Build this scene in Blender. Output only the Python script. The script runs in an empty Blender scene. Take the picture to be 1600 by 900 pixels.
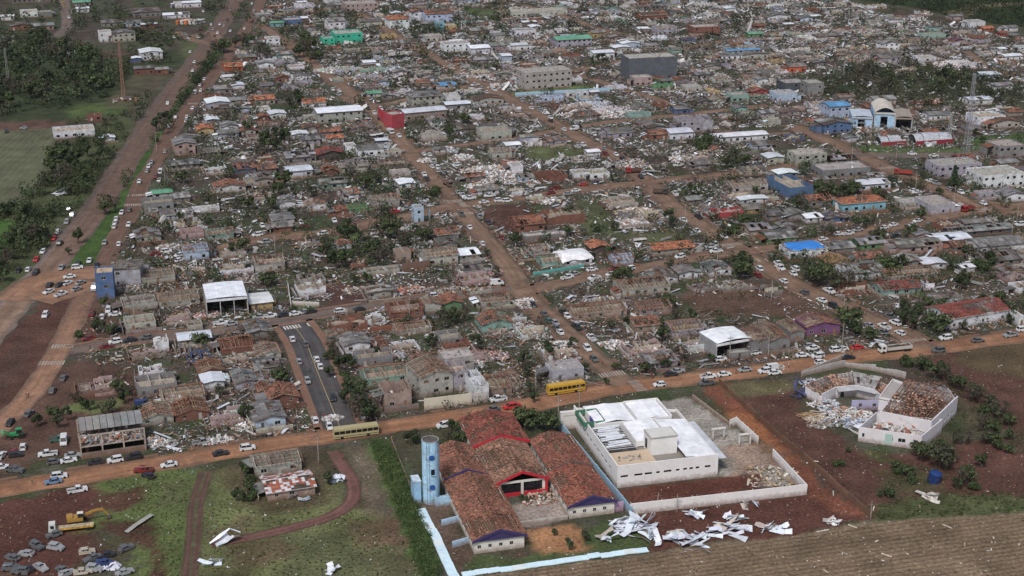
import bpy, math, random
import numpy as np
random.seed(7); rng = np.random.default_rng(7)
R = math.radians
# ---------------------------------------------------------------- camera, sky, sun, exposure
F = 2300.0; VH = 820.0; TH = math.atan(VH/F); H = math.cos(TH)/0.00539
sc = bpy.context.scene
cam_d = bpy.data.cameras.new("camera"); cam = bpy.data.objects.new("camera", cam_d); sc.collection.objects.link(cam)
cam.location = (0, 0, H); cam.rotation_euler = (R(90)-TH, 0, 0)
cam_d.sensor_width = 36; cam_d.lens = 36*F/1600; cam_d.clip_start = 1; cam_d.clip_end = 20000
sc.camera = cam
SUN_EL, SUN_AZ = R(52), R(200)       # azimuth measured clockwise from +Y
wd = bpy.data.worlds.new("World"); sc.world = wd; wd.use_nodes = True
nt = wd.node_tree; bg = nt.nodes["Background"]
sky = nt.nodes.new("ShaderNodeTexSky"); sky.sky_type = 'NISHITA'; sky.sun_disc = False
sky.sun_elevation = SUN_EL; sky.sun_rotation = SUN_AZ; sky.dust_density = 4; sky.air_density = 1.0
hs = nt.nodes.new("ShaderNodeHueSaturation"); hs.inputs['Saturation'].default_value = 0.95
nt.links.new(sky.outputs[0], hs.inputs['Color']); nt.links.new(hs.outputs[0], bg.inputs[0]); bg.inputs[1].default_value = 0.092
sd = bpy.data.lights.new("sun", 'SUN'); sd.energy = 1.9; sd.angle = R(10); sd.color = (1, .985, .965)
so = bpy.data.objects.new("sun", sd); sc.collection.objects.link(so)
so.rotation_euler = (R(90)-SUN_EL, 0, -SUN_AZ + math.pi)
sc.view_settings.view_transform = 'Standard'; sc.view_settings.look = 'None'
sc.view_settings.exposure = 0.3; sc.view_settings.gamma = 1.0
sc.cycles.max_bounces = 4; sc.cycles.diffuse_bounces = 2; sc.cycles.glossy_bounces = 2
# ---------------------------------------------------------------- pixel of the photograph <-> ground
CT, ST = math.cos(TH), math.sin(TH)
def G(px, py, z=0.0):
    a = (px-800)/F; b = -(py-450)/F
    t = (H-z)/(ST-b*CT)
    return a*t, (CT+b*ST)*t
def PX(x, y, z=0.0):
    zc = y*CT + (H-z)*ST; up = y*ST - (H-z)*CT
    return 800+F*x/zc, 450-F*up/zc
def SC(py): return .00539*(py+370)        # pixels per metre at a row
GA = R(17)                                 # street grid: B direction angle
C = bpy.context.scene.collection
# ---------------------------------------------------------------- mesh builder
HEXF = np.array([(0,1,5,4),(1,2,6,5),(2,3,7,6),(3,0,4,7),(4,5,6,7),(3,2,1,0)])
class MB:
    def __init__(s): s.aab=[]; s.hx=[]; s.q=[]; s.t=[]; s.arr=[]
    def box(s, x0,x1,y0,y1,z0,z1,c): s.aab.append((x0,x1,y0,y1,z0,z1)+tuple(c[:3]))
    def hex(s, p8, c): s.hx.append(tuple(v for p in p8 for v in p)+tuple(c[:3]))
    def quad(s, a,b,c_,d,c): s.q.append(tuple(a)+tuple(b)+tuple(c_)+tuple(d)+tuple(c[:3]))
    def tri(s, a,b,c_,c): s.t.append(tuple(a)+tuple(b)+tuple(c_)+tuple(c[:3]))
    def quads(s, Q, Cc): s.arr.append((np.asarray(Q,float), np.asarray(Cc,float)))
    def beam(s, p, q, w, h, c):
        p=np.array(p,float); q=np.array(q,float); d=q-p; L=np.linalg.norm(d)
        if L<1e-4: return
        d/=L; up=np.array((0,0,1.0)) if abs(d[2])<.95 else np.array((1.0,0,0))
        sd_=np.cross(d,up); sd_/=np.linalg.norm(sd_); u=np.cross(sd_,d)
        a=sd_*w/2; b=u*h/2
        s.hex([p-a-b,p+a-b,q+a-b,q-a-b,p-a+b,p+a+b,q+a+b,q-a+b], c)
    def cyl(s, x,y,z0,z1,r0,r1,n,c,cap=True):
        A=[2*math.pi*i/n for i in range(n+1)]
        for i in range(n):
            a,b=A[i],A[i+1]
            s.quad((x+r0*math.cos(a),y+r0*math.sin(a),z0),(x+r0*math.cos(b),y+r0*math.sin(b),z0),
                   (x+r1*math.cos(b),y+r1*math.sin(b),z1),(x+r1*math.cos(a),y+r1*math.sin(a),z1),c)
            if cap: s.tri((x,y,z1),(x+r1*math.cos(a),y+r1*math.sin(a),z1),(x+r1*math.cos(b),y+r1*math.sin(b),z1),c)
    def build(s, name, mat, parent=None, loc=None, rz=0.0, smooth=False):
        Q=[];QC=[]
        def hexes(P8,Cc):
            Q.append(P8[:,HEXF].reshape(-1,4,3)); QC.append(np.repeat(Cc,6,axis=0))
        if s.aab:
            A=np.array(s.aab); x0,x1,y0,y1,z0,z1=A[:,:6].T
            P=np.stack([np.stack(v,1) for v in ((x0,y0,z0),(x1,y0,z0),(x1,y1,z0),(x0,y1,z0),(x0,y0,z1),(x1,y0,z1),(x1,y1,z1),(x0,y1,z1))],1)
            hexes(P,A[:,6:])
        if s.hx:
            A=np.array(s.hx); hexes(A[:,:24].reshape(-1,8,3),A[:,24:])
        if s.q:
            A=np.array(s.q); Q.append(A[:,:12].reshape(-1,4,3)); QC.append(A[:,12:])
        for a,b in s.arr: Q.append(a); QC.append(b)
        Qa=np.concatenate(Q) if Q else np.zeros((0,4,3)); Ca=np.concatenate(QC) if QC else np.zeros((0,3))
        nq=len(Qa); T=np.array(s.t) if s.t else np.zeros((0,12)); ntr=len(T)
        V=np.concatenate([Qa.reshape(-1,3),T[:,:9].reshape(-1,3)]); Cc=np.concatenate([Ca,T[:,9:12]])
        return mkmesh(name,V,nq,ntr,Cc,mat,parent,loc,rz)
def mkmesh(name,V,nq,ntr,Cc,mat,parent=None,loc=None,rz=0.0):
    me=bpy.data.meshes.new(name); me.vertices.add(len(V)); me.vertices.foreach_set("co",V.astype(np.float32).ravel())
    nl=nq*4+ntr*3; me.loops.add(nl); me.loops.foreach_set("vertex_index",np.arange(nl,dtype=np.int32))
    st=np.concatenate([np.arange(nq)*4,nq*4+np.arange(ntr)*3]).astype(np.int32)
    me.polygons.add(nq+ntr); me.polygons.foreach_set("loop_start",st)
    me.update(calc_edges=True)
    at=me.attributes.new("Col",'FLOAT_COLOR','FACE')
    c4=np.ones((nq+ntr,4),np.float32); c4[:,:3]=Cc; at.data.foreach_set("color",c4.ravel())
    me.materials.append(mat)
    return link(name,me,parent,loc,rz)
def link(name, me, parent=None, loc=None, rz=0.0):
    o=bpy.data.objects.new(name,me); C.objects.link(o)
    if parent is not None: o.parent=parent
    if loc is not None: o.location=loc
    if rz: o.rotation_euler=(0,0,rz)
    return o
def empty(name, x, y, rz=0.0, z=0.0):
    o=bpy.data.objects.new(name,None); C.objects.link(o); o.location=(x,y,z); o.rotation_euler=(0,0,rz); o.empty_display_size=1
    return o
def rboxes(mb, P, S, Cc, tilt=.5, nobot=True):
    """many small loose boxes: P centres (n,3), S sizes (n,3)"""
    n=len(P)
    if n==0: return
    a=rng.uniform(0,6.283,n); b=rng.normal(0,tilt,n); c=rng.normal(0,tilt*.7,n)
    ca,sa,cb,sb,cc,sc_=np.cos(a),np.sin(a),np.cos(b),np.sin(b),np.cos(c),np.sin(c)
    X=np.stack([ca*cb,sa*cb,-sb],1); Y=np.stack([-sa*cc+ca*sb*sc_,ca*cc+sa*sb*sc_,cb*sc_],1); Z=np.cross(X,Y)
    X*=S[:,:1]/2; Y*=S[:,1:2]/2; Z*=S[:,2:3]/2
    P8=np.stack([P-X-Y-Z,P+X-Y-Z,P+X+Y-Z,P-X+Y-Z,P-X-Y+Z,P+X-Y+Z,P+X+Y+Z,P-X+Y+Z],1)
    f=HEXF[:5] if nobot else HEXF
    Q=P8[:,f].reshape(-1,4,3); mb.quads(Q,np.repeat(Cc,len(f),axis=0))
def jit(c,a=.15):
    k=1+random.uniform(-a,a); return tuple(min(1,max(0,v*k*(1+random.uniform(-a,a)*.3))) for v in c)
# ---------------------------------------------------------------- noise in numpy
def vnoise(x,y,seed=0):
    xi=np.floor(x).astype(np.int64); yi=np.floor(y).astype(np.int64); fx=x-xi; fy=y-yi
    fx=fx*fx*(3-2*fx); fy=fy*fy*(3-2*fy)
    def h(a,b):
        n=(a*374761393+b*668265263+seed*1442695041)&0xffffffff
        n=((n^(n>>13))*1274126177)&0xffffffff
        return ((n^(n>>16))&0xffff)/65535.0
    return (h(xi,yi)*(1-fx)+h(xi+1,yi)*fx)*(1-fy)+(h(xi,yi+1)*(1-fx)+h(xi+1,yi+1)*fx)*fy
def fbm(x,y,s,seed=0,o=4):
    v=0;a=.5;t=0
    for i in range(o): v=v+a*vnoise(x/s,y/s,seed+i*17); t+=a; a*=.55; s=s/2.1
    return v/t
def inpoly(x,y,poly):
    ins=np.zeros(np.shape(x),bool); n=len(poly)
    for i in range(n):
        x1,y1=poly[i]; x2,y2=poly[(i+1)%n]
        if y1==y2: continue
        c=((y1>y)!=(y2>y))&(x<(x2-x1)*(y-y1)/(y2-y1)+x1); ins^=c
    return ins
# ---------------------------------------------------------------- materials
def mat(name, rough=.9, attr=True, col=(.3,.3,.3), noise=(1.5,.25), fine=(12,.15), bump=.0, bscale=6, metal=0.0, spec=.3, worn=None, splash=0):
    m=bpy.data.materials.new(name); m.use_nodes=True; n=m.node_tree.nodes; l=m.node_tree.links
    b=n["Principled BSDF"]; b.inputs['Roughness'].default_value=rough; b.inputs['Metallic'].default_value=metal
    b.inputs['Specular IOR Level'].default_value=spec
    if attr:
        a=n.new("ShaderNodeAttribute"); a.attribute_name="Col"; src=a.outputs['Color']
    else:
        a=n.new("ShaderNodeRGB"); a.outputs[0].default_value=(*col,1); src=a.outputs[0]
    geo=n.new("ShaderNodeNewGeometry")
    def mul(src,scale,amt,det=4):
        t=n.new("ShaderNodeTexNoise"); t.inputs['Scale'].default_value=scale; t.inputs['Detail'].default_value=det
        l.new(geo.outputs['Position'],t.inputs['Vector'])
        mr=n.new("ShaderNodeMapRange"); mr.inputs[1].default_value=.3; mr.inputs[2].default_value=.7
        mr.inputs[3].default_value=1-amt; mr.inputs[4].default_value=1+amt; l.new(t.outputs[0],mr.inputs[0])
        mx=n.new("ShaderNodeVectorMath"); mx.operation='SCALE'; l.new(src,mx.inputs[0]); l.new(mr.outputs[0],mx.inputs['Scale'])
        return mx.outputs[0]
    if noise: src=mul(src,1/noise[0],noise[1])
    if fine: src=mul(src,fine[0]/6,fine[1],3)
    if worn:
        t=n.new("ShaderNodeTexNoise"); t.inputs['Scale'].default_value=worn[0]; t.inputs['Detail'].default_value=6; t.inputs['Roughness'].default_value=.7
        l.new(geo.outputs['Position'],t.inputs['Vector'])
        mr=n.new("ShaderNodeMapRange"); mr.inputs[1].default_value=worn[1]; mr.inputs[2].default_value=worn[1]+.12; mr.inputs[4].default_value=worn[3]; l.new(t.outputs[0],mr.inputs[0])
        mx=n.new("ShaderNodeMix"); mx.data_type='RGBA'; l.new(mr.outputs[0],mx.inputs[0]); l.new(src,mx.inputs[6]); mx.inputs[7].default_value=(*worn[2],1)
        src=mx.outputs[2]
    if splash:
        t=n.new("ShaderNodeTexNoise"); t.inputs['Scale'].default_value=1.1; t.inputs['Detail'].default_value=5; l.new(geo.outputs['Position'],t.inputs['Vector'])
        sx=n.new("ShaderNodeSeparateXYZ"); l.new(geo.outputs['Position'],sx.inputs[0])
        ad=n.new("ShaderNodeMath"); ad.operation='MULTIPLY_ADD'; ad.inputs[1].default_value=-2.2; l.new(t.outputs[0],ad.inputs[0]); l.new(sx.outputs[2],ad.inputs[2])
        mr=n.new("ShaderNodeMapRange"); mr.inputs[1].default_value=-1.0; mr.inputs[2].default_value=.5; mr.inputs[3].default_value=splash; mr.inputs[4].default_value=0; l.new(ad.outputs[0],mr.inputs[0])
        mx=n.new("ShaderNodeMix"); mx.data_type='RGBA'; l.new(mr.outputs[0],mx.inputs[0]); l.new(src,mx.inputs[6]); mx.inputs[7].default_value=(.15,.075,.05,1); src=mx.outputs[2]
    l.new(src,b.inputs['Base Color'])
    if bump:
        t=n.new("ShaderNodeTexNoise"); t.inputs['Scale'].default_value=bscale; t.inputs['Detail'].default_value=5
        l.new(geo.outputs['Position'],t.inputs['Vector'])
        bp=n.new("ShaderNodeBump"); bp.inputs['Strength'].default_value=bump; bp.inputs['Distance'].default_value=.3
        l.new(t.outputs[0],bp.inputs['Height']); l.new(bp.outputs[0],b.inputs['Normal'])
    return m
M_WALL=mat("plaster", .92, noise=(2.5,.16), fine=(9,.12), worn=(.5,.53,(.15,.12,.10),.6), spec=.15, splash=.75)
M_ROOF=mat("roofing", .88, noise=(3.5,.3), fine=(10,.25), worn=(.35,.6,(.09,.08,.065),.6), spec=.2)
M_CLEAN=mat('painted_white', .85, noise=(4,.06), fine=(9,.05), worn=(.3,.58,(.34,.27,.22),.4), spec=.2, splash=.7)
M_SLAB=mat('fallen_paint', .85, noise=(3,.08), fine=(9,.06), worn=(.6,.62,(.40,.36,.30),.5), spec=.2)
M_METAL=mat("sheet_metal", .42, noise=(4,.12), fine=(3,.08), worn=(.4,.6,(.30,.22,.17),.35), spec=.5)
M_DEB=mat("loose_debris", .85, noise=(1.2,.2), fine=None, spec=.2)
M_WOOD=mat("timber", .85, noise=(1.0,.3), fine=(20,.2), spec=.15)
M_CAR=mat("car_paint", .32, noise=None, fine=None, worn=(.9,.56,(.22,.12,.08),.30), spec=.5)
M_GLASS=mat("dark_glass", .12, attr=False, col=(.012,.014,.017), noise=None, fine=None, spec=.6)
M_TYRE=mat("rubber", .8, attr=False, col=(.018,.017,.016), noise=None, fine=None)
M_LEAF=mat("leaves", .75, noise=(2.2,.25), fine=None, spec=.2)
M_BARK=mat("bark", .9, attr=False, col=(.075,.055,.04), noise=(.5,.3), fine=None)
M_GROUND=mat("ground_soil", .95, noise=(9,.22), fine=(7,.38), bump=.5, bscale=1.6, spec=.1)
M_ROAD=mat("muddy_road", .85, noise=(5,.2), fine=(6,.2), bump=.15, bscale=2, spec=.25, worn=(.12,.52,(.10,.06,.045),.45))
M_SIGN=mat("sign_paint", .7, noise=None, fine=None)
M_RUST=mat("rusty_metal", .7, noise=(.8,.35), fine=(12,.25), spec=.3)
# ---------------------------------------------------------------- registry of things, names, labels
THINGS=[]
def reg(o, base, cat, px, py, group=None, fixed=False):
    """BASE: how it looks; the place phrase is added at the end, when all things are known"""
    o['category']=cat; o['label']=base
    if group: o['group']=group
    THINGS.append([o, base, px, py, fixed]); return o
def struct(o): o['kind']='structure'; return o
def stuff(o, label=None):
    o['kind']='stuff'
    if label: o['label']=label
    return o
WC={'w':((.56,.58,.61),'white'),'c':((.34,.33,.295),'cream'),'g':((.19,.19,.19),'grey'),'G':((.085,.092,.115),'dark grey'),
'p':((.37,.27,.265),'pink'),'b':((.34,.43,.55),'pale blue'),'B':((.06,.12,.24),'blue'),'t':((.20,.34,.30),'mint green'),
'l':((.31,.30,.35),'lilac grey'),'o':((.40,.29,.13),'ochre yellow'),'r':((.20,.085,.06),'brick red'),'s':((.30,.225,.185),'salmon'),
'k':((.07,.06,.055),'dark brown'),'n':((.09,.22,.10),'green'),'m':((.16,.065,.17),'purple'),'R':((.38,.04,.06),'crimson'),
'T':((.15,.36,.42),'turquoise'),'N':((.01,.40,.25),'emerald green'),'O':((.50,.10,.035),'orange red')}
TILE=[(.23,.095,.060),(.18,.078,.052),(.27,.125,.082),(.12,.065,.048),(.20,.11,.08)]
TILEO=[(.34,.13,.07),(.28,.105,.06),(.37,.17,.10),(.21,.085,.055)]
TILER=[(.23,.055,.048),(.20,.052,.043),(.18,.08,.058),(.14,.05,.042)]
FC=[(.16,.16,.16),(.12,.12,.12),(.20,.20,.20),(.095,.09,.085),(.15,.135,.12)]
MET=[(.58,.61,.66),(.52,.55,.60),(.66,.69,.73),(.60,.62,.64)]
TINT={'':None,'g':[(.10,.28,.17),(.13,.31,.20)],'b':[(.09,.24,.42),(.11,.28,.48)],'y':[(.45,.42,.36),(.5,.46,.4)],'k':[(.08,.08,.085),(.1,.1,.11)]}
WOOD=[(.18,.098,.065),(.23,.135,.09),(.12,.07,.05),(.31,.215,.15)]
OCC_X0,OCC_Y0=-560,230; OCC=np.zeros((1200,1200),bool)   # 1 m raster: [x,y]
ROADM=np.zeros((1200,1200),bool); BLD=np.zeros((1200,1200),bool)
def mark(cx,cy,w,d,rz,pad=1.0,grid=None):
    g=OCC if grid is None else grid
    r=int(math.hypot(w,d)/2+pad+2); ix=int(cx-OCC_X0); iy=int(cy-OCC_Y0)
    xs=np.arange(max(0,ix-r),min(1200,ix+r)); ys=np.arange(max(0,iy-r),min(1200,iy+r))
    if len(xs)==0 or len(ys)==0: return
    X,Y=np.meshgrid(xs+OCC_X0+.5-cx,ys+OCC_Y0+.5-cy,indexing='ij'); c,s=math.cos(rz),math.sin(rz)
    u=X*c+Y*s; v=-X*s+Y*c
    g[xs[0]:xs[-1]+1,ys[0]:ys[-1]+1]|=(abs(u)<w/2+pad)&(abs(v)<d/2+pad)
def occ_at(x,y,grid):
    ix=np.clip((np.asarray(x)-OCC_X0).astype(int),0,1199); iy=np.clip((np.asarray(y)-OCC_Y0).astype(int),0,1199)
    return grid[ix,iy]
def free(cx,cy,w,d,rz):
    c,s=math.cos(rz),math.sin(rz); u=np.linspace(-w/2,w/2,6); v=np.linspace(-d/2,d/2,6)
    U,V=np.meshgrid(u,v); return not (occ_at(cx+U*c-V*s,cy+U*s+V*c,OCC).any())
# ---------------------------------------------------------------- roads
def P(*v): return [(v[i],v[i+1]) for i in range(0,len(v),2)]
ROADS=[ # name, px polyline, width m, colour key
 ('dirt_road',P(-100,785,0,765,200,733,400,699,600,668,800,638,960,607,1080,592,1200,577,1350,557,1450,545,1600,525,1750,505),9.5,'orange','bottom'),
 ('street',P(975,602,962,590,880,515,815,457,797,420,722,332,640,237,585,175,520,125,480,92,440,62,405,38),8.5,'brown','A1'),
 ('street',P(1440,545,1415,525,1310,477,1230,437,1150,387,1055,325,1000,275,960,245,900,212,815,165,760,137,700,102,650,75,600,45,560,20),9,'brown','A2'),
 ('asphalt_street',P(532,668,500,590,478,535,455,503),10,'asphalt','A3'),
 ('street',P(107,548,200,532,300,520,432,502,512,488,600,475,695,462,800,452),7.6,'grey','B1'),
 ('street',P(300,402,400,374,470,368,535,360,585,347,650,335,710,322,800,312,900,297,1012,285,1125,274,1220,262,1320,243),8.4,'brown','B2'),
 ('street',P(815,457,885,440,950,427,1050,410,1095,401,1165,393,1230,385,1282,376,1325,366,1400,354,1450,342,1525,330,1620,318),8.2,'brown','B3'),
 ('street',P(1640,340,1600,333,1530,326,1475,297,1425,280,1375,257,1335,240,1300,222,1230,195),9,'brown','A4'),
 ('street',P(1335,240,1420,243,1540,239,1650,224),9,'grey','B4'),
 ('highway',P(-80,590,0,500,25,472,70,425,110,377,150,326,215,225,240,184,300,103,332,60,362,10,380,-20),13,'highway','H1'),
 ('side_road',P(-60,720,0,664,45,620,75,577,100,533,122,487,140,452,160,420,175,385,207,325,220,287,240,258,257,225,270,203,290,175,307,150,332,120,356,88,378,55,402,15,412,-15),8,'orange2','H2'),
 ('dirt_road',P(20,470,60,440,110,428,168,425),15,'orange2','J1'),
 ('dirt_road',P(60,470,100,455,140,440),14,'orange2','J2'),
 ('street',P(98,-10,105,37,92,56,85,80),8,'grey','T1'),
 ('dirt_road',P(275,50,300,62,340,70,330,50,300,58),8,'brown','T2'),
 ('street',P(700,-5,800,5,895,30,925,42,1000,60),7,'brown','U1'),
 ('street',P(900,115,975,140,1012,150,1062,170,1090,182),7,'brown','U2'),
 ('street',P(1090,205,1120,204,1180,210,1235,208),6,'brown','U3'),
 ('street',P(1510,80,1532,97,1560,112,1587,122,1620,135),6,'brown','U4'),
 ('street',P(530,150,590,165,700,140,840,120,960,98,1100,70,1250,45),7.5,'brown','U5'),
 ('street',P(640,237,740,225,860,206,960,190,1080,178,1200,165),7.5,'brown','U6'),
 ('street',P(330,300,420,285,520,270,640,250),6.5,'brown','U7'),
 ('street',P(300,180,400,165,520,150),5.5,'grey','U8'),
 ('track',P(322,737,307,787,302,850,296,905),4.2,'track','K1'),
 ('track',P(520,705,538,732,552,757,550,782,525,803,475,820,400,838,330,850),3.8,'track2','K2'),
]
RCOL={'orange':((.225,.112,.062),(.28,.148,.086),(.13,.08,.052)),'brown':((.155,.098,.068),(.19,.122,.085),(.10,.076,.056)),
'grey':((.125,.098,.085),(.15,.11,.09),(.10,.085,.075)),'asphalt':((.062,.060,.062),(.075,.07,.07),(.052,.05,.052)),
'highway':((.19,.122,.085),(.22,.145,.105),(.105,.09,.08)),'orange2':((.235,.132,.082),(.27,.155,.10),(.13,.09,.066)),
'track':((.075,.036,.030),(.085,.042,.035),(.075,.075,.035)),'track2':((.105,.052,.044),(.14,.07,.058),(.07,.038,.03))}
ROADPTS=[]
def resample(pts,step):
    out=[]; 
    # Catmull-Rom through the points
    p=[pts[0]]+list(pts)+[pts[-1]]
    dense=[]
    for i in range(1,len(p)-2):
        a,b,c,d=(np.array(v,float) for v in p[i-1:i+3])
        for t in np.linspace(0,1,12,endpoint=False):
            dense.append(.5*((2*b)+(-a+c)*t+(2*a-5*b+4*c-d)*t*t+(-a+3*b-3*c+d)*t**3))
    dense.append(np.array(pts[-1],float)); D_=np.array(dense)
    L=np.concatenate([[0],np.cumsum(np.linalg.norm(np.diff(D_,axis=0),axis=1))])
    n=max(2,int(L[-1]/step)); s=np.linspace(0,L[-1],n)
    return np.stack([np.interp(s,L,D_[:,0]),np.interp(s,L,D_[:,1])],1)
for ri,(nm,pl,wid,ck,key) in enumerate(ROADS):
    pts=resample([G(*q) for q in pl],2.0)
    tg=np.gradient(pts,axis=0); tg/=np.linalg.norm(tg,axis=1)[:,None]; nr=np.stack([-tg[:,1],tg[:,0]],1)
    nc=16; us=np.linspace(-.5,.5,nc+1)
    n=len(pts); V=np.zeros((n,nc+1,3))
    for j,u in enumerate(us):
        e=0
        if j in (0,nc): e=(fbm(np.arange(n)*2.0,np.full(n,float(ri*31+j)),7,3)-.5)*(min(3.0,wid*.22) if ck!='asphalt' else .3)
        off=u*wid+(e if j==nc else -e if j==0 else 0)
        V[:,j,0]=pts[:,0]+nr[:,0]*off; V[:,j,1]=pts[:,1]+nr[:,1]*off
    V[:,:,2]=.02+.012*ri/len(ROADS)*10*.3
    Q=np.stack([V[:-1,:-1],V[1:,:-1],V[1:,1:],V[:-1,1:]],2).reshape(-1,4,3)[:, ::-1]
    cen=Q.mean(1); a,b,c=[np.array(v) for v in RCOL[ck]]
    uu=np.tile((us[:-1]+us[1:])/2,n-1)
    t=fbm(cen[:,0],cen[:,1],9,5)[:,None]; t=np.clip((t-.35)*3,0,1)
    col=a*(1-t)+b*t
    edge=np.clip((abs(uu)*2-.62)/.3+(fbm(cen[:,0],cen[:,1],6,9)-.5)*1.6,0,1)[:,None]
    col=col*(1-edge*.8)+c*edge*.8
    if ck=='track':
        mid=np.exp(-(uu/.11)**2)[:,None]*np.clip(fbm(cen[:,0],cen[:,1],3,4)*2-.3,0,1)[:,None]; col=col*(1-mid)+np.array((.085,.10,.045))*mid
    if ck in('highway','track','track2'):
        tr=(np.exp(-((abs(uu)-.28)/.09)**2))[:,None]; cc=np.array(b)*1.15 if ck!='track' else np.array((.115,.07,.055)); col=col*(1-tr*.5)+cc*tr*.5
    if ck=='highway':
        tr=(np.exp(-((uu-.36)/.08)**2))[:,None]; col=col*(1-tr*.7)+np.array((.19,.17,.165))*tr*.7
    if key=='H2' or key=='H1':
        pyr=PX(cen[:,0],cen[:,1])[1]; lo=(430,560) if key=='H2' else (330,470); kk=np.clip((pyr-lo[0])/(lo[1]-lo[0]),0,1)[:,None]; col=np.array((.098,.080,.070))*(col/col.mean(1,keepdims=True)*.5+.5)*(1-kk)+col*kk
    rows=np.repeat(np.arange(n-1),nc); stk=vnoise(np.tile(np.arange(nc)*.9,n-1),rows*.06+ri*9.7,21)*.6+vnoise(np.tile(np.arange(nc)*.5,n-1),rows*.25+ri*3.1,22)*.4
    col=col*(.72+.56*stk)[:,None]
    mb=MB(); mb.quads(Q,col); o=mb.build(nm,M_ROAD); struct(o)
    for k in range(0,n,1): ROADPTS.append((pts[k,0],pts[k,1],math.atan2(tg[k,1],tg[k,0]),wid,ri))
    for k in range(n): mark(pts[k,0],pts[k,1],2.2,wid,math.atan2(tg[k,1],tg[k,0]),.4); mark(pts[k,0],pts[k,1],2.2,wid,math.atan2(tg[k,1],tg[k,0]),2.8 if key=='A3' else .7,ROADM)
    ROADS[ri]=ROADS[ri]+(pts,tg,nr)
RP=np.array(ROADPTS)
def road_near(x,y):
    d=(RP[:,0]-x)**2+(RP[:,1]-y)**2; k=int(d.argmin()); return math.sqrt(d[k]),RP[k,2],RP[k,3],int(RP[k,4])
def strip_along(mb,ri,off,w,z0,z1,c,f0=0,f1=1,step=2,gap=0.0):
    pts,tg,nr=ROADS[ri][5:]; n=len(pts); a=int(f0*(n-1)); b=int(f1*(n-1))
    for k in range(a,b-step+1,step):
        if random.random()<gap: continue
        p=pts[k]+nr[k]*off; q=pts[k+step]+nr[k+step]*off
        mb.hex([(p[0]-nr[k][0]*w/2,p[1]-nr[k][1]*w/2,z0),(p[0]+nr[k][0]*w/2,p[1]+nr[k][1]*w/2,z0),(q[0]+nr[k+step][0]*w/2,q[1]+nr[k+step][1]*w/2,z0),(q[0]-nr[k+step][0]*w/2,q[1]-nr[k+step][1]*w/2,z0),
                (p[0]-nr[k][0]*w/2,p[1]-nr[k][1]*w/2,z1),(p[0]+nr[k][0]*w/2,p[1]+nr[k][1]*w/2,z1),(q[0]+nr[k+step][0]*w/2,q[1]+nr[k+step][1]*w/2,z1),(q[0]-nr[k+step][0]*w/2,q[1]-nr[k+step][1]*w/2,z1)],jit(c,.12))
RK={r[4]:i for i,r in enumerate(ROADS)}
for key,offs,gap in (('A3',(6.0,-6.0),.06),('B1',(4.1,-4.1),.1),('A2',(5.4,-5.4),.25),('A1',(5.2,-5.2),.45),('B2',(4.4,-4.4),.45),('B3',(4.2,-4.2),.4),('A4',(5.4,-5.4),.3),('bottom',(5.6,),.5)):
    for of in offs:
        mb=MB(); strip_along(mb,RK[key],of,1.5 if key!='A3' else 2.4,0,.13,(.27,.20,.16) if key in('A3','B1') else (.17,.13,.105),gap=gap)
        struct(mb.build('pavement',M_WALL))
mb=MB(); strip_along(mb,RK['A3'],.1,.22,.06,.068,(.32,.25,.14),0.02,.97); struct(mb.build('road_marking',M_SIGN))
def crosswalk(px,py,key,n=9,along=None,wide=.55,ln=3.2):
    x,y=G(px,py); d,a,w,ri=road_near(x,y)
    pts,tg,nr=ROADS[RK[key]][5:]; k=int(((pts[:,0]-x)**2+(pts[:,1]-y)**2).argmin()); t=tg[k]; nn=nr[k]; mb=MB(); W=ROADS[RK[key]][2]
    for i in range(n):
        if random.random()<.08: continue
        of=(i+.5)/n*W-W/2; c0=np.array((x,y))+nn*(of-((np.array((x,y))-pts[k])@nn)); 
        p=c0-t*ln/2; q=c0+t*ln/2; b=nn*wide*.5
        mb.hex([(*(p-b),.06),(*(p+b),.06),(*(q+b),.06),(*(q-b),.06),(*(p-b),.071),(*(p+b),.071),(*(q+b),.071),(*(q-b),.071)],jit((.29,.245,.21) if key!='A3' else (.48,.45,.41),.2))
    struct(mb.build('crosswalk_marking',M_SIGN))
for a in ((457,511,'A3',10),(70,542,'H2',9),(55,568,'H2',9),(985,592,'bottom',9),(968,583,'A1',9),(700,315,'A1',9),(738,333,'A1',9),(722,318,'B2',8),(216,305,'H2',9),(209,320,'H2',9),(1135,383,'A2',9),(1180,408,'A2',9),(1430,533,'A2',9),(302,162,'H2',9),(1545,325,'A4',9),(1390,262,'A4',9)): crosswalk(*a)
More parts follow.
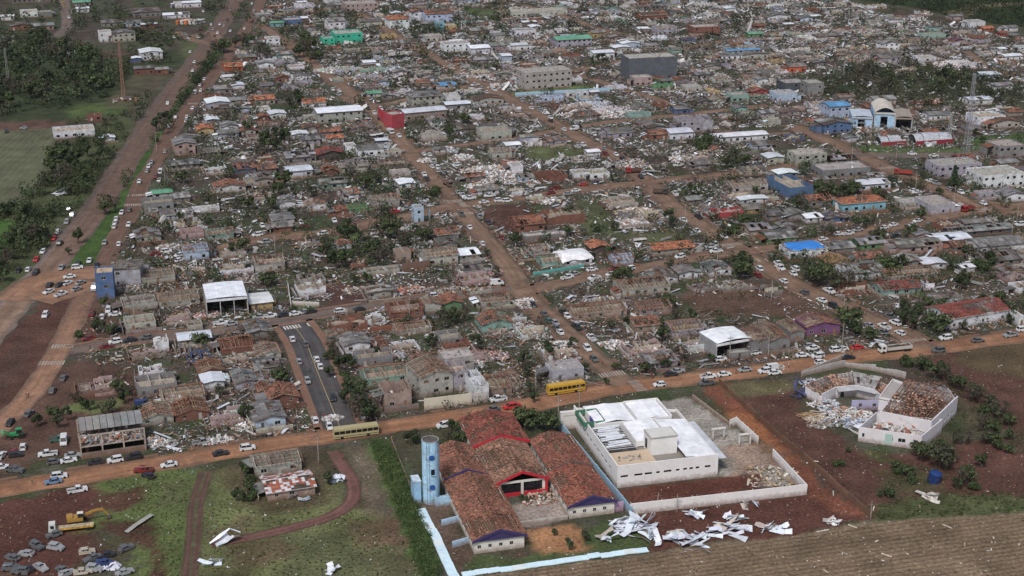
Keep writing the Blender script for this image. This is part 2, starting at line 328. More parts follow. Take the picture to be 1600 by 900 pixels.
# ---------------------------------------------------------------- ground sheet
POLY=[ # px polygon, colour, jitter m, weight, occupied?(no houses), grass texture
 # town base handled separately
 (P(-60,205,95,198,75,240,62,300,30,318,-60,330),(.110,.110,.068),3,1,1),
 (P(-60,195,0,190,90,186,130,180,125,200,60,205,-60,212),(.10,.055,.045),3,.8,1),
 (P(-60,215,70,205,60,225,-60,240),(.09,.10,.05),3,.4,1),
 (P(-60,318,60,300,95,250,120,215,190,180,215,190,190,235,140,300,90,370,30,440,-60,520),(.060,.068,.034),5,1,1),
 (P(-60,350,20,340,28,380,5,400,-60,405),(.06,.115,.032),3,1,1),
 (P(-60,500,-10,480,60,405,110,350,150,290,165,295,120,362,70,420,15,478,-60,540),(.052,.078,.028),1.5,.9,1),
 (P(95,418,110,385,130,372,150,335,170,300,212,262,232,232,247,236,225,275,200,330,180,365,165,395,140,412),(.050,.086,.026),1.5,1,1),
 (P(215,225,240,190,262,150,290,120,300,128,280,165,262,195,250,228),(.06,.10,.03),2,.9,1),
 (P(130,440,170,430,150,470,125,520,105,545,60,620,20,650,-60,700,-60,600,10,530,60,475),(.085,.044,.034),2,1,1),
 (P(150,455,175,470,190,520,110,545,120,500),(.10,.055,.042),2,.7,1),
 (P(0,560,40,520,60,510,20,600,0,620),(.08,.05,.04),2,.8,1),
 (P(60,600,120,560,240,585,220,630,160,700,60,720,0,745,-60,760,-60,690),(.095,.055,.042),3,.9,1),
 (P(-60,0,-60,190,120,190,190,175,240,130,290,95,300,75,240,80,190,85,130,75,60,65,0,60),(.040,.050,.026),6,1,1),
 (P(100,165,170,160,215,150,190,178,110,186),(.07,.10,.035),3,.8,1),
 (P(140,78,205,78,240,85,230,90,150,92),(.085,.055,.045),2,.7,1),
 (P(200,120,240,105,270,110,240,150,190,170,160,170),(.095,.08,.055),4,.6,1),
 (P(285,68,310,66,312,90,290,92),(.08,.11,.04),2,.8,1),
 # bottom left plots
 (P(-80,800,0,785,150,758,170,770,150,830,160,870,120,905,-80,905),(.080,.037,.029),3,1,1),
 (P(150,762,155,745,200,735,318,728,300,790,290,905,190,905,215,860,190,830,120,835,160,800,210,790,150,780),(.090,.115,.042),3,.95,1),
 (P(155,770,230,762,232,785,190,800,150,792),(.075,.036,.028),2,.9,1),
 (P(160,812,240,815,248,850,258,900,232,905,235,860,165,830),(.065,.030,.025),1.5,.9,1),
 (P(328,735,380,730,400,745,500,740,560,790,600,800,660,850,680,905,305,905,312,800),(.110,.118,.052),4,.95,1),
 (P(330,745,372,742,360,820,325,850,312,820),(.115,.135,.055),3,.7,1),
 (P(340,730,420,715,500,700,520,740,500,790,430,800,380,790,350,770),(.085,.065,.042),3,.8,1),
 (P(320,840,370,800,400,830,360,860),(.09,.06,.042),3,.6,1),
 (P(420,830,560,815,600,850,640,905,440,905),(.085,.092,.046),4,.7,1),
 (P(540,700,575,692,600,760,640,860,650,905,625,905,600,830,560,760),(.12,.095,.068),3,.8,1),
 (P(575,690,612,690,640,760,670,830,692,905,655,905,620,800,590,740),(.070,.110,.036),1.5,1,1),
 (P(360,850,430,838,480,858,410,885,360,880),(.085,.048,.036),2,.6,1),(P(540,812,620,812,645,850,570,858),(.11,.06,.045),2,.6,1),(P(470,770,520,765,530,790,480,800),(.07,.055,.035),2,.6,1),(P(340,880,380,870,400,905,340,905),(.06,.05,.03),2,.5,1),(P(250,760,300,750,295,790,255,800),(.07,.06,.035),3,.5,1),(P(560,860,640,870,640,905,560,905),(.08,.075,.042),3,.6,1),(P(1250,640,1345,680,1330,700,1260,670),(.07,.06,.045),2,.5,1),
 # school plot
 (P(655,790,690,770,742,868,720,900,712,900),(.105,.072,.055),1,.9,1),
 (P(715,895,740,868,820,870,985,800,1015,858,860,880),(.062,.082,.034),1,1,1),
 (P(820,831,895,818,925,860,842,868),(.31,.165,.085),.8,1,1),
 (P(800,790,880,775,885,808,815,830),(.30,.25,.22),1,.8,1),
 # white building yard
 (P(960,637,1078,621,1160,680,1250,755,1180,765,1130,745,1040,650),(.27,.25,.22),.8,1,1),
 (P(1130,700,1200,690,1230,725,1150,745),(.26,.15,.10),2,.55,1),
 (P(964,766,1121,747,1185,740,1192,762,992,800),(.095,.038,.028),.8,1,1),
 (P(985,806,1262,772,1275,775,1300,780,1365,812,1240,838,1120,845,1015,862),(.084,.038,.029),1.2,1,1),
 (P(1092,606,1130,598,1200,668,1290,760,1362,808,1300,800,1262,775,1215,705,1150,655),(.150,.062,.040),1.2,1,1),
 (P(1130,640,1180,650,1215,695,1240,728,1215,705,1150,660),(.27,.115,.055),1.2,.75,1),
 (P(1132,600,1240,592,1245,640,1340,705,1440,708,1500,690,1620,680,1620,790,1480,800,1370,812,1290,750,1200,665),(.088,.045,.035),2,1,1),
 (P(1128,600,1240,590,1245,610,1180,625,1140,620),(.10,.10,.05),2,.7,1),
 (P(1348,704,1365,703,1400,722,1395,728,1350,712),(.085,.10,.04),1.5,.7,1),
 (P(1380,735,1450,725,1480,760,1400,780,1360,760),(.060,.065,.032),3,.7,1),
 (P(1362,790,1480,770,1620,775,1620,800,1480,808,1368,818),(.065,.080,.035),2,.85,1),
 (P(1440,560,1500,548,1620,535,1620,700,1560,660,1490,620),(.088,.046,.035),2,1,1),
 (P(1495,550,1540,540,1620,535,1620,590,1560,590,1500,570),(.080,.070,.038),3,.65,1),
 (P(1420,575,1500,615,1560,660,1620,700,1600,710,1520,680,1495,640,1440,600),(.075,.060,.040),2,.7,1),
 # field at the bottom
 (P(690,915,720,903,1010,866,1100,850,1240,838,1366,815,1480,808,1620,798,1620,940,690,940),(.170,.132,.09),.8,1,1),
 # inner lots
 (P(1060,462,1110,448,1200,440,1290,485,1250,500,1150,495,1080,490),(.095,.055,.042),3,.8,1),
 (P(750,325,820,318,850,345,800,365,755,345),(.085,.042,.034),2,.9,1),
 (P(820,230,880,225,920,235,880,250,830,250),(.085,.10,.045),3,.9,1),
 (P(900,312,960,305,960,345,1000,370,930,375,890,340),(.070,.082,.038),3,.8,1),
 (P(990,365,1070,362,1075,378,1000,380),(.085,.095,.045),2,.7,1),
 (P(800,140,930,132,925,146,800,150),(.10,.13,.05),2,.9,1),
 (P(830,152,880,160,895,178,870,182),(.10,.045,.035),2,.8,1),
 (P(540,360,505,370,515,378,545,372),(.085,.11,.045),2,.9,1),
 (P(500,440,570,445,575,480,520,478),(.085,.042,.036),2,.8,1),
 (P(240,60,290,50,315,75,310,95,285,90,270,70),(.085,.085,.05),2,.5,1),
 (P(460,475,498,470,498,482,462,486),(.08,.13,.04),.6,.9,0),
 (P(100,632,180,622,190,635,150,645,100,645),(.12,.15,.06),1.5,.9,1),
 (P(1320,240,1400,232,1560,228,1560,238,1400,246,1330,246),(.08,.12,.04),1.5,.6,1),
 (P(1340,228,1390,226,1395,238,1345,240),(.075,.115,.04),1,.8,1),
 (P(1500,215,1620,205,1620,225,1530,232),(.055,.095,.03),1.5,.8,1),
 (P(1230,120,1330,115,1440,100,1620,120,1620,170,1400,168,1280,150),(.050,.055,.030),5,.8,1),
 (P(1340,0,1450,15,1500,30,1620,45,1620,-60,1300,-60),(.028,.04,.018),3,1,1),
 (P(1470,20,1520,5,1620,3,1620,8,1530,12,1510,30),(.15,.125,.08),2,.8,1),
 (P(720,10,780,15,790,30,740,35),(.07,.095,.04),3,.8,1),
 (P(0,430,30,425,70,395,60,440,10,480),(.06,.08,.035),3,.5,1),
]
xs=np.arange(-470,480,2.0); xs=np.concatenate([[-9000,-4000,-1800,-900,-650,-520],xs,[520,650,900,1800,4000,9000]])
ys=np.concatenate([[-3000,-800,0,150,230],np.arange(270,520,1.5),np.arange(520,820,2.5),np.arange(820,1240,4.0),[1260,1300,1400,1600,2000,3000,6000,12000]])
X,Y=np.meshgrid(xs,ys,indexing='ij')
def ground_color(x,y):
    wx=x+(fbm(x,y,5,101)-.5)*6; wy=y+(fbm(x,y,5,202)-.5)*6
    n1=fbm(x,y,40,1)[...,None]; n2=fbm(x,y,11,2)[...,None]; n3=fbm(x,y,4,3)[...,None]
    soil=np.array((.064,.050,.040)); red=np.array((.074,.045,.035)); gr=np.array((.044,.058,.027)); deb=np.array((.095,.088,.078))
    k=np.clip((n2-.40)*6+ (n1-.47)*3,0,1); col=soil*(1-k)+gr*k
    k=np.clip((n1-.52)*4,0,1)*.6; col=col*(1-k)+red*k
    k=np.clip((n3-.5)*5+(n2-.5)*2,0,1)*.6; col=col*(1-k)+deb*k
    for poly,c,j,w,_ in POLY:
        wp=[G(*q) for q in poly]; c=np.array(c)
        m=0
        for dx,dy in ((0,0),(.7,.4),(-.6,.7),(-.4,-.8),(.8,-.5)):
            m=m+inpoly(x+(wx-x)*j*.5+dx*j*.4,y+(wy-y)*j*.5+dy*j*.4,wp)*.2
        mm=(m*w)[...,None]; v=.45+.62*n3+.48*n2+(.12 if w==1 else 0)*(fbm(x,y,2.2,44)[...,None]-.5)
        col=col*(1-mm)+c*v*mm
    far=np.clip((np.abs(x)-560)/200,0,1)+np.clip((y-1250)/150,0,1); far=np.clip(far,0,1)[...,None]
    return col*(1-far)+np.array((.05,.06,.032))*far
gc=ground_color(X,Y)
nx,ny=X.shape; V=np.stack([X,Y,np.zeros_like(X)],-1).reshape(-1,3)
I=np.arange(nx*ny).reshape(nx,ny); Fq=np.stack([I[:-1,:-1],I[1:,:-1],I[1:,1:],I[:-1,1:]],-1).reshape(-1,4)
me=bpy.data.meshes.new("ground"); me.vertices.add(len(V)); me.vertices.foreach_set("co",V.astype(np.float32).ravel())
me.loops.add(Fq.size); me.loops.foreach_set("vertex_index",Fq.ravel().astype(np.int32)); me.polygons.add(len(Fq)); me.polygons.foreach_set("loop_start",(np.arange(len(Fq))*4).astype(np.int32)); me.update(calc_edges=True)
at=me.attributes.new("Col",'FLOAT_COLOR','POINT'); c4=np.ones((len(V),4),np.float32); c4[:,:3]=gc.reshape(-1,3); at.data.foreach_set("color",c4.ravel())
me.materials.append(M_GROUND); struct(link("ground",me))
POLYW=[[G(*q) for q in p[0]] for p in POLY if p[4]]
gx,gy=np.meshgrid(np.arange(1200)+OCC_X0+.5,np.arange(1200)+OCC_Y0+.5,indexing='ij')
OPEN=np.zeros_like(OCC)
for w in POLYW: OPEN|=inpoly(gx,gy,w)
# ---------------------------------------------------------------- houses
def patch(mb,p00,p10,p11,p01,cu,cv,cols,miss=0.0,jz=.03,var=.2,holes=None,spot=None,ridge_gap=0):
    """roof covering laid in cells over a bilinear patch (p00-p10 eave, p01-p11 ridge); returns share kept"""
    p00,p10,p11,p01=[np.array(v,float) for v in (p00,p10,p11,p01)]
    lu=max(np.linalg.norm(p10-p00),np.linalg.norm(p11-p01)); lv=max(np.linalg.norm(p01-p00),np.linalg.norm(p11-p10))
    nu=max(1,int(round(lu/cu))); nv=max(1,int(round(lv/cv)))
    nrm=np.cross(p10-p00,p01-p00); nrm/=(np.linalg.norm(nrm)+1e-9)
    if nrm[2]<0: nrm=-nrm
    U,Vv=np.meshgrid(np.arange(nu),np.arange(nv),indexing='ij'); U=U.ravel();Vv=Vv.ravel(); n=len(U)
    def pt(u,v):
        u=u[:,None]/nu; v=v[:,None]/nv
        return (p00*(1-u)+p10*u)*(1-v)+(p01*(1-u)+p11*u)*v
    keep=np.ones(n,bool)
    if miss>0:
        nh=random.randint(2,5); f=np.zeros(n)
        for _ in range(nh):
            hu,hv=random.random()*nu,random.random()*nv; ru=nu*random.uniform(.1,.35)*(.6+miss); rv=nv*random.uniform(.3,.7)*(.6+miss)
            f=np.maximum(f,1-((U-hu)/ru)**2-((Vv-hv)/rv)**2)
        keep=~((f+rng.normal(0,.25,n)>.35-(miss-.3)))&(rng.random(n)>miss*.35)
    if ridge_gap: keep&=~((Vv>nv*.80)&(Vv<nv-1)&(U%2==0)&(rng.random(n)<ridge_gap))
    U,Vv=U[keep].astype(float),Vv[keep].astype(float); n=len(U)
    if n==0: return
    step=.04+rng.random(n)*jz; off=nrm[None]
    a=pt(U,Vv)+off*(step[:,None]); b=pt(U+1,Vv)+off*(step[:,None]+rng.normal(0,jz*.4,n)[:,None]); c=pt(U+1,Vv+1)+off*.01; d=pt(U,Vv+1)+off*(.01+rng.random(n)*jz*.5)[:,None]
    cc=np.array(cols)[rng.integers(0,len(cols),n)]*(1+rng.uniform(-var,var,n))[:,None]
    mb.quads(np.stack([a,b,c,d],1),cc)
def wallrun(mb,p,q,h,c,th=.2,ops=(),broken=0.0,z0=0.0,hh=None):
    """upright wall from p to q with real openings; broken: ragged top"""
    p=np.array(p,float);q=np.array(q,float);L=np.linalg.norm(q-p)
    if L<.05: return
    d=(q-p)/L; nn=np.array((-d[1],d[0]))*th/2
    def seg(a,b,za,zb,col=c):
        if b-a<.02 or zb-za<.02: return
        A=p+d*a;B=p+d*b
        mb.hex([(*(A-nn),za),(*(B-nn),za),(*(B+nn),za),(*(A+nn),za),(*(A-nn),zb),(*(B-nn),zb),(*(B+nn),zb),(*(A+nn),zb)],col)
    if broken:
        n=max(1,int(L/1.1)); t=random.uniform(.5,1); 
        ops=[]
        for i in range(n):
            t=min(1,max(.12,t+random.uniform(-.45,.42)*broken+.06)); 
            if random.random()<.06*broken: t=.1
            seg(i*L/n,(i+1)*L/n,z0,z0+h*t,jit(c,.06))
        return
    x=0
    for (a,b,za,zb) in sorted(ops):
        if a<x: continue
        seg(x,a,z0,z0+h); seg(a,b,z0,za); seg(a,b,zb,z0+h); x=b
    seg(x,L,z0,z0+h)
_wm={}
def window(parent,x,y,z,w,h,rz,near):
    """a window set in the wall: frame with its pane"""
    key=(round(w,1),round(h,1),near)
    if key not in _wm:
        mb=MB()
        if near:
            fc=(.42,.41,.39)
            for a in ((-w/2,-w/2+.07,-h/2,h/2),(w/2-.07,w/2,-h/2,h/2),(-w/2+.07,w/2-.07,-h/2,-h/2+.07),(-w/2+.07,w/2-.07,h/2-.07,h/2),(-.03,.03,-h/2+.07,h/2-.07)):
                mb.box(a[0],a[1],-.08,.04,a[2],a[3],fc)
            o=mb.build('window',M_WALL); m2=MB(); m2.box(-w/2+.07,w/2-.07,-.02,.02,-h/2+.07,h/2-.07,(.02,.02,.02)); o2=m2.build('pane',M_GLASS)
            _wm[key]=(o.data,o2.data); bpy.data.objects.remove(o); bpy.data.objects.remove(o2)
        else:
            mb.box(-w/2,w/2,-.05,.05,-h/2,h/2,(.02,.02,.02)); o=mb.build('window',M_GLASS); _wm[key]=(o.data,None); bpy.data.objects.remove(o)
    a,b=_wm[key]; o=link('window',a,parent,(x,y,z),rz)
    if b: link('pane',b,o)
def door(parent,x,y,w,h,rz,c):
    key=('d',round(w,1),round(h,1),tuple(round(v,2) for v in c))
    if key not in _wm:
        mb=MB(); mb.box(-w/2,w/2,-.05,.05,0,h,c); mb.box(w/2-.16,w/2-.1,-.1,-.05,h*.45,h*.5,(.5,.5,.5)); o=mb.build('door',M_SIGN); _wm[key]=(o.data,None); bpy.data.objects.remove(o)
    link('door',_wm[key][0],parent,(x,y,.02),rz)
DEBC=np.array([(.53,.55,.58),(.40,.40,.39),(.28,.28,.28),(.24,.14,.085),(.34,.21,.13),(.26,.10,.06),(.40,.34,.27),(.10,.09,.085),(.16,.10,.07),(.46,.30,.28),(.24,.40,.36),(.20,.28,.42),(.62,.62,.64)])
DEBW=np.array([.07,.09,.14,.15,.07,.07,.07,.13,.14,.012,.008,.008,.035]); DEBW/=DEBW.sum()
def debris_far(n):
    P_=np.array([(.62,.65,.70),(.48,.50,.53),(.32,.33,.34),(.20,.19,.18),(.11,.10,.09),(.065,.06,.055),(.15,.10,.075),(.20,.11,.08),(.10,.12,.07),(.42,.38,.33),(.26,.34,.40)]); w=np.array([.10,.09,.10,.14,.17,.15,.11,.05,.05,.03,.01]); return P_[rng.choice(len(P_),n,p=w/w.sum())]*(1+rng.uniform(-.25,.25,n))[:,None]
def debris_cols(n,w=None,cols=None):
    w=DEBW if w is None else w; cc=(DEBC if cols is None else np.array(cols)); k=rng.choice(len(cc),n,p=w if cols is None else None)
    return cc[k]*(1+rng.uniform(-.25,.25,n))[:,None]
def rplates(mb,P,S,Cc,tilt=.4):
    """bent scraps of board and sheet: two quads each"""
    n=len(P); a=rng.uniform(0,6.283,n); b=rng.normal(0,tilt,n); c=rng.normal(0,tilt,n)
    ca,sa,cb,sb,cc,sc_=np.cos(a),np.sin(a),np.cos(b),np.sin(b),np.cos(c),np.sin(c)
    X=np.stack([ca*cb,sa*cb,-sb],1); Y=np.stack([-sa*cc+ca*sb*sc_,ca*cc+sa*sb*sc_,cb*sc_],1)
    X=X*S[:,:1]/2; Y=Y*S[:,1:2]/2; K=np.zeros((n,3)); K[:,2]=S[:,2]
    A,B,D,E=P-X-Y,P+X-Y,P+X+Y,P-X+Y; M0=P-X*1.0+K; M1=P+X*rng.uniform(.6,1.1,n)[:,None]+K
    Q=np.stack([np.stack([A,B,M1,M0],1),np.stack([M0,M1,D,E],1)],1).reshape(-1,4,3); mb.quads(Q,np.repeat(Cc,2,axis=0))
def rubble(mb,w,d,n,z=.1,hmax=.8,big=1.0,cols=None,mound=False,cx=0,cy=0):
    w=max(w,.1);d=max(d,.1)
    x=rng.uniform(-w/2,w/2,n);y=rng.uniform(-d/2,d/2,n)
    if mound:
        r=np.sqrt(rng.random(n)); a=rng.uniform(0,6.283,n); x=r*np.cos(a)*w/2*(1+.2*np.sin(3*a)); y=r*np.sin(a)*d/2*(1+.2*np.cos(2*a)); zz=hmax*(1-r)*(.5+rng.random(n)*.6)+.1
    else: zz=z+rng.random(n)**2*hmax
    S=np.stack([rng.uniform(.3,1.0,n)**1.3*2.0,rng.uniform(.12,.9,n),rng.uniform(.05,.3,n)],1)*big
    rboxes(mb,np.stack([x+cx,y+cy,zz],1),S,debris_cols(n,cols=cols),tilt=.45)
ROOFTXT={'tile':'tiled roof','tileo':'orange tiled roof','tiler':'red tiled roof','tileh':'hipped orange tiled roof','raft':'half-stripped tile roof','fc':'grey sheet roof','fch':'hipped grey sheet roof',
'metal':'pale metal roof','metalg':'green metal roof','metalb':'blue metal roof','flat':'flat concrete roof','flaty':'flat beige roof','open':'roof torn off','ruin':'collapsed walls','tarpw':'white tarpaulin over its roof','tarpb':'blue tarpaulin over its roof'}
NH=0
def house(fl,fr,d,h,wc,roof,name=None,label=None,rz=None,winh=None,world=None,nowin=False,cat=None,ridge=None,place=True,solar=False,rubc=None):
    """fl, fr: pixels of the front wall's foot; d depth in metres; world=(cx,cy,w) instead for filled-in lots"""
    global NH; NH+=1
    random.seed(NH*7+1)
    if world: cx,cy,w=world; rz=GA if rz is None else rz; px,py=PX(cx,cy)
    else:
        a=np.array(G(*fl)); b=np.array(G(*fr)); 
        if fr[1]==fl[1]:   # only the width known: lay it along the grid
            A=R(20-5*min(1,max(0,(fl[0]-300)/850))) if rz is None else rz; wpx=fr[0]-fl[0]
            w=wpx/SC(fl[1])/max(.75,math.cos(A)-math.sin(A)*(fl[0]-800)/F); b=a+w*np.array((math.cos(A),math.sin(A)))
        else: A=math.atan2(*(b-a)[::-1]); w=np.linalg.norm(b-a)
        rz=A; c=(a+b)/2+np.array((-math.sin(A),math.cos(A)))*d/2; cx,cy=c; px,py=PX(cx,cy)
    near=py>430; mid=py>250
    base,cn=WC[wc]; base=jit(base,.1 if py>300 else .14); base=tuple(v*.85+sum(base)/3*.15 for v in base)
    two=h>5.4; big=w>18
    if name is None:
        name='ruined_house' if roof in('ruin',) else ('warehouse' if roof.startswith('metal') and w*d>170 else 'apartment_building' if h>8 else 'two_storey_house' if two else 'gutted_house' if roof=='open' else 'stripped_house' if roof=='raft' else 'house')
    if not label: h*=.78 if h<5.4 else .9 if py>225 else .82
    root=empty(name,cx,cy,rz)
    mark(cx,cy,w,d,rz,1.0)
    if roof!='ruin': mark(cx,cy,w,d,rz,-.3,BLD)
    W=MB(); hw,hd=w/2,d/2; fl_=max(1,int(round(h/3.1))) ; fh=h/fl_
    damaged=roof in('open','ruin','raft')
    # openings
    def openings(L,k,dr):
        out=[];n=max(1,int(L/3.4)); 
        for f in range(fl_):
            for i in range(n):
                if random.random()<.15: continue
                xm=(i+.5)*L/n+random.uniform(-.3,.3); ww=random.choice((1.0,1.2,1.4,1.6)); 
                if dr and f==0 and i==dr-1: out.append((xm-.45,xm+.45,.02,2.1,'d'))
                elif fh>2: out.append((xm-ww/2,xm+ww/2,f*fh+1.0,f*fh+1.0+min(1.1,fh-1.5),'w'))
        return out
    th=.2
    brk={'open':random.choice((0,0,.2,.4,.7)),'ruin':1.0}.get(roof,0)
    sides=[((-hw,-hd),(hw,-hd),0),((-hw,hd),(-hw,-hd),-math.pi/2),((hw,-hd),(hw,hd),math.pi/2),((hw,hd),(-hw,hd),math.pi)]
    wh=h if roof!='ruin' else min(h,3.0)
    for si,(p,q,a) in enumerate(sides):
        L=math.hypot(q[0]-p[0],q[1]-p[1]); pp=np.array(p,float);qq=np.array(q,float); dd=(qq-pp)/L
        if si==0: p2,q2=pp,qq
        else: p2,q2=pp,qq
        inn=np.array((-dd[1],dd[0]))*th/2
        if si in(1,2): p2=pp+dd*th if True else pp; q2=qq-dd*th
        p2=p2+inn; q2=q2+inn
        if roof=='ruin' and random.random()<.25: continue
        ops=openings(np.linalg.norm(q2-p2),si,random.randint(1,max(1,int(L/3.4))) if si==0 else 0) if (si in(0,1) or (si==2 and px<500)) and not nowin and (not brk or fl_>1) and (mid or si<2) else []
        if mid or two:
            # rows for upper storeys: walls storey by storey so that openings never clash
            for f in range(fl_):
                o_=[(a0,b0,za,zb) for a0,b0,za,zb,t in ops if f*fh<=za<(f+1)*fh]
                z0=f*fh; wallrun(W,p2,q2,wh/fl_ ,base,th,o_,brk if (f==fl_-1 or brk>.9) else 0,z0=z0)
        else: wallrun(W,p2,q2,wh,base,th,[(a0,b0,za,zb) for a0,b0,za,zb,t in ops],brk)
        if brk: ops=[o_ for o_ in ops if o_[2]<(fl_-1)*fh]
        for a0,b0,za,zb,t in ops:
            m=(a0+b0)/2; c0=p2+dd*m
            if t=='w':
                if damaged and random.random()<.5: continue
                window(root,c0[0],c0[1],(za+zb)/2,b0-a0,zb-za,a,near)
            else: door(root,c0[0],c0[1],b0-a0,zb-za,a,random.choice(((.22,.12,.07),(.35,.33,.3),(.08,.08,.08))))
    if damaged or roof.startswith('tile') or (roof.startswith('fc')):
        # rooms inside show through the roof
        nn_=max(1,int(w/4.2)); ic=jit((.42,.37,.31) if random.random()<.6 else base,.15)
        if damaged:
            for i in range(1,nn_+1):
                x=-hw+i*w/(nn_+1)+random.uniform(-.4,.4); wallrun(W,(x,-hd+.25),(x,hd-.25),min(wh,2.9),ic,.14,(),.35 if brk else 0.0,z0=wh-min(wh,2.9))
            if d>6: y=random.uniform(-1,1); wallrun(W,(-hw+.25,y),(hw-.25,y),min(wh,2.9)-.02,ic,.15,(),.45 if brk else 0.0,z0=wh-min(wh,2.9))
            W.box(-hw+.25,hw-.25,-hd+.25,hd-.25,wh-3.0 if two else .02,wh-2.9 if two else .06,random.choice(((.26,.18,.14),(.34,.31,.28),(.15,.11,.09))))
    ov=.45; z=h
    rx=(w>=d*.95) if ridge is None else (ridge=='x')
    if random.random()<.25 and ridge is None and not big: rx=not rx
    miss=0.0; cols=None; cu=cv=.5
    RB=MB(); RF=MB()
    k=1.0 if near else (1.5 if mid else 2.4)
    rise=max(.7,min(w,d)*.5*.33)
    if min(w,d)>15: rise=min(w,d)*.5*.16
    if roof.startswith('tile') or roof=='raft':
        cols={'tileo':TILEO,'tiler':TILER,'tileh':TILEO}.get(roof,TILE); miss=random.choice((.06,.2,.4)) if roof.startswith('tile') else .72
        if roof in('tileo','tileh'): miss=.02
        cu,cv=.42*k,.42*k
    elif roof.startswith('fc'): cols=[jit(FC[random.randrange(5)],.25)]*2+[FC[random.randrange(5)] for _ in range(2)]; miss=random.choice((.0,.12,.28)); cu,cv=1.05*k,1.7*k; rise*=.75
    elif roof.startswith('metal'):
        cols=TINT.get(roof[5:6]) or [jit(random.choice(MET),.08)]; miss=random.choice((0,0,.1)); cu,cv=1.1*k,3.2*k; rise*=.5
    if roof=='metalr': cu,cv,miss,rise=.8,.8,.05,rise*1.6
    def slopes():
        X0,X1,Y0,Y1=-hw-ov,hw+ov,-hd-ov,hd+ov
        if roof in('tileh','fch'):
            if w>=d: i=hd+ov; r0,r1=(X0+i,0,z+rise),(X1-i,0,z+rise)
            else: i=hw+ov; r0,r1=(0,Y0+i,z+rise),(0,Y1-i,z+rise)
            c00,c10,c11,c01=(X0,Y0,z),(X1,Y0,z),(X1,Y1,z),(X0,Y1,z)
            if w>=d: return [(c00,c10,r1,r0),(c11,c01,r0,r1),(c10,c11,r1,r1),(c01,c00,r0,r0)]
            return [(c00,c10,r0,r0),(c11,c01,r1,r1),(c10,c11,r1,r0),(c01,c00,r0,r1)]
        if rx: return [((X0,Y0,z),(X1,Y0,z),(X1,0,z+rise),(X0,0,z+rise)),((X1,Y1,z),(X0,Y1,z),(X0,0,z+rise),(X1,0,z+rise))]
        return [((X0,Y1,z),(X0,Y0,z),(0,Y0,z+rise),(0,Y1,z+rise)),((X1,Y0,z),(X1,Y1,z),(0,Y1,z+rise),(0,Y0,z+rise))]
    if cols:
        S=slopes()
        if roof not in('tileh','fch'):   # gable walls
            if rx:
                for x in (-hw,hw-.2): 
                    for (a,b) in ((x,x+.2),): W.hex([(a,-hd,z-.02),(b,-hd,z-.02),(b,hd,z-.02),(a,hd,z-.02),(a,-.1,z+rise-.12),(b,-.1,z+rise-.12),(b,.1,z+rise-.12),(a,.1,z+rise-.12)],base)
            else:
                for y in (-hd,hd-.2): W.hex([(-hw,y,z-.02),(hw,y,z-.02),(hw,y+.2,z-.02),(-hw,y+.2,z-.02),(-.1,y,z+rise-.12),(.1,y,z+rise-.12),(.1,y+.2,z+rise-.12),(-.1,y+.2,z+rise-.12)],base)
        for sI,s in enumerate(S):
            rm=MB(); mi=miss if sI%2==0 or miss<.5 else max(0,miss+random.uniform(-.4,.15))
            patch(rm,*s,cu,cv,cols,mi,jz=.05 if not roof.startswith('metal') else .02,var=.28 if not roof.startswith('metal') else .06)
            if rm.arr: rm.build('roof_slope',M_METAL if roof.startswith('metal') else M_ROOF,root)
            # rafters and battens below
            p00,p10,p11,p01=[np.array(v) for v in s]
            if miss>.05 and mid or roof=='raft':
                n=max(2,int(np.linalg.norm(p10-p00)/1.1/ (1 if near else 1.4)))
                for i in range(n+1):
                    if random.random()<.12: continue
                    t=i/n; a=p00*(1-t)+p10*t; b=p01*(1-t)+p11*t; RF.beam(a-(0,0,.12),b-(0,0,.12),.11*k,.16,jit(random.choice(WOOD),.2))
                n=max(2,int(np.linalg.norm(p01-p00)/(.75*k)))
                for i in range(n+1):
                    t=i/n; a=p00*(1-t)+p01*t; b=p10*(1-t)+p11*t
                    if roof=='raft' or near: 
                        f0=random.uniform(0,.25) if random.random()<.3 else 0; f1=random.uniform(.6,1) if random.random()<.4 else 1
                        RF.beam(a+(b-a)*f0-(0,0,.03),a+(b-a)*f1-(0,0,.03),.09*k,.05,jit(random.choice(WOOD),.2))
            else:
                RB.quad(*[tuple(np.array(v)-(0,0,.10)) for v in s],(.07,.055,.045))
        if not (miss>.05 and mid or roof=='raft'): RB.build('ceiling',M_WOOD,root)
        # fascia / ridge
        if roof not in('raft',) :
            FA=MB(); fc=jit((.40,.37,.33),.2) if random.random()<.4 else (.12,.08,.06)
            for s in S:
                FA.beam(np.array(s[0])-(0,0,.06),np.array(s[1])-(0,0,.06),.06,.2,fc)
            s=S[0]; FA.beam(np.array(s[3])+(0,0,.05),np.array(s[2])+(0,0,.05),.28,.1,cols[0]) if s[3]!=s[2] else None
            FA.build('roof_trim',M_WALL,root)
    elif roof.startswith('flat'):
        tc=(.30,.285,.27) if roof=='flat' else (.42,.34,.26); tc=jit(tc,.15)
        SL=MB(); SL.box(-hw+.2,hw-.2,-hd+.2,hd-.2,z-.35,z-.15,tc)
        n=int(w*d*.12); rubble(SL,w-1,d-1,n,z-.1,.15,.7); SL.build('roof_slab',M_WALL,root)
        PA=MB()
        for p,q in (((-hw,-hd),(hw,-hd)),((hw,hd),(-hw,hd)),((-hw,hd-.2),(-hw,-hd+.2)),((hw,-hd+.2),(hw,hd-.2))):
            dd=np.array(q)-np.array(p); dd=dd/np.linalg.norm(dd); inn=np.array((-dd[1],dd[0]))*.1; wallrun(PA,np.array(p)+inn,np.array(q)+inn,.3,jit(base,.1),.24,z0=z)
        PA.build('parapet',M_WALL,root)
    elif roof.startswith('tarp'):
        tc=(.70,.70,.72) if roof=='tarpw' else (.03,.19,.56)
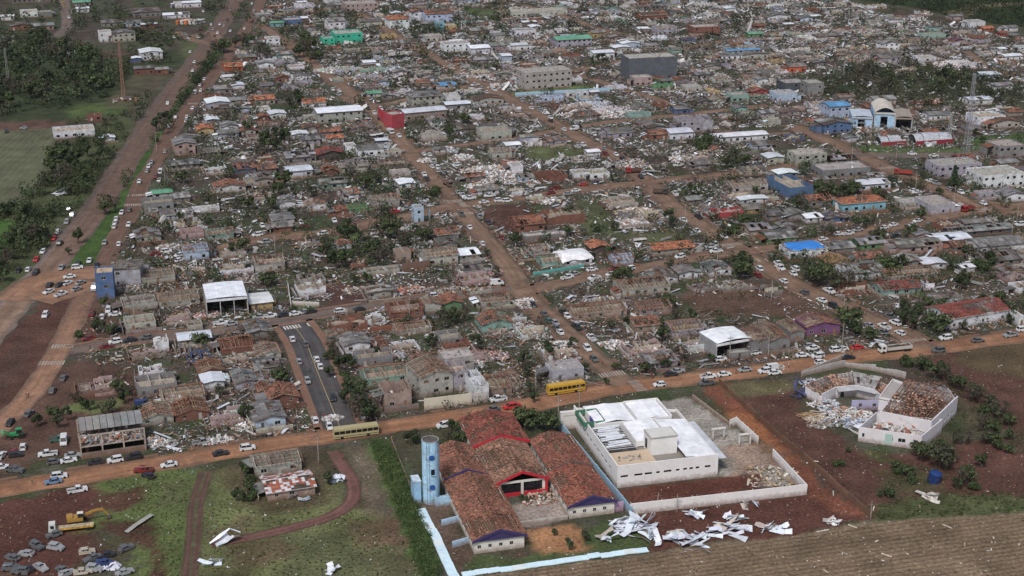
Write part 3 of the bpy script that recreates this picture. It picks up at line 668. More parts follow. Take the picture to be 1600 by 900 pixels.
        nu,nv=16,12; T=MB(); X,Y=np.meshgrid(np.linspace(-hw-.6,hw+.6,nu+1),np.linspace(-hd-.6,hd+.6,nv+1),indexing='ij')
        S_=.8 if roof=='tarpb' else 1.0; X=X*S_*(1+.06*np.sin(Y*1.3)); Y=Y*S_*(1+.07*np.sin(X*.9))
        if roof=='tarpb':
            m=MB(); rubble(m,w,d,140,z-.1,.4,.9); m.box(-hw,hw,-hd,hd,z-.3,z-.05,(.12,.10,.09)); m.build('broken_roof',M_ROOF,root)
        Z=z+.25+(.8 if roof=='tarpb' else 1.3)*np.clip(1-(abs(X)/(hw+.6))**4,0,1)*np.clip(1-(abs(Y)/(hd+.6))**3,0,1)*1.0+(fbm(X,Y,2.2,5)-.5)*(.25 if roof=='tarpw' else .6); Z[0]-=.6;Z[-1]-=.7;Z[:,0]-=.8
        V=np.stack([X,Y,Z],-1); Q=np.stack([V[:-1,:-1],V[1:,:-1],V[1:,1:],V[:-1,1:]],2).reshape(-1,4,3); T.quads(Q,np.tile(np.array(tc),(len(Q),1))*(1+rng.uniform(-.04,.04,len(Q)))[:,None])
        T.build('tarpaulin',M_METAL,root)
    if roof in('open','ruin') and (mid or random.random()<.5):
        for _ in range(random.randint(2,6)):
            a=(random.uniform(-hw,hw),random.uniform(-hd,hd),random.uniform(.3,h)); b=(a[0]+random.uniform(-4,4),a[1]+random.uniform(-3,3),random.uniform(.2,h*.9)); RF.beam(a,b,.14,.14,jit(random.choice(WOOD),.2))
        if roof=='open' and random.random()<.5:
            n=int(w/1.6)
            for i in range(n):
                if random.random()<.35: continue
                x=-hw+(i+.5)*w/n; RF.beam((x,-hd,h),(x+random.uniform(-.4,.4),hd*random.uniform(.0,1),h+random.uniform(-.3,.5)),.13,.16,jit(random.choice(WOOD),.2))
    if RF.hx: stuff(RF.build('rafters',M_WOOD,root))
    W.build('wall',M_WALL,root)
    if damaged:
        RU=MB(); n=int(w*d*(1.1 if near else .6 if mid else .25)*(1.7 if roof=='ruin' else 1)); n=min(n,420); kk=1 if near else 1.35 if mid else 2.0
        rubble(RU,w*(1.25 if roof=='ruin' else .95),d*(1.25 if roof=='ruin' else .95),n,.1 if not two else h-2.8,.9,kk*.9,
               cols=rubc or [base,tuple(v*.7 for v in base),(.5,.5,.49),(.22,.14,.1),(.18,.09,.06),(.3,.29,.28),(.09,.08,.07),(.07,.065,.06)] if random.random()<.75 else None)
        stuff(RU.build('rubble',M_DEB,root))
    if not label and not big and roof!='ruin' and random.random()<.62:
        m=MB(); m2=MB(); sd_=random.choice((-1,1)); lw=random.uniform(2,3.6); ld=d*random.uniform(.4,.8); y0=-hd+random.uniform(0,d-ld); za=h*random.uniform(.72,.9); zb=za-.5
        xa=hw if sd_>0 else -hw-lw; cc=jit(random.choice((FC[0],FC[1],FC[2],MET[1],(.10,.08,.07),TILE[1])),.2); nn=max(2,int(ld/1.1))
        for i in range(nn):
            if random.random()<.15: continue
            ya,yb=y0+i*ld/nn,y0+(i+.97)*ld/nn; z0_,z1_=(za,zb) if sd_>0 else (zb,za); q=random.uniform(-.06,.06)
            m.hex([(xa,ya,z0_+q),(xa+lw,ya,z1_+q),(xa+lw,yb,z1_+q),(xa,yb,z0_+q)]+[(xa,ya,z0_+q+.06),(xa+lw,ya,z1_+q+.06),(xa+lw,yb,z1_+q+.06),(xa,yb,z0_+q+.06)],jit(cc,.15))
        if m.hx: m.build('lean_to_roof',M_ROOF,root)
        xo=xa+lw-.2 if sd_>0 else xa+.2; wallrun(m2,(xo,y0),(xo,y0+ld),zb-.1,jit(base,.2),.14,(),random.choice((0,.5)))
        if random.random()<.5: wallrun(m2,(xa+.2,y0+.05),(xa+lw-.3,y0+.05),zb-.15,jit(base,.2),.14)
        if m2.hx: m2.build('lean_to_wall',M_WALL,root)
    if place and py>215 and random.random()<.55 and not label:
        m=MB(); yc=jit(random.choice(((.30,.27,.23),(.20,.12,.09),(.40,.38,.34),(.24,.22,.20),base)),.2); g_=random.uniform(2,3.5); hh_=random.uniform(.9,1.8)
        if random.random()<.6: wallrun(m,(-hw-.5,-hd-g_),(hw+1.5,-hd-g_),hh_,yc,.14,(),random.choice((0,.35)))
        wallrun(m,(-hw-1.2,hd),(-hw-1.2,-hd-g_+.3),hh_,yc,.14,(),random.choice((0,.35)))
        if m.hx: m.build('yard_wall',M_WALL,root)
    if solar:
        m=MB(); m.box(-1.6,1.6,-hd*.8,-hd*.2,z+rise*.55,z+rise*.62,(.03,.035,.06)); m.build('solar_panel',M_GLASS,root)
    rt=ROOFTXT.get(roof,'roof'); sz='two-storey ' if two and h<8.4 else 'tall ' if h>=8.4 else ('small ' if w<7.5 else 'long ' if w>17 else '')
    lab=label or (f"{sz}{cn} walled house with {rt}" if name not in('warehouse','apartment_building') else f"{sz}{cn} {name.replace('_',' ')} with {rt}")
    reg(root,lab,cat or {'warehouse':'warehouse','apartment_building':'apartment building'}.get(name,'house'),px,py,None,bool(label))
    return root
# ---------------------------------------------------------------- cars
CARC={'w':((.58,.59,.60),'white'),'s':((.27,.28,.29),'silver grey'),'k':((.025,.027,.032),'black'),'r':((.16,.02,.02),'dark red'),'R':((.45,.03,.03),'bright red'),
'b':((.12,.20,.32),'light blue'),'B':((.03,.05,.14),'navy blue'),'n':((.06,.13,.11),'green'),'o':((.40,.28,.06),'yellow'),'G':((.10,.105,.11),'dark grey'),'e':((.38,.34,.28),'beige')}
def car_parts(kind,c):
    """returns MBs: body, window, wheel positions"""
    spec={'hatch':(3.9,.84,.62,[(-1.95,.55),(-1.85,.85),(-.95,.95),(1.75,.95),(1.93,.6)],(-.95,-.3,1.35,1.85),1.46),
      'sedan':(4.4,.86,.6,[(-2.2,.5),(-2.1,.78),(-1.0,.9),(1.3,.92),(2.1,.9),(2.2,.6)],(-1.05,-.35,.95,1.5),1.42),
      'suv':(4.3,.9,.7,[(-2.15,.6),(-2.05,.95),(-1.1,1.05),(1.95,1.08),(2.13,.7)],(-1.15,-.55,1.6,2.02),1.68),
      'pickup':(5.1,.9,.7,[(-2.55,.6),(-2.45,.98),(-1.35,1.05),(.55,1.05)],(-1.35,-.8,.35,.55),1.72),
      'van':(4.9,.95,.8,[(-2.45,.6),(-2.35,1.0),(-1.7,1.15),(2.4,1.2),(2.45,.7)],(-1.75,-1.1,2.3,2.43),2.05)}[kind]
    L,hw,_,prof,(g0,g1,g2,g3),rz=spec
    B=MB(); zb=.28
    pr=prof
    for i in range(len(pr)-1):
        (x0,z0),(x1,z1)=pr[i],pr[i+1]
        w0=hw*(.86 if i==0 else 1); w1=hw*(.88 if i==len(pr)-2 else 1)
        i0,i1=w0-.08,w1-.08
        B.hex([(x0,-w0,zb),(x1,-w1,zb),(x1,w1,zb),(x0,w0,zb),(x0,-i0,z0),(x1,-i1,z1),(x1,i1,z1),(x0,i0,z0)],c)
    if kind=='pickup':
        for y in (-hw+.04,hw-.04): B.box(.55,2.5,y-.05,y+.05,zb,1.0,c)
        B.box(2.44,2.54,-hw+.09,hw-.09,zb,1.0,c); B.box(.55,2.44,-hw+.09,hw-.09,zb,.62,(.05,.05,.05)); zt=1.05
    zt=pr[2][1]; rw=hw-.2
    B.hex([(g1,-rw,rz-.03),(g2,-rw,rz-.03),(g2,rw,rz-.03),(g1,rw,rz-.03),(g1+.1,-rw+.08,rz+.03),(g2-.1,-rw+.08,rz+.03),(g2-.1,rw-.08,rz+.03),(g1+.1,rw-.08,rz+.03)],c)
    bw=hw-.1
    for xa,xb in ((g0,g1),(g3,g2),((g0+g3)/2,(g0+g3)/2)):     # pillars
        for s in (-1,1): B.beam((xa,s*bw*.98,zt),(xb,s*rw,rz-.03),.07,.07,c)
    B.box(-L/2-.04,-L/2+.1,-hw*.8,hw*.8,.3,.5,tuple(v*.5 for v in c)); 
    for s in (-1,1): B.box(-L/2+.02,-L/2+.12,s*hw*.62-.17,s*hw*.62+.17,.56,.68,(.55,.55,.5)); B.box(L/2-.06 if kind!='pickup' else 2.5,L/2+.02,s*hw*.72-.12,s*hw*.72+.12,.62,.8,(.3,.02,.02))
    GM=MB(); e=.0
    GM.hex([(g0,-bw,zt),(g3,-bw,zt),(g3,bw,zt),(g0,bw,zt),(g1,-rw+.01,rz-.035),(g2,-rw+.01,rz-.035),(g2,rw-.01,rz-.035),(g1,rw-.01,rz-.035)],(.02,.022,.026))
    if kind=='van': B.box(-.2,2.3,-bw-.02,bw+.02,zt-.02,rz-.1,c)
    wx=L/2-.78
    return B,GM,[(-wx,-hw+.08),(-wx,hw-.08),(wx,-hw+.08),(wx,hw-.08)]
def wheelmesh():
    mb=MB(); n=12;r=.33
    for i in range(n):
        a,b=2*math.pi*i/n,2*math.pi*(i+1)/n; ca,sa,cb,sb=math.cos(a)*r,math.sin(a)*r,math.cos(b)*r,math.sin(b)*r
        mb.quad((ca,-.1,sa+r),(cb,-.1,sb+r),(cb,.1,sb+r),(ca,.1,sa+r),(.02,.02,.02))
        for y in(-.1,.1): mb.tri((0,y,r),(ca,y,sa+r),(cb,y,sb+r),(.02,.02,.02)); 
    for y in(-.105,.105): mb.box(-.13,.13,y-.01,y+.01,r-.13,r+.13,(.2,.2,.2))
    o=mb.build('wheel',M_TYRE); m=o.data; bpy.data.objects.remove(o); return m
WHEEL=wheelmesh(); _cm={}
def carmeshes(kind,cc):
    key=(kind,cc)
    if key not in _cm:
        B,GM,w=car_parts(kind,CARC[cc][0]); one,og,_=car_parts(kind,CARC[cc][0]); 
        for x,y in w: one.box(x-.32,x+.32,y-.1,y+.1,0,.62,(.02,.02,.02))
        one.hx+=og.hx
        a=B.build('body',M_CAR);b=GM.build('window',M_GLASS);c=one.build('car',M_CAR); _cm[key]=(a.data,b.data,c.data,w)
        for o in(a,b,c): bpy.data.objects.remove(o)
    return _cm[key]
CARCOUNT=0
NM={'hatch':('car','hatchback'),'sedan':('car','saloon car'),'suv':('car','tall estate car'),'pickup':('pickup_truck','pickup truck'),'van':('van','van')}
def car(px,py,cc,kind=None,ang=None,state=None,wreck=False,xy=None):
    global CARCOUNT; CARCOUNT+=1; random.seed(CARCOUNT*13+5)
    x,y=xy if xy else G(px,py)
    if xy: px,py=PX(x,y)
    kind=kind or random.choices(('hatch','sedan','suv','pickup','van'),(.36,.28,.16,.15,.05))[0]
    rd,ra,rw,ri=road_near(x,y)
    if ang is None:
        ang=ra if rd<rw/2+7 else GA+random.choice((0,0,math.pi/2))
        ang+=random.uniform(-.07,.07)+(math.pi if random.random()<.5 else 0)
    a,b,c,w=carmeshes(kind,cc)
    nm=NM[kind][0] if not wreck else 'wrecked_car'
    zz=.045 if rd<rw/2 else 0.0
    if py>300 and not wreck:
        root=empty(nm,x,y,ang,zz); link('body',a,root); link('window',b,root)
        for wx,wy in w: link('wheel',WHEEL,root,(wx,wy,0))
    elif wreck:
        root=empty(nm,x,y,ang,0); B,GM,w=car_parts(kind,CARC[cc][0]); 
        def dent(mb):
            H_=np.array(mb.hx)[:,:24].reshape(-1,8,3) if mb.hx else None
            if H_ is not None:
                n=.6*np.sin(H_[...,0]*3+CARCOUNT)*np.cos(H_[...,1]*4+CARCOUNT*2); H_[...,2]-=np.clip(n*.28,-.1,.35)*(H_[...,2]>.6); H_[...,1]+=n*.12; H_+=rng.normal(0,.025,H_.shape)
                mb.hx=[tuple(h.ravel())+m[24:] for h,m in zip(H_,mb.hx)]
        dent(B); B.build('body',M_CAR,root)
        m=MB(); m.box(-1.0,1.2,-.6,.6,.5,.75,(.03,.03,.03)); m.box(-.3,.0,-.6,.6,.7,1.1,(.06,.05,.05)); m.box(.7,.95,-.6,.6,.7,1.1,(.06,.05,.05)); m.build('seats',M_TYRE,root)
        for k,(wx,wy) in enumerate(w):
            if random.random()<.7: link('wheel',WHEEL,root,(wx,wy,0))
    else:
        root=link(nm,c,None,(x,y,zz),ang)
    mark(x,y,4.6,2,ang,.3)
    cn=CARC[cc][1]; k=NM[kind][1]
    lab=f"wrecked {cn} {k} without windows" if wreck else f"{cn} {k}"
    if state: lab=state
    wherer={'A1':'on the brown street','A2':'on the long brown street','A3':'on the asphalt street','B1':'on the narrow cross street','B2':'on the cross street','B3':'on the cross street','A4':'on the wide street','H1':'on the highway','H2':'on the muddy side road','bottom':'on the orange dirt road'}
    if rd<rw/2+1.5 and ROADS[ri][4] in wherer and not state: lab+=' '+wherer[ROADS[ri][4]]
    reg(root,lab,'pickup truck' if kind=='pickup' else 'van' if kind=='van' else 'car',px,py,None,bool(state)); return root
# ---------------------------------------------------------------- trees
def crown_mesh(seed,n,nl,sx,sz,base,tone,leaf=.1,sparse=False):
    r=np.random.default_rng(seed); Cn=[];
    for i in range(nl):
        a=r.uniform(0,6.283); e=r.uniform(-.4,1); rr=r.uniform(.25,.75)
        Cn.append((math.cos(a)*rr*sx*1.1*math.cos(e*.8),math.sin(a)*rr*sx*1.1*math.cos(e*.8),base+sz*(.42+.42*e),r.uniform(.22,.52)*sx))
    Cn=np.array(Cn); k=r.integers(0,nl,n); v=r.normal(size=(n,3)); v/=np.linalg.norm(v,axis=1)[:,None]
    rad=Cn[k,3]*r.uniform(.3,1.35,n)**.7; Pc=Cn[k,:3]+v*rad[:,None]*np.array((1,1,.8))
    Pc[:,2]=np.maximum(Pc[:,2],base*.6)
    t=r.normal(size=(n,3)); t-=v*(t*v).sum(1)[:,None]*.6; t/=np.linalg.norm(t,axis=1)[:,None]; b=np.cross(v,t)+r.normal(0,.3,(n,3)); b/=np.linalg.norm(b,axis=1)[:,None]
    s=leaf*r.uniform(.5,1.25,n)[:,None]; w=s*r.uniform(.45,.9,n)[:,None]
    Q=np.stack([Pc-t*s-b*w*.3,Pc+b*w,Pc+t*s+b*w*.2,Pc-b*w],1)
    tone=np.array(tone); lob=r.uniform(.7,1.3,nl)[k]
    Cc=tone*(lob*r.uniform(.65,1.35,n))[:,None]; Cc[:,0]*=r.uniform(.85,1.25,n)
    return Q,Cc,Cn
TREEV=[]
for i,(n,nl,sx,sz,base,tone,leaf,lim) in enumerate([
    (900,11,.42,.75,.25,(.044,.064,.027),.062,5),(800,9,.36,.8,.20,(.034,.050,.023),.065,4),(950,14,.48,.62,.28,(.052,.072,.031),.060,6),
    (420,10,.42,.7,.28,(.062,.072,.042),.055,8),(700,7,.28,.85,.15,(.031,.045,.022),.065,3),(210,12,.42,.7,.30,(.065,.062,.045),.05,11),(800,12,.55,.5,.08,(.048,.072,.028),.065,5)]):
    Q,Cc,Cn=crown_mesh(40+i,n,nl,sx,sz,base,tone,leaf)
    m=MB(); m.quads(Q,Cc); o=m.build('crown',M_LEAF); cm=o.data; bpy.data.objects.remove(o)
    m=MB(); m.cyl(0,0,-.02,base+.15,.035,.022,6,(.07,.05,.04),False)
    for j in range(min(lim,len(Cn))):
        m.beam((0,0,base*.7),tuple(Cn[j,:3]),.016,.016,(.07,.05,.04))
        for _ in range(2 if i in(3,5) else 1): m.beam(tuple(Cn[j,:3]),tuple(Cn[j,:3]+np.array((random.uniform(-.25,.25),random.uniform(-.25,.25),random.uniform(.02,.25)))),.01,.01,(.16,.14,.12))
    o=m.build('trunk',M_BARK); tm=o.data; bpy.data.objects.remove(o)
    TREEV.append((cm,tm))
# conifer, palm
m=MB()
for i in range(300):
    z=random.uniform(.12,1); r=(1-z)*.26+.02; a=random.uniform(0,6.28); rr=r*random.uniform(.5,1); c=np.array((math.cos(a)*rr,math.sin(a)*rr,z)); t=np.array((math.cos(a),math.sin(a),-.35))*.07; b=np.array((-math.sin(a),math.cos(a),0))*.05
    m.quad(c-t,c+b,c+t,c-b,jit((.03,.055,.025),.4))
o=m.build('crown',M_LEAF); _c=o.data; bpy.data.objects.remove(o); m=MB(); m.cyl(0,0,-.02,.9,.03,.01,6,(.07,.05,.04)); o=m.build('trunk',M_BARK); TREEV.append((_c,o.data)); bpy.data.objects.remove(o)
m=MB()
for i in range(16):
    a=i*.41+random.random()*.3; L=.38; p=np.array((0,0,.82)); el=random.uniform(-.2,.9)
    for k in range(5):
        q=p+np.array((math.cos(a)*math.cos(el),math.sin(a)*math.cos(el),math.sin(el)))*L/5; s=np.array((-math.sin(a),math.cos(a),0))*.05*(1-k/6)
        m.quad(p-s,p+s,q+s*.8-(0,0,.02),q-s*.8-(0,0,.02),jit((.07,.095,.035),.3)); p=q; el-=.38
o=m.build('crown',M_LEAF); _c=o.data; bpy.data.objects.remove(o); m=MB(); m.cyl(0,0,-.02,.83,.028,.018,6,(.12,.10,.08)); o=m.build('trunk',M_BARK); TREEV.append((_c,o.data)); bpy.data.objects.remove(o)
TN=['leafy green %','dark green %','broad green %','storm-thinned grey-green %','narrow dark green %','nearly bare %','low spreading green %','dark conifer','palm tree']
TREEC=0
TREES=[]
def tree(px,py,h,v=None,xy=None,label=None):
    x,y=xy if xy else G(px,py)
    TREES.append((x,y,h,v,label)); mark(x,y,h*.5,h*.5,0,0)
def grow(x,y,h,v,label):
    global TREEC; TREEC+=1; random.seed(TREEC*3+11)
    px,py=PX(x,y)
    if v is None: v=random.choices(range(7),(3,3,3,3,2,3,1))[0] if h>3.5 else random.choice((6,6,0,2))
    root=empty('palm_tree' if v==8 else 'bush' if h<4.6 else 'tree',x,y,random.uniform(0,6.28)); s=h*random.uniform(.9,1.1); root.scale=(s*random.uniform(.9,1.2),s*random.uniform(.9,1.2),s)
    root.rotation_euler[0]=random.uniform(-.06,.06)
    link('crown',TREEV[v][0],root); link('trunk',TREEV[v][1],root)
    reg(root,label or (('tall ' if h>=9 else 'small ' if h<3.6 else '')+TN[v].replace('%','tree' if h>=4.6 else 'bush')),'tree' if h>=4.6 else 'bush',px,py); return root
# ---------------------------------------------------------------- houses read off the photograph, by tile (col*400, row*225; quarter pixels)
# x0,y0,x1,depth,height,wall,roof
HD={(0,1):"1100 75 1225 12 6 s fc|1350 310 1540 9 3 w tile|1470 190 1600 8 3 B tile|1540 275 1680 8 3.5 c open|905 430 1090 9 5 g open|1095 370 1190 8 3 g fc|960 345 1080 6 3 w metalg|1015 485 1120 9 3.2 b fc|1125 470 1210 7 3 w fc|860 625 1010 10 3.2 c fc|1210 440 1375 4 2.5 w flat|1140 600 1280 8 3 p open|1300 605 1465 8 3 t raft|1160 735 1310 9 5 b raft|885 885 1100 9 3.5 c raft|1370 830 1590 10 3 w open|1160 840 1300 7 3 g ruin|1290 190 1420 8 3 w ruin|1060 165 1250 8 3 g fc|1450 130 1590 8 3 g ruin|1250 85 1380 8 3 g fc|1100 545 1270 7 3 w ruin|1380 720 1540 7 3 c ruin|1400 270 1500 5 3 w open",
(1,1):"195 130 380 12 4 g fc|395 120 560 10 5 k tiler|640 85 800 8 5 w fc|570 70 632 8 5 w flat|785 82 910 7 3 c open|200 215 355 9 4 w metal|0 270 110 10 4 c fc|410 290 570 9 3.5 t fc|540 190 700 9 4 c fc|780 162 950 9 3 g raft|900 285 1000 8 3 w metal|850 212 970 6 2.6 c flat|150 412 250 8 4 w fc|110 510 240 8 3.2 w fch|320 425 440 8 3 w raft|530 350 645 8 3 w tile|580 438 700 7 3 n raft|730 405 900 10 4 c raft|505 455 575 6 3 r tile|992 498 1050 5 7 b flat|880 745 970 6 5 s open|1065 768 1265 9 5 c raft|1270 735 1400 8 3 c metal|1130 605 1270 8 3 g tile|0 812 185 9 5 c raft|520 672 600 6 3 w tile|900 552 1000 6 2.5 w ruin|690 832 900 5 2.4 c open|280 895 440 8 3 c open|265 650 390 6 4 g ruin|1290 892 1480 8 3 p ruin|1480 100 1600 8 5 c raft|260 770 380 7 3 g ruin|20 190 130 8 3 g tile|420 200 510 7 3 r tile|1150 660 1260 6 3 g fc|600 780 700 6 3 r ruin|30 120 110 7 3 r ruin",
(2,1):"0 195 70 8 5 w flat|170 245 350 9 4 r open|390 225 480 7 4 w open|490 228 610 8 4 w open|225 512 460 10 5 r open|35 556 205 12 4 r tile|610 412 790 11 3 c ruin|80 612 310 5 2.4 g flat|190 782 325 8 3.5 t raft|500 692 615 8 3 k tileo|885 702 1140 8 3 c tileo|1235 832 1370 9 3.2 w fc|1045 850 1160 8 3 w fc|885 882 1035 9 3 w fc|1490 588 1620 9 4 s fc|1275 472 1450 8 3.5 R open|1455 442 1560 8 3 o fc|1375 312 1600 10 4 c raft|1430 385 1600 5 3 w metal|130 700 240 7 3 c raft|700 520 850 7 2.5 w ruin|0 330 100 8 3 w ruin|1110 120 1250 8 3 g ruin|820 130 980 10 3 k ruin|1450 190 1590 6 3 g ruin|120 380 220 7 3 w ruin|30 720 120 6 3 t ruin|640 760 760 7 3 b raft",
(3,1):"175 145 365 10 6 c flat|0 130 100 8 4 c metal|340 222 640 12 5 g flat|570 300 765 8 4 w metal|465 432 735 9 5 T tileh|1020 447 1165 14 5 l flat|840 402 960 7 2.6 c flat|1065 222 1330 12 6.5 l flat|1335 285 1600 14 6.5 w flat|1440 95 1600 12 6.5 g flat|1485 367 1600 9 4 w fc|1240 262 1320 6 4 w fc|1320 347 1430 5 3 l flat|370 502 480 7 3 B fc|240 498 340 7 3 w metal|5 628 180 9 3 n fc|130 722 375 9 4 w tarpb|375 792 515 9 3.5 o raft|580 672 735 9 3.5 n fc|742 672 818 6 3 p flat|825 692 1090 9 3.5 p fc|505 862 730 11 4 w fc|740 872 1060 9 3 c raft|1040 645 1270 9 3 w metal|930 612 1010 7 3.5 s fc|1320 692 1600 10 4 w fc|1150 592 1530 7 3 G fc|1230 532 1430 5 3 c fc|380 692 540 8 3 g fc|840 782 975 8 3 g fc|980 792 1110 7 3 w metal|1490 862 1600 8 4 p fc|1370 772 1600 11 3 g fc|1215 807 1290 4 2.6 w metal|260 402 430 10 3.5 g tile|10 482 130 8 3 g fc|130 482 235 8 3 g fc|560 752 720 7 2.6 w tile|0 380 90 8 3 g ruin|90 560 190 7 3 g fc|640 240 740 7 3 g fc|1160 680 1300 7 3 g tile|1400 690 1500 5 3 g fc|1080 540 1200 6 3 r ruin|400 130 560 8 3 k fc",
(0,2):"770 152 990 9 3 c open|1000 132 1255 10 3 c raft|790 277 980 8 3.5 c open|1045 227 1200 7 3 p ruin|1180 277 1270 5 3 c open|975 407 1060 6 5 w open|830 442 1000 6 3 p ruin|865 692 1115 9 4.5 g open|600 660 720 7 3 p ruin|1275 642 1405 7 3 w metal|1025 747 1290 9 3 c raft|1100 842 1310 9 3 r raft|880 872 1090 9 3 c raft|1320 882 1530 9 3 p ruin|1390 422 1590 9 3 r raft|1400 500 1560 7 3 g ruin|1205 472 1320 6 3 B ruin|1250 572 1400 8 3 r raft|1480 652 1600 9 4 l fc|1130 430 1200 6 3 g ruin|1000 620 1120 7 3 c ruin|500 660 590 6 .6 g flat|1120 60 1240 8 3 c ruin",
(1,2):"-30 147 108 10 3.5 o metal|270 57 440 8 4 w open|480 277 600 8 3 r open|605 270 700 8 3 r ruin|850 207 1050 10 4 r raft|1055 162 1160 7 4 c raft|1180 152 1290 8 4 n tile|1415 292 1600 9 4.5 t tile|1410 132 1590 8 3 c raft|560 412 715 9 3.5 w fc|740 402 830 8 2.5 r open|880 302 1100 7 2.5 c raft|860 432 1030 8 2.5 w ruin|1160 372 1290 8 3.5 g open|1200 422 1370 8 3 r ruin|640 502 860 7 4 g open|690 622 960 9 3.5 t raft|805 762 975 8 6.5 s open|990 522 1170 8 3 c raft|1450 682 1600 10 3.5 s raft|-40 325 105 10 3 g fc|0 642 115 9 3 l fc|0 545 150 8 3 g fc|90 742 270 9 3 r tile|0 892 190 11 4 b fc|10 462 160 8 3 c raft|1480 322 1600 8 3 p ruin|1330 472 1540 10 3 p ruin|700 242 810 6 3 w ruin|20 690 90 6 3 r raft|1340 60 1480 6 3 c ruin|520 172 620 1.2 .6 g flat",
(2,2):"390 212 720 9 3.5 s raft|795 182 1000 8 3.5 s raft|770 287 925 8 3.5 s tile|690 62 990 10 4 c raft|1000 312 1200 9 3 l raft|1090 412 1270 7 3.5 w ruin|1365 452 1490 3 2.6 g flat|1490 422 1600 10 6 g raft|250 592 450 7 4.5 l flat|0 640 60 10 3 s raft|60 332 230 10 3 w ruin|230 472 420 9 3 w ruin|0 250 120 9 3 w ruin|740 440 960 9 3 p ruin|1150 30 1290 6 2 g ruin|500 130 620 6 3 g ruin|850 240 960 6 3 g ruin|1310 22 1480 6 2.6 c ruin",
(3,2):"0 402 135 14 5 g raft|240 307 450 9 4.5 m raft|140 340 225 10 4.5 g raft|710 62 955 8 3.5 t tiler|480 52 670 7 3 r ruin|1562 242 1600 6 4 w flat|0 60 90 7 3 g ruin",
(1,3):"75 437 375 9 3.2 s metalr|0 285 290 8 3.8 c raft",
(0,0):"625 267 703 10 8 w flat|707 267 850 10 7 c fc|835 112 1010 20 5 g fch|1025 122 1190 10 4 w metal|885 182 985 6 4 r metal|790 172 890 10 4 b fc|640 172 760 12 4 g fch|480 82 560 8 4 w metal|460 42 570 10 4 g metalg|70 192 205 10 4 r fc|215 192 340 10 4 s fc|130 112 240 8 6 w open|10 132 95 8 4 w metal|245 112 330 9 5 g flat|80 22 350 10 4 g fc|0 272 90 8 4 w fc|885 382 1020 14 6 w metal|830 397 885 6 4 B metal|845 472 970 8 5 r fc|975 467 1055 6 4 r fc|385 352 495 6 4 w open|1095 52 1140 8 5 w flat|1145 52 1260 10 5 w metal|340 872 600 11 5 w open|660 892 720 7 3 w metal|1410 452 1520 10 4 O tileo|1345 592 1450 10 4 g fc|1452 562 1530 8 3 w metal|1300 692 1440 12 5 l metal|1240 852 1340 9 4 o tileo|1390 832 1490 9 4 w fc|1120 900 1230 9 3 g fc|1490 382 1600 8 3 r fc|1570 652 1640 8 3 r tile|550 762 640 6 4 r open|1395 505 1470 6 3 w metal|1380 700 1500 8 3 g fc|1500 760 1600 8 3 g ruin|1290 780 1370 7 3 g metal|1510 850 1600 8 3 c tile|720 640 840 6 2 g ruin",
(1,0):"565 77 765 15 7 p flat|455 202 560 14 9 w fc|180 162 290 10 5 B flat|95 172 178 7 4 T metalg|70 292 155 9 6 w flat|498 277 668 14 8 N flat|422 292 496 10 6 N flat|650 172 790 12 5 c fc|835 182 960 14 8 w tileh|985 132 1060 12 7 w tile|1065 152 1230 12 8.6 b tile|1135 202 1178 8 8 T flat|1180 197 1255 8 5 o flat|1345 222 1450 10 4 s fc|1470 252 1560 8 4 w fc|910 302 1060 10 4.5 p fc|1062 264 1165 8 5 c flat|1180 332 1340 12 6.5 w flat|1345 342 1465 12 5 w metal|1470 322 1600 11 4.5 l fc|20 432 110 8 4 w fc|140 372 235 8 4 t fc|120 412 245 5 4 l open|765 547 835 6 4 b fc|975 672 1170 13 7 c fch|1130 562 1250 9 3 w metalb|390 777 670 13 7 c metal|300 682 440 9 4 w tileo|0 662 120 9 4 c tileo|20 762 85 8 3 r tile|90 752 190 8 4 w metal|300 762 380 4 3.5 c flat|230 872 330 7 3 w metal|1410 884 1600 10 6 c open|1192 642 1280 8 5 w open|1190 692 1340 8 4 g metal|1370 662 1550 9 4 c tile|450 897 550 7 3 w tileo|130 522 210 8 4 r tile|250 502 320 7 3 w fc|1030 882 1170 9 4 c open|1010 542 1090 7 3 s tile|700 612 790 7 3 w metalg|490 520 620 9 3 t ruin|640 510 780 9 3 l ruin|650 460 830 8 3 t ruin|500 460 620 7 3 b ruin|1200 440 1340 10 5 c ruin|1350 480 1480 9 4 g ruin|1480 560 1600 6 3 w ruin|20 620 110 6 3 g fc|300 830 400 6 3 g tile|700 330 830 7 3 p ruin|850 350 900 5 3 w open|0 120 100 8 4 g flat|250 60 380 8 5 w open|790 250 880 6 4 o open|1540 390 1600 9 5 b metal|30 560 110 7 3 g fc|350 600 420 6 3 g raft|600 830 700 6 3 g raft|560 340 660 7 4 g ruin|450 60 540 8 4 g fc",
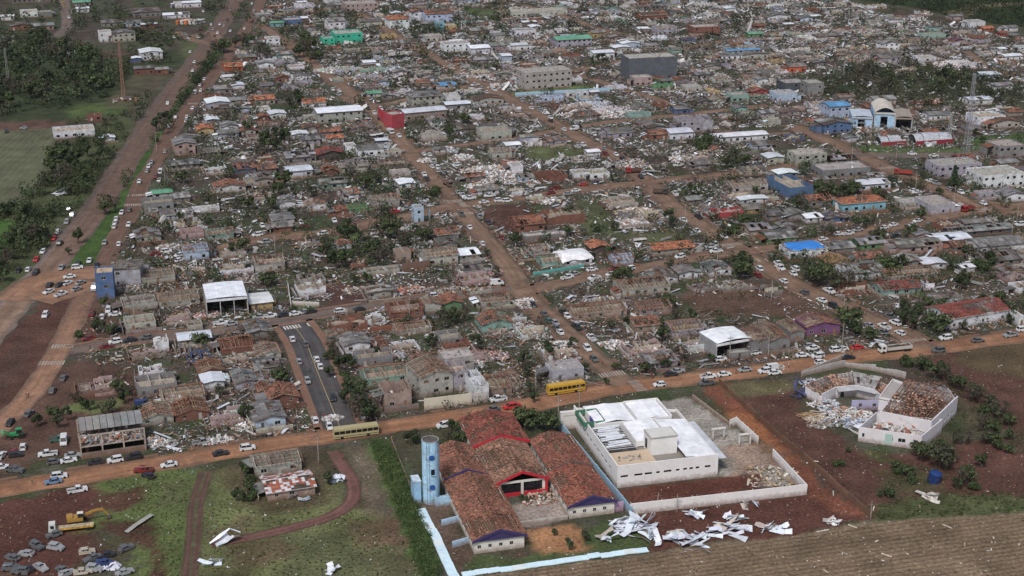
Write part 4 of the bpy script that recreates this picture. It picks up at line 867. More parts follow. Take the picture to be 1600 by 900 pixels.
(2,0):"0 112 350 12 5 c flat|490 112 670 12 6 b ruin|280 302 500 14 6.5 l metalg|500 242 585 8 5 o fc|620 282 715 8 6 s fc|690 312 800 12 5 b metal|0 322 125 8 5 w metal|510 372 640 10 5 w metal|765 542 875 8 6 p flat|910 562 1005 6 6 n fc|190 642 325 4 4 b open|340 612 480 4 3.5 w open|735 747 870 6 3.5 t open|1085 582 1185 8 4 c flat|1060 832 1180 12 7 l open|1190 832 1255 10 9 l open|990 882 1130 10 5 w metal|600 872 750 10 4 l fc|910 222 1030 12 6 l open|1135 222 1300 12 6.5 r flat|1310 378 1440 6 4 w fc|1445 374 1600 6 4 c fc|1345 345 1550 5 3.5 b metalb|800 132 970 10 5 r tile|1220 122 1300 8 5 w open|1370 642 1480 8 5 t flat|1400 712 1465 8 4 t fc|1540 532 1600 8 4 w fc|1262 900 1600 8 4 w metal|0 520 200 9 3 w ruin|230 530 440 9 4 w ruin|430 640 560 8 3 b ruin|330 700 520 10 3 w ruin|520 720 720 10 3 w ruin|700 700 880 10 3 g ruin|1020 720 1100 7 4 B fc|880 260 970 9 5 w ruin|1000 340 1060 7 4 t fc|1480 240 1570 7 4 n metalg|1400 320 1520 8 4 c ruin|1150 500 1260 7 4 g fc|1230 590 1300 6 3 o ruin|150 230 270 9 4 w ruin|20 230 150 9 5 w flat|860 880 980 8 4 r tile|600 570 720 7 2.6 w ruin|640 330 740 8 4 c metal|1340 80 1400 7 4 w metal|560 30 660 8 4 w ruin|1130 30 1220 8 4 w fc|950 30 1050 9 4 b ruin|1100 400 1180 7 3 g ruin|1230 420 1290 6 3 g ruin|1350 590 1400 6 3 g ruin|1500 600 1600 8 3 R tile|1030 640 1140 7 3 g ruin|250 470 330 7 4 c ruin",
(3,0):"720 322 820 10 6 w fc|1260 182 1355 10 5.6 w flat|1010 202 1080 6 5 t fc|970 247 1110 8 4 t open|130 457 235 8 5 O fc|248 602 345 10 8.6 g flat|105 582 243 12 6.5 G flat|55 642 180 10 5.6 b flat|0 792 80 8 5 c open|352 842 520 12 6 B fc|370 722 490 10 5.6 b metal|525 802 640 16 6 b ruin|665 662 800 10 4 c fc|1010 757 1085 8 4 w fc|1090 752 1140 7 4 w fc|1310 792 1480 12 6 w open|1410 807 1570 9 4 c tile|1100 442 1330 14 5 w ruin|1335 502 1450 9 4 b metal|1410 572 1530 8 4 w fc|1480 384 1590 8 4 w metal|1480 202 1560 8 4 w fc|940 392 1050 8 4 w open|700 392 830 8 4 l fc|0 132 140 12 4 w fc|205 142 280 8 4 b fc|1262 662 1400 8 4 w metal|820 460 960 8 3 p ruin|380 100 500 8 4 w ruin|520 120 640 8 5 g ruin|640 160 740 8 4 c ruin|760 150 840 7 4 w fc|940 100 1030 7 4 w ruin|1140 130 1220 7 4 p fc|1340 200 1410 7 3 O tileo|1450 230 1500 6 3 R tile|1170 230 1300 9 4 g ruin|600 240 700 8 3 t ruin|820 300 920 7 3 l ruin|120 340 260 8 3 w ruin|20 400 110 7 3 o ruin|520 320 620 7 3 o ruin|300 300 420 8 3 g ruin|1420 330 1490 6 3 w metal|900 700 990 7 3 r ruin|1130 700 1220 6 3 c ruin|1500 730 1590 8 3 c tile|140 700 230 7 3 p ruin|280 720 350 7 3 w ruin|30 240 130 8 3 b ruin|780 210 860 6 3 n ruin|1280 250 1380 7 3 r ruin|400 200 520 7 3 r ruin|0 60 120 9 4 w ruin|160 60 260 8 4 g ruin|430 50 490 6 4 c flat|620 60 740 8 4 w ruin|180 200 300 7 3 r ruin|1300 310 1390 7 3 g ruin|1060 320 1160 7 3 c ruin"}
# cars: x,y,colour[kind]; kinds h s u p v
CD={(0,3):"85 145 r,100 158 k,300 152 wp,340 200 G,430 192 ws,455 160 s,10 162 w,10 234 w,600 205 ks,722 190 wu,840 170 ku,1058 220 ws,1262 78 sp,1380 148 ks,1548 115 wu,370 292 wu,335 325 bs,145 108 w,400 72 wv,485 378 wp,370 60 n",
(0,2):"305 36 ws,382 52 wp,480 20 s,590 17 s,285 182 wu,575 172 rs,678 152 wu,640 192 w,718 177 w,745 278 k,555 328 rs,722 350 wu,815 338 k,915 323 G,668 380 rs,398 577 Gs,330 655 G,182 800 Gs,65 858 kh,1480 142 s,1445 238 s,1380 232 w,895 742 Bv,1000 732 w,1000 337 w,738 456 e",
(1,2):"228 333 wh,310 364 Gs,268 473 sh,380 460 wh,402 504 wh,322 594 sh,482 702 kh,370 840 wh,460 882 wh,528 159 wu,645 147 ks,1100 64 wu,170 182 ks,245 174 ws,300 163 ss,340 160 ks,20 192 s,85 188 w,1515 708 wp,1480 773 Gs,1590 758 Ru,1175 873 wu,1550 258 w,1590 274 s",
(2,2):"130 118 kh,200 174 Gs,225 217 nh,272 232 sh,275 263 Gs,300 288 ws,320 168 kp,345 188 wh,405 258 kp,495 325 wp,470 391 wu,512 458 Gh,992 553 ks,1035 532 s,922 618 wh,1225 567 wp,1215 609 Gp,1325 553 ws,1455 525 ss,1580 533 wu,1305 458 w,1520 418 wh,15 748 Rh",
(3,2):"228 40 Gh,382 30 wp,335 90 ws,408 125 ku,552 203 wh,630 245 ss,720 288 Gs,728 255 wp,765 194 Gp,795 231 wu,825 294 wh,556 385 Rs,1110 325 wu,1065 405 Gu,1310 341 Gs,1515 308 sp,1590 273 wu,215 433 ws,310 440 wu,280 389 ws,262 374 s,328 478 wh,425 401 wu,500 448 ks,40 543 ws,15 518 w,460 395 w",
(0,1):"1032 58 sh,948 127 sh,930 152 wh,922 180 sh,870 247 wh,1005 184 w,975 214 rh,995 237 ws,762 442 wh,808 424 Gh,728 477 wh,722 502 wh,715 527 wh,805 517 wh,655 630 sh,745 637 wh,455 454 wu,435 420 Gu,418 500 su,363 560 wu,338 602 Rh,375 634 ku,270 684 wh,228 734 Rh,178 797 wh,225 817 ku,115 802 ks,385 785 ss,483 784 wu,490 758 ks,560 740 ws,605 770 ks,435 842 ws,422 882 ws,505 880 s,380 893 ks,310 893 k,1040 683 wu,975 697 rs,1120 707 w,1125 737 w",
(1,1):"1052 202 wp,1070 229 ks,1085 77 w,1050 72 w,1100 152 w,1138 160 wu,1180 188 s,1210 258 kp,1262 312 wh,1290 332 wp,1338 349 wp,1460 334 wp,1425 375 ws,1520 364 wu,1570 367 wu,1590 317 s,1052 362 wh,940 412 ss,870 432 Rs,490 489 ws,310 527 rs,280 502 w,418 574 wu,70 622 s,10 580 w,40 522 w,1285 452 Gp,1400 467 sp,1450 502 ks,1415 634 wh,1535 597 rh,1335 532 w,1110 122 s,1255 142 w,1505 882 wv,560 385 G,600 360 w",
(2,1):"410 27 ws,445 17 w,500 97 wp,530 107 w,575 37 s,650 77 wh,660 124 sh,690 102 kh,585 72 r,805 217 kp,820 197 s,1040 142 w,1020 322 wp,1165 467 kp,1070 489 wp,1155 554 ws,1325 590 ws,1265 637 wu,1240 652 ws,1275 682 wp,1050 717 wu,1545 792 wu,1535 832 rs,345 847 wp,388 824 ss,515 850 wp,620 827 ws,500 797 w,640 792 rs,735 792 w,400 302 ws,350 322 ss,240 317 rs,90 302 ss,15 312 w,445 262 Rs,525 250 ks,270 287 r",
(3,1):"765 227 k,810 242 ws,900 72 ws,1035 84 ws,1010 242 w,1050 257 s,1130 292 s,1165 302 k,1200 312 w,1345 382 wh,1575 514 wu,935 492 ws,900 520 ws,785 517 ws,722 535 ws,560 549 ss,440 574 ws,500 572 wp,795 585 ks,65 762 wp,75 787 wp,170 792 wu,158 824 wh,98 870 wh,345 607 w,905 302 w,930 312 w,915 157 s,980 162 k",
(0,0):"1050 657 wu,1205 687 wh,1170 740 wh,1165 767 wh,1220 590 wv,1255 577 wh,1250 542 wh,1278 504 w,1215 397 w,1205 452 w,1190 333 w,1240 242 w,1250 197 r,1330 192 s,1375 162 w,1130 242 w,1155 225 s,1440 202 w,1530 187 w,1090 242 w,1300 332 k,1330 302 s,1350 262 r,1420 132 k,1440 77 k,1575 32 w,1590 77 s,1320 162 w,40 832 k,150 810 s,395 32 o,430 120 w,1120 255 s,1175 250 w,1270 80 w,1340 235 k,1310 255 s,1060 800 w,1100 880 w,1100 745 s,1400 170 s,1360 215 w",
(1,0):"895 860 wp,812 867 wp,770 752 k,515 602 s,520 577 w,740 717 w,700 687 k,1440 587 wu,1490 572 wp,1300 492 s,780 690 w,1410 560 s,1370 540 w,60 540 w,480 570 w,800 880 s",
(2,0):"120 685 w,170 700 s,200 715 w,245 765 k,240 745 w,325 820 w,390 815 w,510 850 w,150 770 w,870 600 w,1005 660 w,1050 690 s,1440 800 w,1270 810 w,1550 800 w,740 565 w,640 530 w,60 640 s,410 805 k,140 800 w",
(3,0):"1350 430 w,1380 410 w,1425 420 s,1560 500 w,1590 510 w,1390 430 k,1165 815 w,970 765 w,1350 845 w,1400 850 s,140 800 w,410 855 k,1480 850 s"}
WRECKS="340 653 Gh,230 725 Gu,80 798 wh,165 773 sh,350 733 su,545 760 eh,580 800 ws,660 782 ks,650 828 Bs,790 738 Gh,70 862 wu,130 885 wu,255 858 ss,400 878 Gs,420 895 wh,520 885 es,590 868 wu,780 888 ss,160 880 kh,95 248 Gp,900 250 rp,930 285 kh"
TD={(0,1):"490 600 6,1130 470 4,840 545 4,1080 300 6,1140 230 6,1430 200 6,1480 400 6,1550 390 7,1350 390 5,1330 690 6,1450 680 6,1520 660 6,720 400 7,660 420 6,800 210 6,1430 520 6,1300 480 5,80 440 7,40 430 6,150 450 8,220 570 10,200 600 9,30 760 8,60 700 7,20 840 6,430 300 6,540 220 6,650 80 7,420 200 8,330 170 9,400 60 10,480 100 9,550 60 8,700 60 6,350 60 10,250 300 6,130 500 6,60 600 6,100 640 6,380 130 8,450 150 8,500 180 7,600 130 6,300 230 7,370 250 6,0 420 6,120 580 7,170 620 6,250 540 7,150 700 5,0 800 6,780 250 5,690 370 6,640 360 5,430 680 4,1180 520 4,1290 350 5,1530 450 5",
(1,1):"180 250 8,140 300 7,100 390 7,350 310 6,560 90 6,620 230 7,690 260 8,760 230 6,840 290 5,1120 300 6,580 580 9,600 600 8,800 500 10,830 560 8,780 560 8,910 620 7,960 620 6,1060 590 6,440 720 9,500 760 8,560 740 7,730 700 8,770 740 8,640 690 6,800 700 7,950 330 5,680 90 5,60 30 8,130 20 7,0 60 7,1500 820 4,300 830 5,100 860 6,480 400 5,930 310 5,60 330 6,220 440 4,450 640 6,700 640 7,850 680 6,1000 560 6,880 490 5,700 860 5,620 860 5,1450 700 4,60 870 5,720 200 5",
(2,1):"340 440 7,1440 780 8,1430 820 7,690 850 7,730 880 6,980 780 5,780 700 5,1330 560 6,1380 540 6,1440 500 6,1120 300 6,1150 270 5,1070 320 5,640 220 5,600 690 5,980 500 8,880 480 5,210 600 5,1400 100 8,1340 130 8,1450 120 7,1200 20 7,560 560 5,30 620 6,450 570 4,520 540 4,350 560 4,1260 460 5,1170 330 4,1230 330 5,500 720 4,640 530 4,1300 590 5,1520 300 4,260 440 4",
(3,1):"350 330 9,400 340 9,460 330 8,500 320 8,530 290 7,320 310 8,680 330 6,720 340 6,600 40 5,1065 310 4,1200 240 5,180 400 7,250 440 6,210 410 7,350 570 6,400 560 6,610 510 6,660 590 6,700 590 6,890 560 6,300 860 9,260 820 8,340 830 8,500 890 8,760 790 8,720 780 7,820 770 7,1260 680 5,1380 750 7,1330 760 6,1480 380 5,950 460 7,1220 860 6,1200 890 6,430 890 7,270 570 5,790 420 5,440 75 4,60 640 4,130 660 4,560 480 5,100 420 5,1220 700 6,1300 700 5,640 480 5",
(0,2):"1000 200 5,510 740 4,470 700 4,420 810 5,620 260 5,1380 660 4,680 760 5,780 700 5,360 850 5,650 100 4,1540 800 5,1250 350 5,740 640 5,600 230 4,560 750 4,640 770 4,330 780 4,240 850 4,860 790 4,820 660 4,700 280 4,500 290 3,1080 560 3",
(1,2):"90 340 6,490 430 5,520 500 6,570 500 6,455 440 3,590 610 4,555 570 4,620 780 7,690 800 7,640 740 6,580 700 6,1060 500 6,1100 350 5,1150 180 6,1240 200 6,1380 370 6,930 230 5,180 560 6,150 580 5,650 810 5,460 540 4,1240 895 5,1350 880 6,1000 120 5,470 380 5,560 640 4,650 660 5,1180 230 5,1300 190 5,720 790 4,760 420 4,230 130 3,330 140 3,1090 230 4,200 640 4",
(2,2):"945 312 6,220 402 5,75 482 6,450 512 4,380 372 5,1060 442 6,870 532 5,970 102 5,30 842 7,80 852 7,180 852 6,230 872 7,650 502 3,180 222 4,100 540 5,180 600 5,120 640 5,900 90 5,1030 195 5,1120 190 5,830 520 4,960 500 4,620 250 4,720 230 4,140 700 4,1240 450 3,590 600 3,920 240 4",
(3,2):"880 202 8,900 242 7,1000 232 7,1040 252 7,940 152 5,500 232 8,640 302 5,1450 82 5,1210 252 4,1500 212 4,870 462 5,980 502 5,1040 542 6,1100 562 6,1200 622 5,1320 702 6,1260 692 5,1400 762 5,1460 782 5,1380 722 4,1340 872 6,1400 892 5,1100 522 4,960 482 4,1290 660 5,1150 600 5,940 470 4,1430 800 4,1360 760 4,1500 840 4,530 280 6,470 260 5,1000 110 4,1080 120 4,1330 90 4,560 150 3,840 120 4",
(3,3):"960 152 6,1050 190 7,1110 210 7,1180 60 4,1240 60 4,1090 160 6,870 260 4,1200 320 6,1240 290 5,750 400 3,500 120 2,1330 200 4,440 200 3,900 300 3,820 240 3,800 220 3,1180 340 4,1280 340 3,760 390 3,1400 60 4,1500 30 4,1020 140 5,1000 400 2,1160 180 4,1350 60 4,1440 100 3,1500 120 3,700 400 2",
(2,3):"460 662 4,70 432 3,265 637 2,355 722 3",(1,3):"460 310 4,960 60 5,1200 50 4,1280 60 5,1000 50 4,1180 90 3",(0,3):"1530 262 4,1560 360 5,1490 412 4,1580 400 4,1570 290 3",
(0,0):"480 120 9,530 130 8,600 120 9,760 130 8,700 130 6,870 230 8,920 240 8,980 245 8,1040 250 8,900 260 8,950 215 8,1360 50 9,1400 40 9,1330 80 8,1480 100 8,1520 60 9,1560 130 8,1350 320 9,1400 310 9,1470 280 9,1520 270 10,1560 250 9,1370 360 8,1300 420 8,1260 430 7,1330 410 7,940 380 7,1000 390 6,1050 380 6,180 240 9,260 290 9,300 250 9,350 280 8,320 330 8,120 300 8,170 460 7,1200 500 7,1150 600 7,1180 580 6,1130 640 6,1230 520 7,1000 760 7,1040 750 7,980 800 8,1020 820 7,1060 790 6,860 640 7,900 660 7,880 720 6,840 740 6,930 600 5,780 720 5,740 800 5,560 470 5,1480 500 6,1570 570 7,1540 820 7,1420 750 7,1250 760 7,1480 700 6,1310 590 6,1590 720 7,650 820 5,450 790 6,500 780 6",
(1,0):"300 330 11,340 300 12,370 350 10,310 270 10,180 270 8,20 320 9,70 350 9,40 150 9,140 110 9,400 90 9,430 100 8,800 80 8,860 40 6,650 130 8,740 200 8,1000 190 9,1030 200 9,1090 190 8,690 350 8,620 410 6,900 360 7,960 310 7,1020 310 8,1050 350 7,850 540 7,640 640 6,260 640 9,220 660 8,370 720 6,130 860 8,60 880 8,180 880 8,1190 820 8,1210 850 7,1300 760 7,960 850 6,1000 870 6,660 640 5,1450 750 5,1500 120 8,1560 90 8,340 380 9,270 340 9,400 320 8,330 430 6,930 520 6,1180 360 6,1510 410 6",
(2,0):"380 160 8,560 400 9,520 400 8,930 160 6,200 585 5,240 580 5,470 560 5,1200 890 9,1240 880 8,1380 740 7,1450 760 6,720 160 7,450 60 8,600 20 8,1530 90 7,780 150 6,670 150 6,490 480 6,110 530 6,1400 130 7,1270 110 6,600 420 6,1300 900 6,1500 740 6",
(3,0):"1290 852 7,1340 882 4,1550 892 6,1000 640 7,420 480 6,480 450 6,520 420 5,600 420 5,960 700 5,1200 680 6,1170 690 5,780 60 6,1290 490 6,560 300 5,450 270 5,350 440 5,280 460 5,1130 220 6,860 330 5,1520 260 6,1440 260 5,340 560 5"}
HEAPS=[(722,248,22,9,2,'w'),(748,292,26,8,1.8,'w'),(798,284,22,8,1.8,'w'),(700,236,20,8,2,'b'),(668,252,14,6,1.4,'w'),(1310,172,26,6,2,'b'),(1340,182,20,6,2,'w'),(900,180,30,7,2,'w'),(980,172,30,6,2,'w'),(770,272,46,26,3,'w'),(990,258,30,14,3,'g'),(905,250,24,10,2,'g'),(995,335,32,16,2.5,'c'),(985,352,30,10,2,'w'),(870,545,36,18,2,'w'),(825,520,34,16,2,'n'),(820,475,20,14,1.6,'w'),(1015,556,40,14,2,'p'),(960,540,26,12,1.5,'w'),(1090,546,24,10,2,'w'),
(960,180,50,10,2.5,'w'),(920,165,44,8,2,'b'),(1490,100,34,9,2.5,'w'),(265,388,20,8,1.5,'g'),(470,412,34,12,2,'g'),(395,438,30,8,1.5,'k'),(375,650,34,14,1.8,'n'),(390,668,30,8,1.6,'w'),(320,494,26,8,1.5,'p'),(205,452,22,8,1.4,'g'),
(640,455,34,8,1.4,'r'),(700,455,30,6,1.4,'k'),(760,428,30,8,1.4,'p'),(560,455,24,8,1.4,'k'),(735,572,26,10,1.5,'w'),(770,560,30,10,1.6,'p'),(690,525,28,10,1.5,'w'),(270,625,26,8,1.4,'w'),(340,690,26,5,1.2,'w'),(250,695,20,6,1.2,'w'),(860,315,22,8,1.6,'w'),(830,285,20,8,1.6,'w'),(1060,250,24,8,2,'w'),(1110,240,22,8,2,'k'),(940,470,30,8,1,'g'),(860,600,16,6,1,'g'),
(1290,635,26,14,1.8,'b'),(1320,645,26,10,1.6,'w'),(1265,600,14,8,1.4,'b'),(1275,655,20,6,1.2,'c'),(240,690,14,4,1.2,'w'),(180,605,20,8,1.4,'p'),(520,655,16,4,1.2,'w'),(1215,575,10,4,1,'g'),(1305,652,34,12,2.2,'w'),(1330,662,30,9,2,'b'),(1285,665,24,7,1.4,'g'),(1345,650,22,8,1.6,'w'),(530,110,40,10,2,'n'),(620,110,40,8,2,'b'),(720,120,40,8,2,'g'),(1450,160,30,6,2,'r'),(780,120,40,8,2,'w'),(1210,130,40,8,2,'g'),(1280,60,40,8,2,'w'),(1350,50,40,7,2,'g'),(1180,100,40,8,2,'k'),(1250,80,40,7,2,'w'),(1100,120,40,7,2,'g'),(1330,90,30,7,2,'k'),(1000,60,30,6,2,'g')]
TINT['r']=[(.55,.54,.55),(.30,.10,.06),(.34,.12,.07),(.24,.09,.06),(.50,.49,.50)]
ROOFTXT['metalr']='rust-stained white metal roof'
def frame_of(fl,fr):
    a=np.array(G(*fl)); b=np.array(G(*fr)); return a,math.atan2(*(b-a)[::-1]),np.linalg.norm(b-a)
def off(a,rz,u,v): return (a[0]+math.cos(rz)*u-math.sin(rz)*v, a[1]+math.sin(rz)*u+math.cos(rz)*v)
# ---------------------------------------------------------------- tiled school (two wings, a hall between)
def school():
    a,rz,_=frame_of((741,866),(820,857)); rz=R(15); root=empty('school_building',a[0],a[1],rz)
    wl=(.62,.60,.55); pur=(.045,.035,.11); red=(.42,.02,.035); blu=(.42,.60,.78)
    def L(px,py,z=0):
        x,y=G(px,py,z); x-=a[0]; y-=a[1]; return (x*math.cos(rz)+y*math.sin(rz), -x*math.sin(rz)+y*math.cos(rz))
    def wing(name,x0,x1,y0,y1,h,rise,gab,miss,wc=wl,cols=TILE,front=True,glazed=False):
        W=MB(); xm=(x0+x1)/2
        ops=[]; n=int((y1-y0)/3.2)
        for i in range(n): ops.append(((i+.5)*(y1-y0)/n-.7,(i+.5)*(y1-y0)/n+.7,1.1,2.3))
        w=empty(name,0,0); w.parent=root
        # walls
        fops=[(.8+i*2.6,.8+i*2.6+.9,1.3,2.2) for i in range(int((x1-x0-2)/2.6)+1) if .8+i*2.6+.9<x1-x0-.3]
        if front: wallrun(W,(x0,y0+.1),(x1,y0+.1),h,wc,.2,fops if not glazed else [(1,x1-x0-1,.6,h-.6)])
        wallrun(W,(x0+.1,y1),(x0+.1,y0+.2),h,wc,.2,ops); wallrun(W,(x1-.1,y0+.2),(x1-.1,y1),h,wc,.2,ops); wallrun(W,(x1-.2,y1-.1),(x0+.2,y1-.1),h,wc,.2)
        W.build('wall',M_CLEAN,w)
        for o_ in ops: window(w,x0+.1,y1-(o_[0]+.7),1.7,1.4,1.2,-math.pi/2,True)
        if not glazed and front:
            for o_ in fops: window(w,x0+o_[0]+.45,y0+.1,1.75,.9,.9,0,True)
        ov=.55
        for s,(xa) in enumerate((x0-ov,x1+ov)):
            rm=MB(); args=((xa,y1+.2,h),(xa,y0-ov,h),(xm,y0-ov,h+rise),(xm,y1+.2,h+rise)) if s==0 else ((xa,y0-ov,h),(xa,y1+.2,h),(xm,y1+.2,h+rise),(xm,y0-ov,h+rise))
            patch(rm,*args,.36,.40,cols,miss*(1 if s==0 else .6),jz=.09,var=.36,ridge_gap=.8); stuff(rm.build('roof_tiles',M_ROOF,w)); 
            rf=MB(); p00,p10,p11,p01=[np.array(v,float) for v in args]
            n=int((y1-y0)/1.0)
            for i in range(n+1): t=i/n; rf.beam(p00*(1-t)+p10*t-(0,0,.14),p01*(1-t)+p11*t-(0,0,.14),.1,.16,jit(WOOD[0],.2))
            n=12
            for i in range(n+1): t=i/n; rf.beam(p00*(1-t)+p01*t-(0,0,.05),p10*(1-t)+p11*t-(0,0,.05),.08,.05,jit(random.choice(WOOD),.2))
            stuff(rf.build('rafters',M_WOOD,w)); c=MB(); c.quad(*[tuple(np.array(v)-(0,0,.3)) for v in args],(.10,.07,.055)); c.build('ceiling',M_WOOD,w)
        # gable boards, front and back
        g=MB(); zb=h-.75
        for yy in (y0-ov-.06,):
            for (p,q) in (((x0-ov,zb+.45),(xm,zb+rise+.75)),((xm,zb+rise+.75),(x1+ov,zb+.45))):
                g.hex([(p[0],yy-.1,p[1]-.2),(q[0],yy-.1,q[1]-(.2 if glazed else .9) if 0 else q[1]-.2-(0)),(q[0],yy+.1,q[1]-.2),(p[0],yy+.1,p[1]-.2),(p[0],yy-.1,p[1]+.5),(q[0],yy-.1,q[1]+.5),(q[0],yy+.1,q[1]+.5),(p[0],yy+.1,p[1]+.5)],gab)
            if not glazed: g.hex([(x0,yy+.14,h-.25),(x1,yy+.14,h-.25),(x1,yy+.3,h-.25),(x0,yy+.3,h-.25),(xm-.1,yy+.14,h+rise-.1),(xm+.1,yy+.14,h+rise-.1),(xm+.1,yy+.3,h+rise-.1),(xm-.1,yy+.3,h+rise-.1)],gab)
        g.build('gable_board',M_SIGN,w)
        rc=MB(); 
        for i in range(int((y1-y0)/.45)):
            if random.random()<miss*2: continue
            rc.box(xm-.16,xm+.16,y0-ov+i*.45,y0-ov+i*.45+.4,h+rise+.03,h+rise+.17,jit(random.choice(cols),.3))
        if rc.aab: stuff(rc.build('ridge_tiles',M_ROOF,w))
        return w
    x1=L(820,857)[0]; 
    yb=L(690,772)[1]
    wing('classroom_wing',0,x1,0,yb,3.6,2.0,pur,.10)
    # rear left
    b0=L(690,745,3.6); t0=L(686,702,3.6); bx1=L(760,737,3.6)[0]
    wing('classroom_wing',b0[0]+.8,bx1-.6,yb+.6,t0[1],3.9,1.9,pur,.04)
    # right wing: front and rear
    f0=L(887,791,3.6); f1=L(966,785,3.6); k0=L(861,738,3.6)
    wing('classroom_wing',f0[0]+.5,f1[0]-.5,f0[1],k0[1],3.6,2.0,pur,.12,cols=TILE[:3]+TILER[:1])
    g0=L(853,731,3.6); g1=L(926,727,3.6); h0=L(828,688,3.6)
    wing('classroom_wing',g0[0]+.6,g1[0]-.6,k0[1]+.8,h0[1],3.9,1.9,(.12,.08,.07),.03,cols=TILER[1:]+TILE)
    # hall with the red gable
    c0=L(777,755,4); c1=L(853,745,4); d0=L(748,700,4)
    hw_=wing('hall',c0[0],c1[0],c0[1],d0[1],4.0,2.4,red,.28,glazed=True,cols=[(.22,.13,.09),(.27,.12,.08),(.19,.12,.09),(.25,.16,.11)])
    m=MB()
    for t in (0,.5,1): x=c0[0]+(c1[0]-c0[0])*t; m.box(x-.3,x+.3,c0[1]-.62,c0[1]-.1,0,3.9,red if t!=.5 else (.55,.52,.5))
    m.box(c0[0]+.3,c1[0]-.3,c0[1]-.5,c0[1]-.15,.0,.9,red); m.build('pillars',M_SIGN,hw_)
    m=MB(); m.box(c0[0]+1,c1[0]-1,c0[1]+.5,c0[1]+.6,.6,3.2,(.02,.02,.02)); m.build('glazing',M_GLASS,hw_)
    e0=L(735,690,4); e1=L(812,680,4); e2=L(728,662,4)
    wing('front_hall',e0[0]+.3,c1[0]+1.2,d0[1]+1,e2[1]+3,4.2,2.2,red,.05,cols=TILER+TILE[:1])
    # white foot walls below the purple gables and blue court walls to the left
    m=MB()
    for (p,q) in (((697,757),(703,774)),): pass
    for (pa,pb) in (((674,787),(705,781)),((690,822),(722,814)),((707,856),(735,848))):
        A=L(*pa);B=L(*pb); m=MB(); wallrun(m,A,B,1.7,blu,.2); m.build('court_wall',M_CLEAN,root)
    m=MB(); A=L(887,813); B=L(925,808); 
    A=L(959,800);B=L(974,798); m.box(A[0],B[0],A[1],A[1]+.2,0,2.6,(.42,.28,.42)); m.build('lilac_panel',M_CLEAN,root)
    m=MB(); A=L(806,822);B=L(884,806); m.box(A[0],B[0],A[1],A[1]+.3,0,1.0,(.5,.49,.46)); m.build('low_wall',M_CLEAN,root)
    m=MB(); A=L(845,778); rubble(m,10,8,160,.1,.6,.8,cx=A[0],cy=A[1],cols=[(.4,.25,.2),(.45,.42,.38),(.3,.15,.1)]); stuff(m.build('rubble',M_DEB,root))
    reg(root,'school with tiled wings, purple gables and a bright red gabled hall beside the blue tower','school',800,760,None,True)
    c=off(a,rz,x1/2,yb/2)
    for (x,y,w,d) in ((x1/2,yb/2,x1,yb),((g0[0]+g1[0])/2,40,14,70),((c0[0]+c1[0])/2,45,14,55),(b0[0]+5,yb+12,14,30)): cc=off(a,rz,x,y); mark(cc[0],cc[1],w,d,rz,3); mark(cc[0],cc[1],w,d,rz,0,BLD)
school()
def tower():
    x,y=G(674,783); root=empty('water_tower',x,y,R(17)); m=MB(); c=(.36,.57,.74); n=20; r=2.15; h=17.0
    m.cyl(0,0,0,h,r,r,n,c,False); m.build('shaft',M_WALL,root)
    m=MB()
    for i in range(n):
        a,b=2*math.pi*i/n,2*math.pi*(i+1)/n
        for (r0,z0,r1,z1,cc) in ((r+.03,h-.05,r+.03,h+.15,(.26,.36,.44)),(r+.03,h+.15,r-.2,h+.15,(.3,.32,.33)),(r-.2,h+.15,r-.2,h-.3,(.12,.11,.1)),(r-.2,h-.3,0,h-.2,(.10,.09,.085))):
            m.quad((r0*math.cos(a),r0*math.sin(a),z0),(r0*math.cos(b),r0*math.sin(b),z0),(r1*math.cos(b),r1*math.sin(b),z1),(r1*math.cos(a),r1*math.sin(a),z1),cc)
    m.build('rim',M_WALL,root)
    m=MB()
    for a in(-1.95,-2.25): m.beam((math.cos(a)*(r+.06),math.sin(a)*(r+.06),.3),(math.cos(a)*(r+.06),math.sin(a)*(r+.06),h),.08,.08,(.12,.2,.3))
    m.build('downpipe',M_RUST,root)
    for z in (13.0,4.9):
        m=MB(); a=-1.66; ctr=np.array((math.cos(a)*(r+.05),math.sin(a)*(r+.05),z)); t=np.array((-math.sin(a),math.cos(a),0)); u=np.array((0,0,1.)); nn=np.array((math.cos(a),math.sin(a),0))
        for i in range(18):
            A,B=i*math.pi/9,(i+1)*math.pi/9; p=ctr+(t*math.cos(A)+u*math.sin(A))*.72; q=ctr+(t*math.cos(B)+u*math.sin(B))*.72
            m.tri(ctr+nn*.06,p+nn*.05,q+nn*.05,(.02,.08,.28)); m.quad(p-nn*.25,q-nn*.25,q+nn*.05,p+nn*.05,(.02,.08,.28))
        m.build('round_blue_disc',M_SIGN,root)
    m=MB(); m.hex([tuple(v) for v in [(-.45,-r-.1,8.3),(.45,-r-.1,8.3),(.45,-r+.5,8.3),(-.45,-r+.5,8.3),(-.45,-r-.1,9.8),(.45,-r-.1,9.8),(.45,-r+.5,9.8),(-.45,-r+.5,9.8)]],(.012,.012,.02)); m.box(-.65,.65,-r-.25,-r+.4,8.1,8.3,(.3,.5,.66)); m.build('opening',M_WALL,root)
    m=MB(); m.box(-4.4,-2.6,-.2,3.4,0,6.0,(.28,.47,.66)); m.box(-4.5,-2.5,-.3,3.5,6.0,6.15,(.5,.6,.68)); m.build('side_block',M_WALL,root)
    m=MB(); m.box(.2,6.4,-3.4,-3.15,0,2.6,(.36,.55,.72)); m.box(.2,.4,-3.1,0,0,2.6,(.36,.55,.72)); m.build('foot_wall',M_WALL,root)
    mark(x,y,8,8,0,1)
    reg(root,'tall round pale blue water tower with blue discs beside the tiled school','water tower',674,783,None,True)
tower()
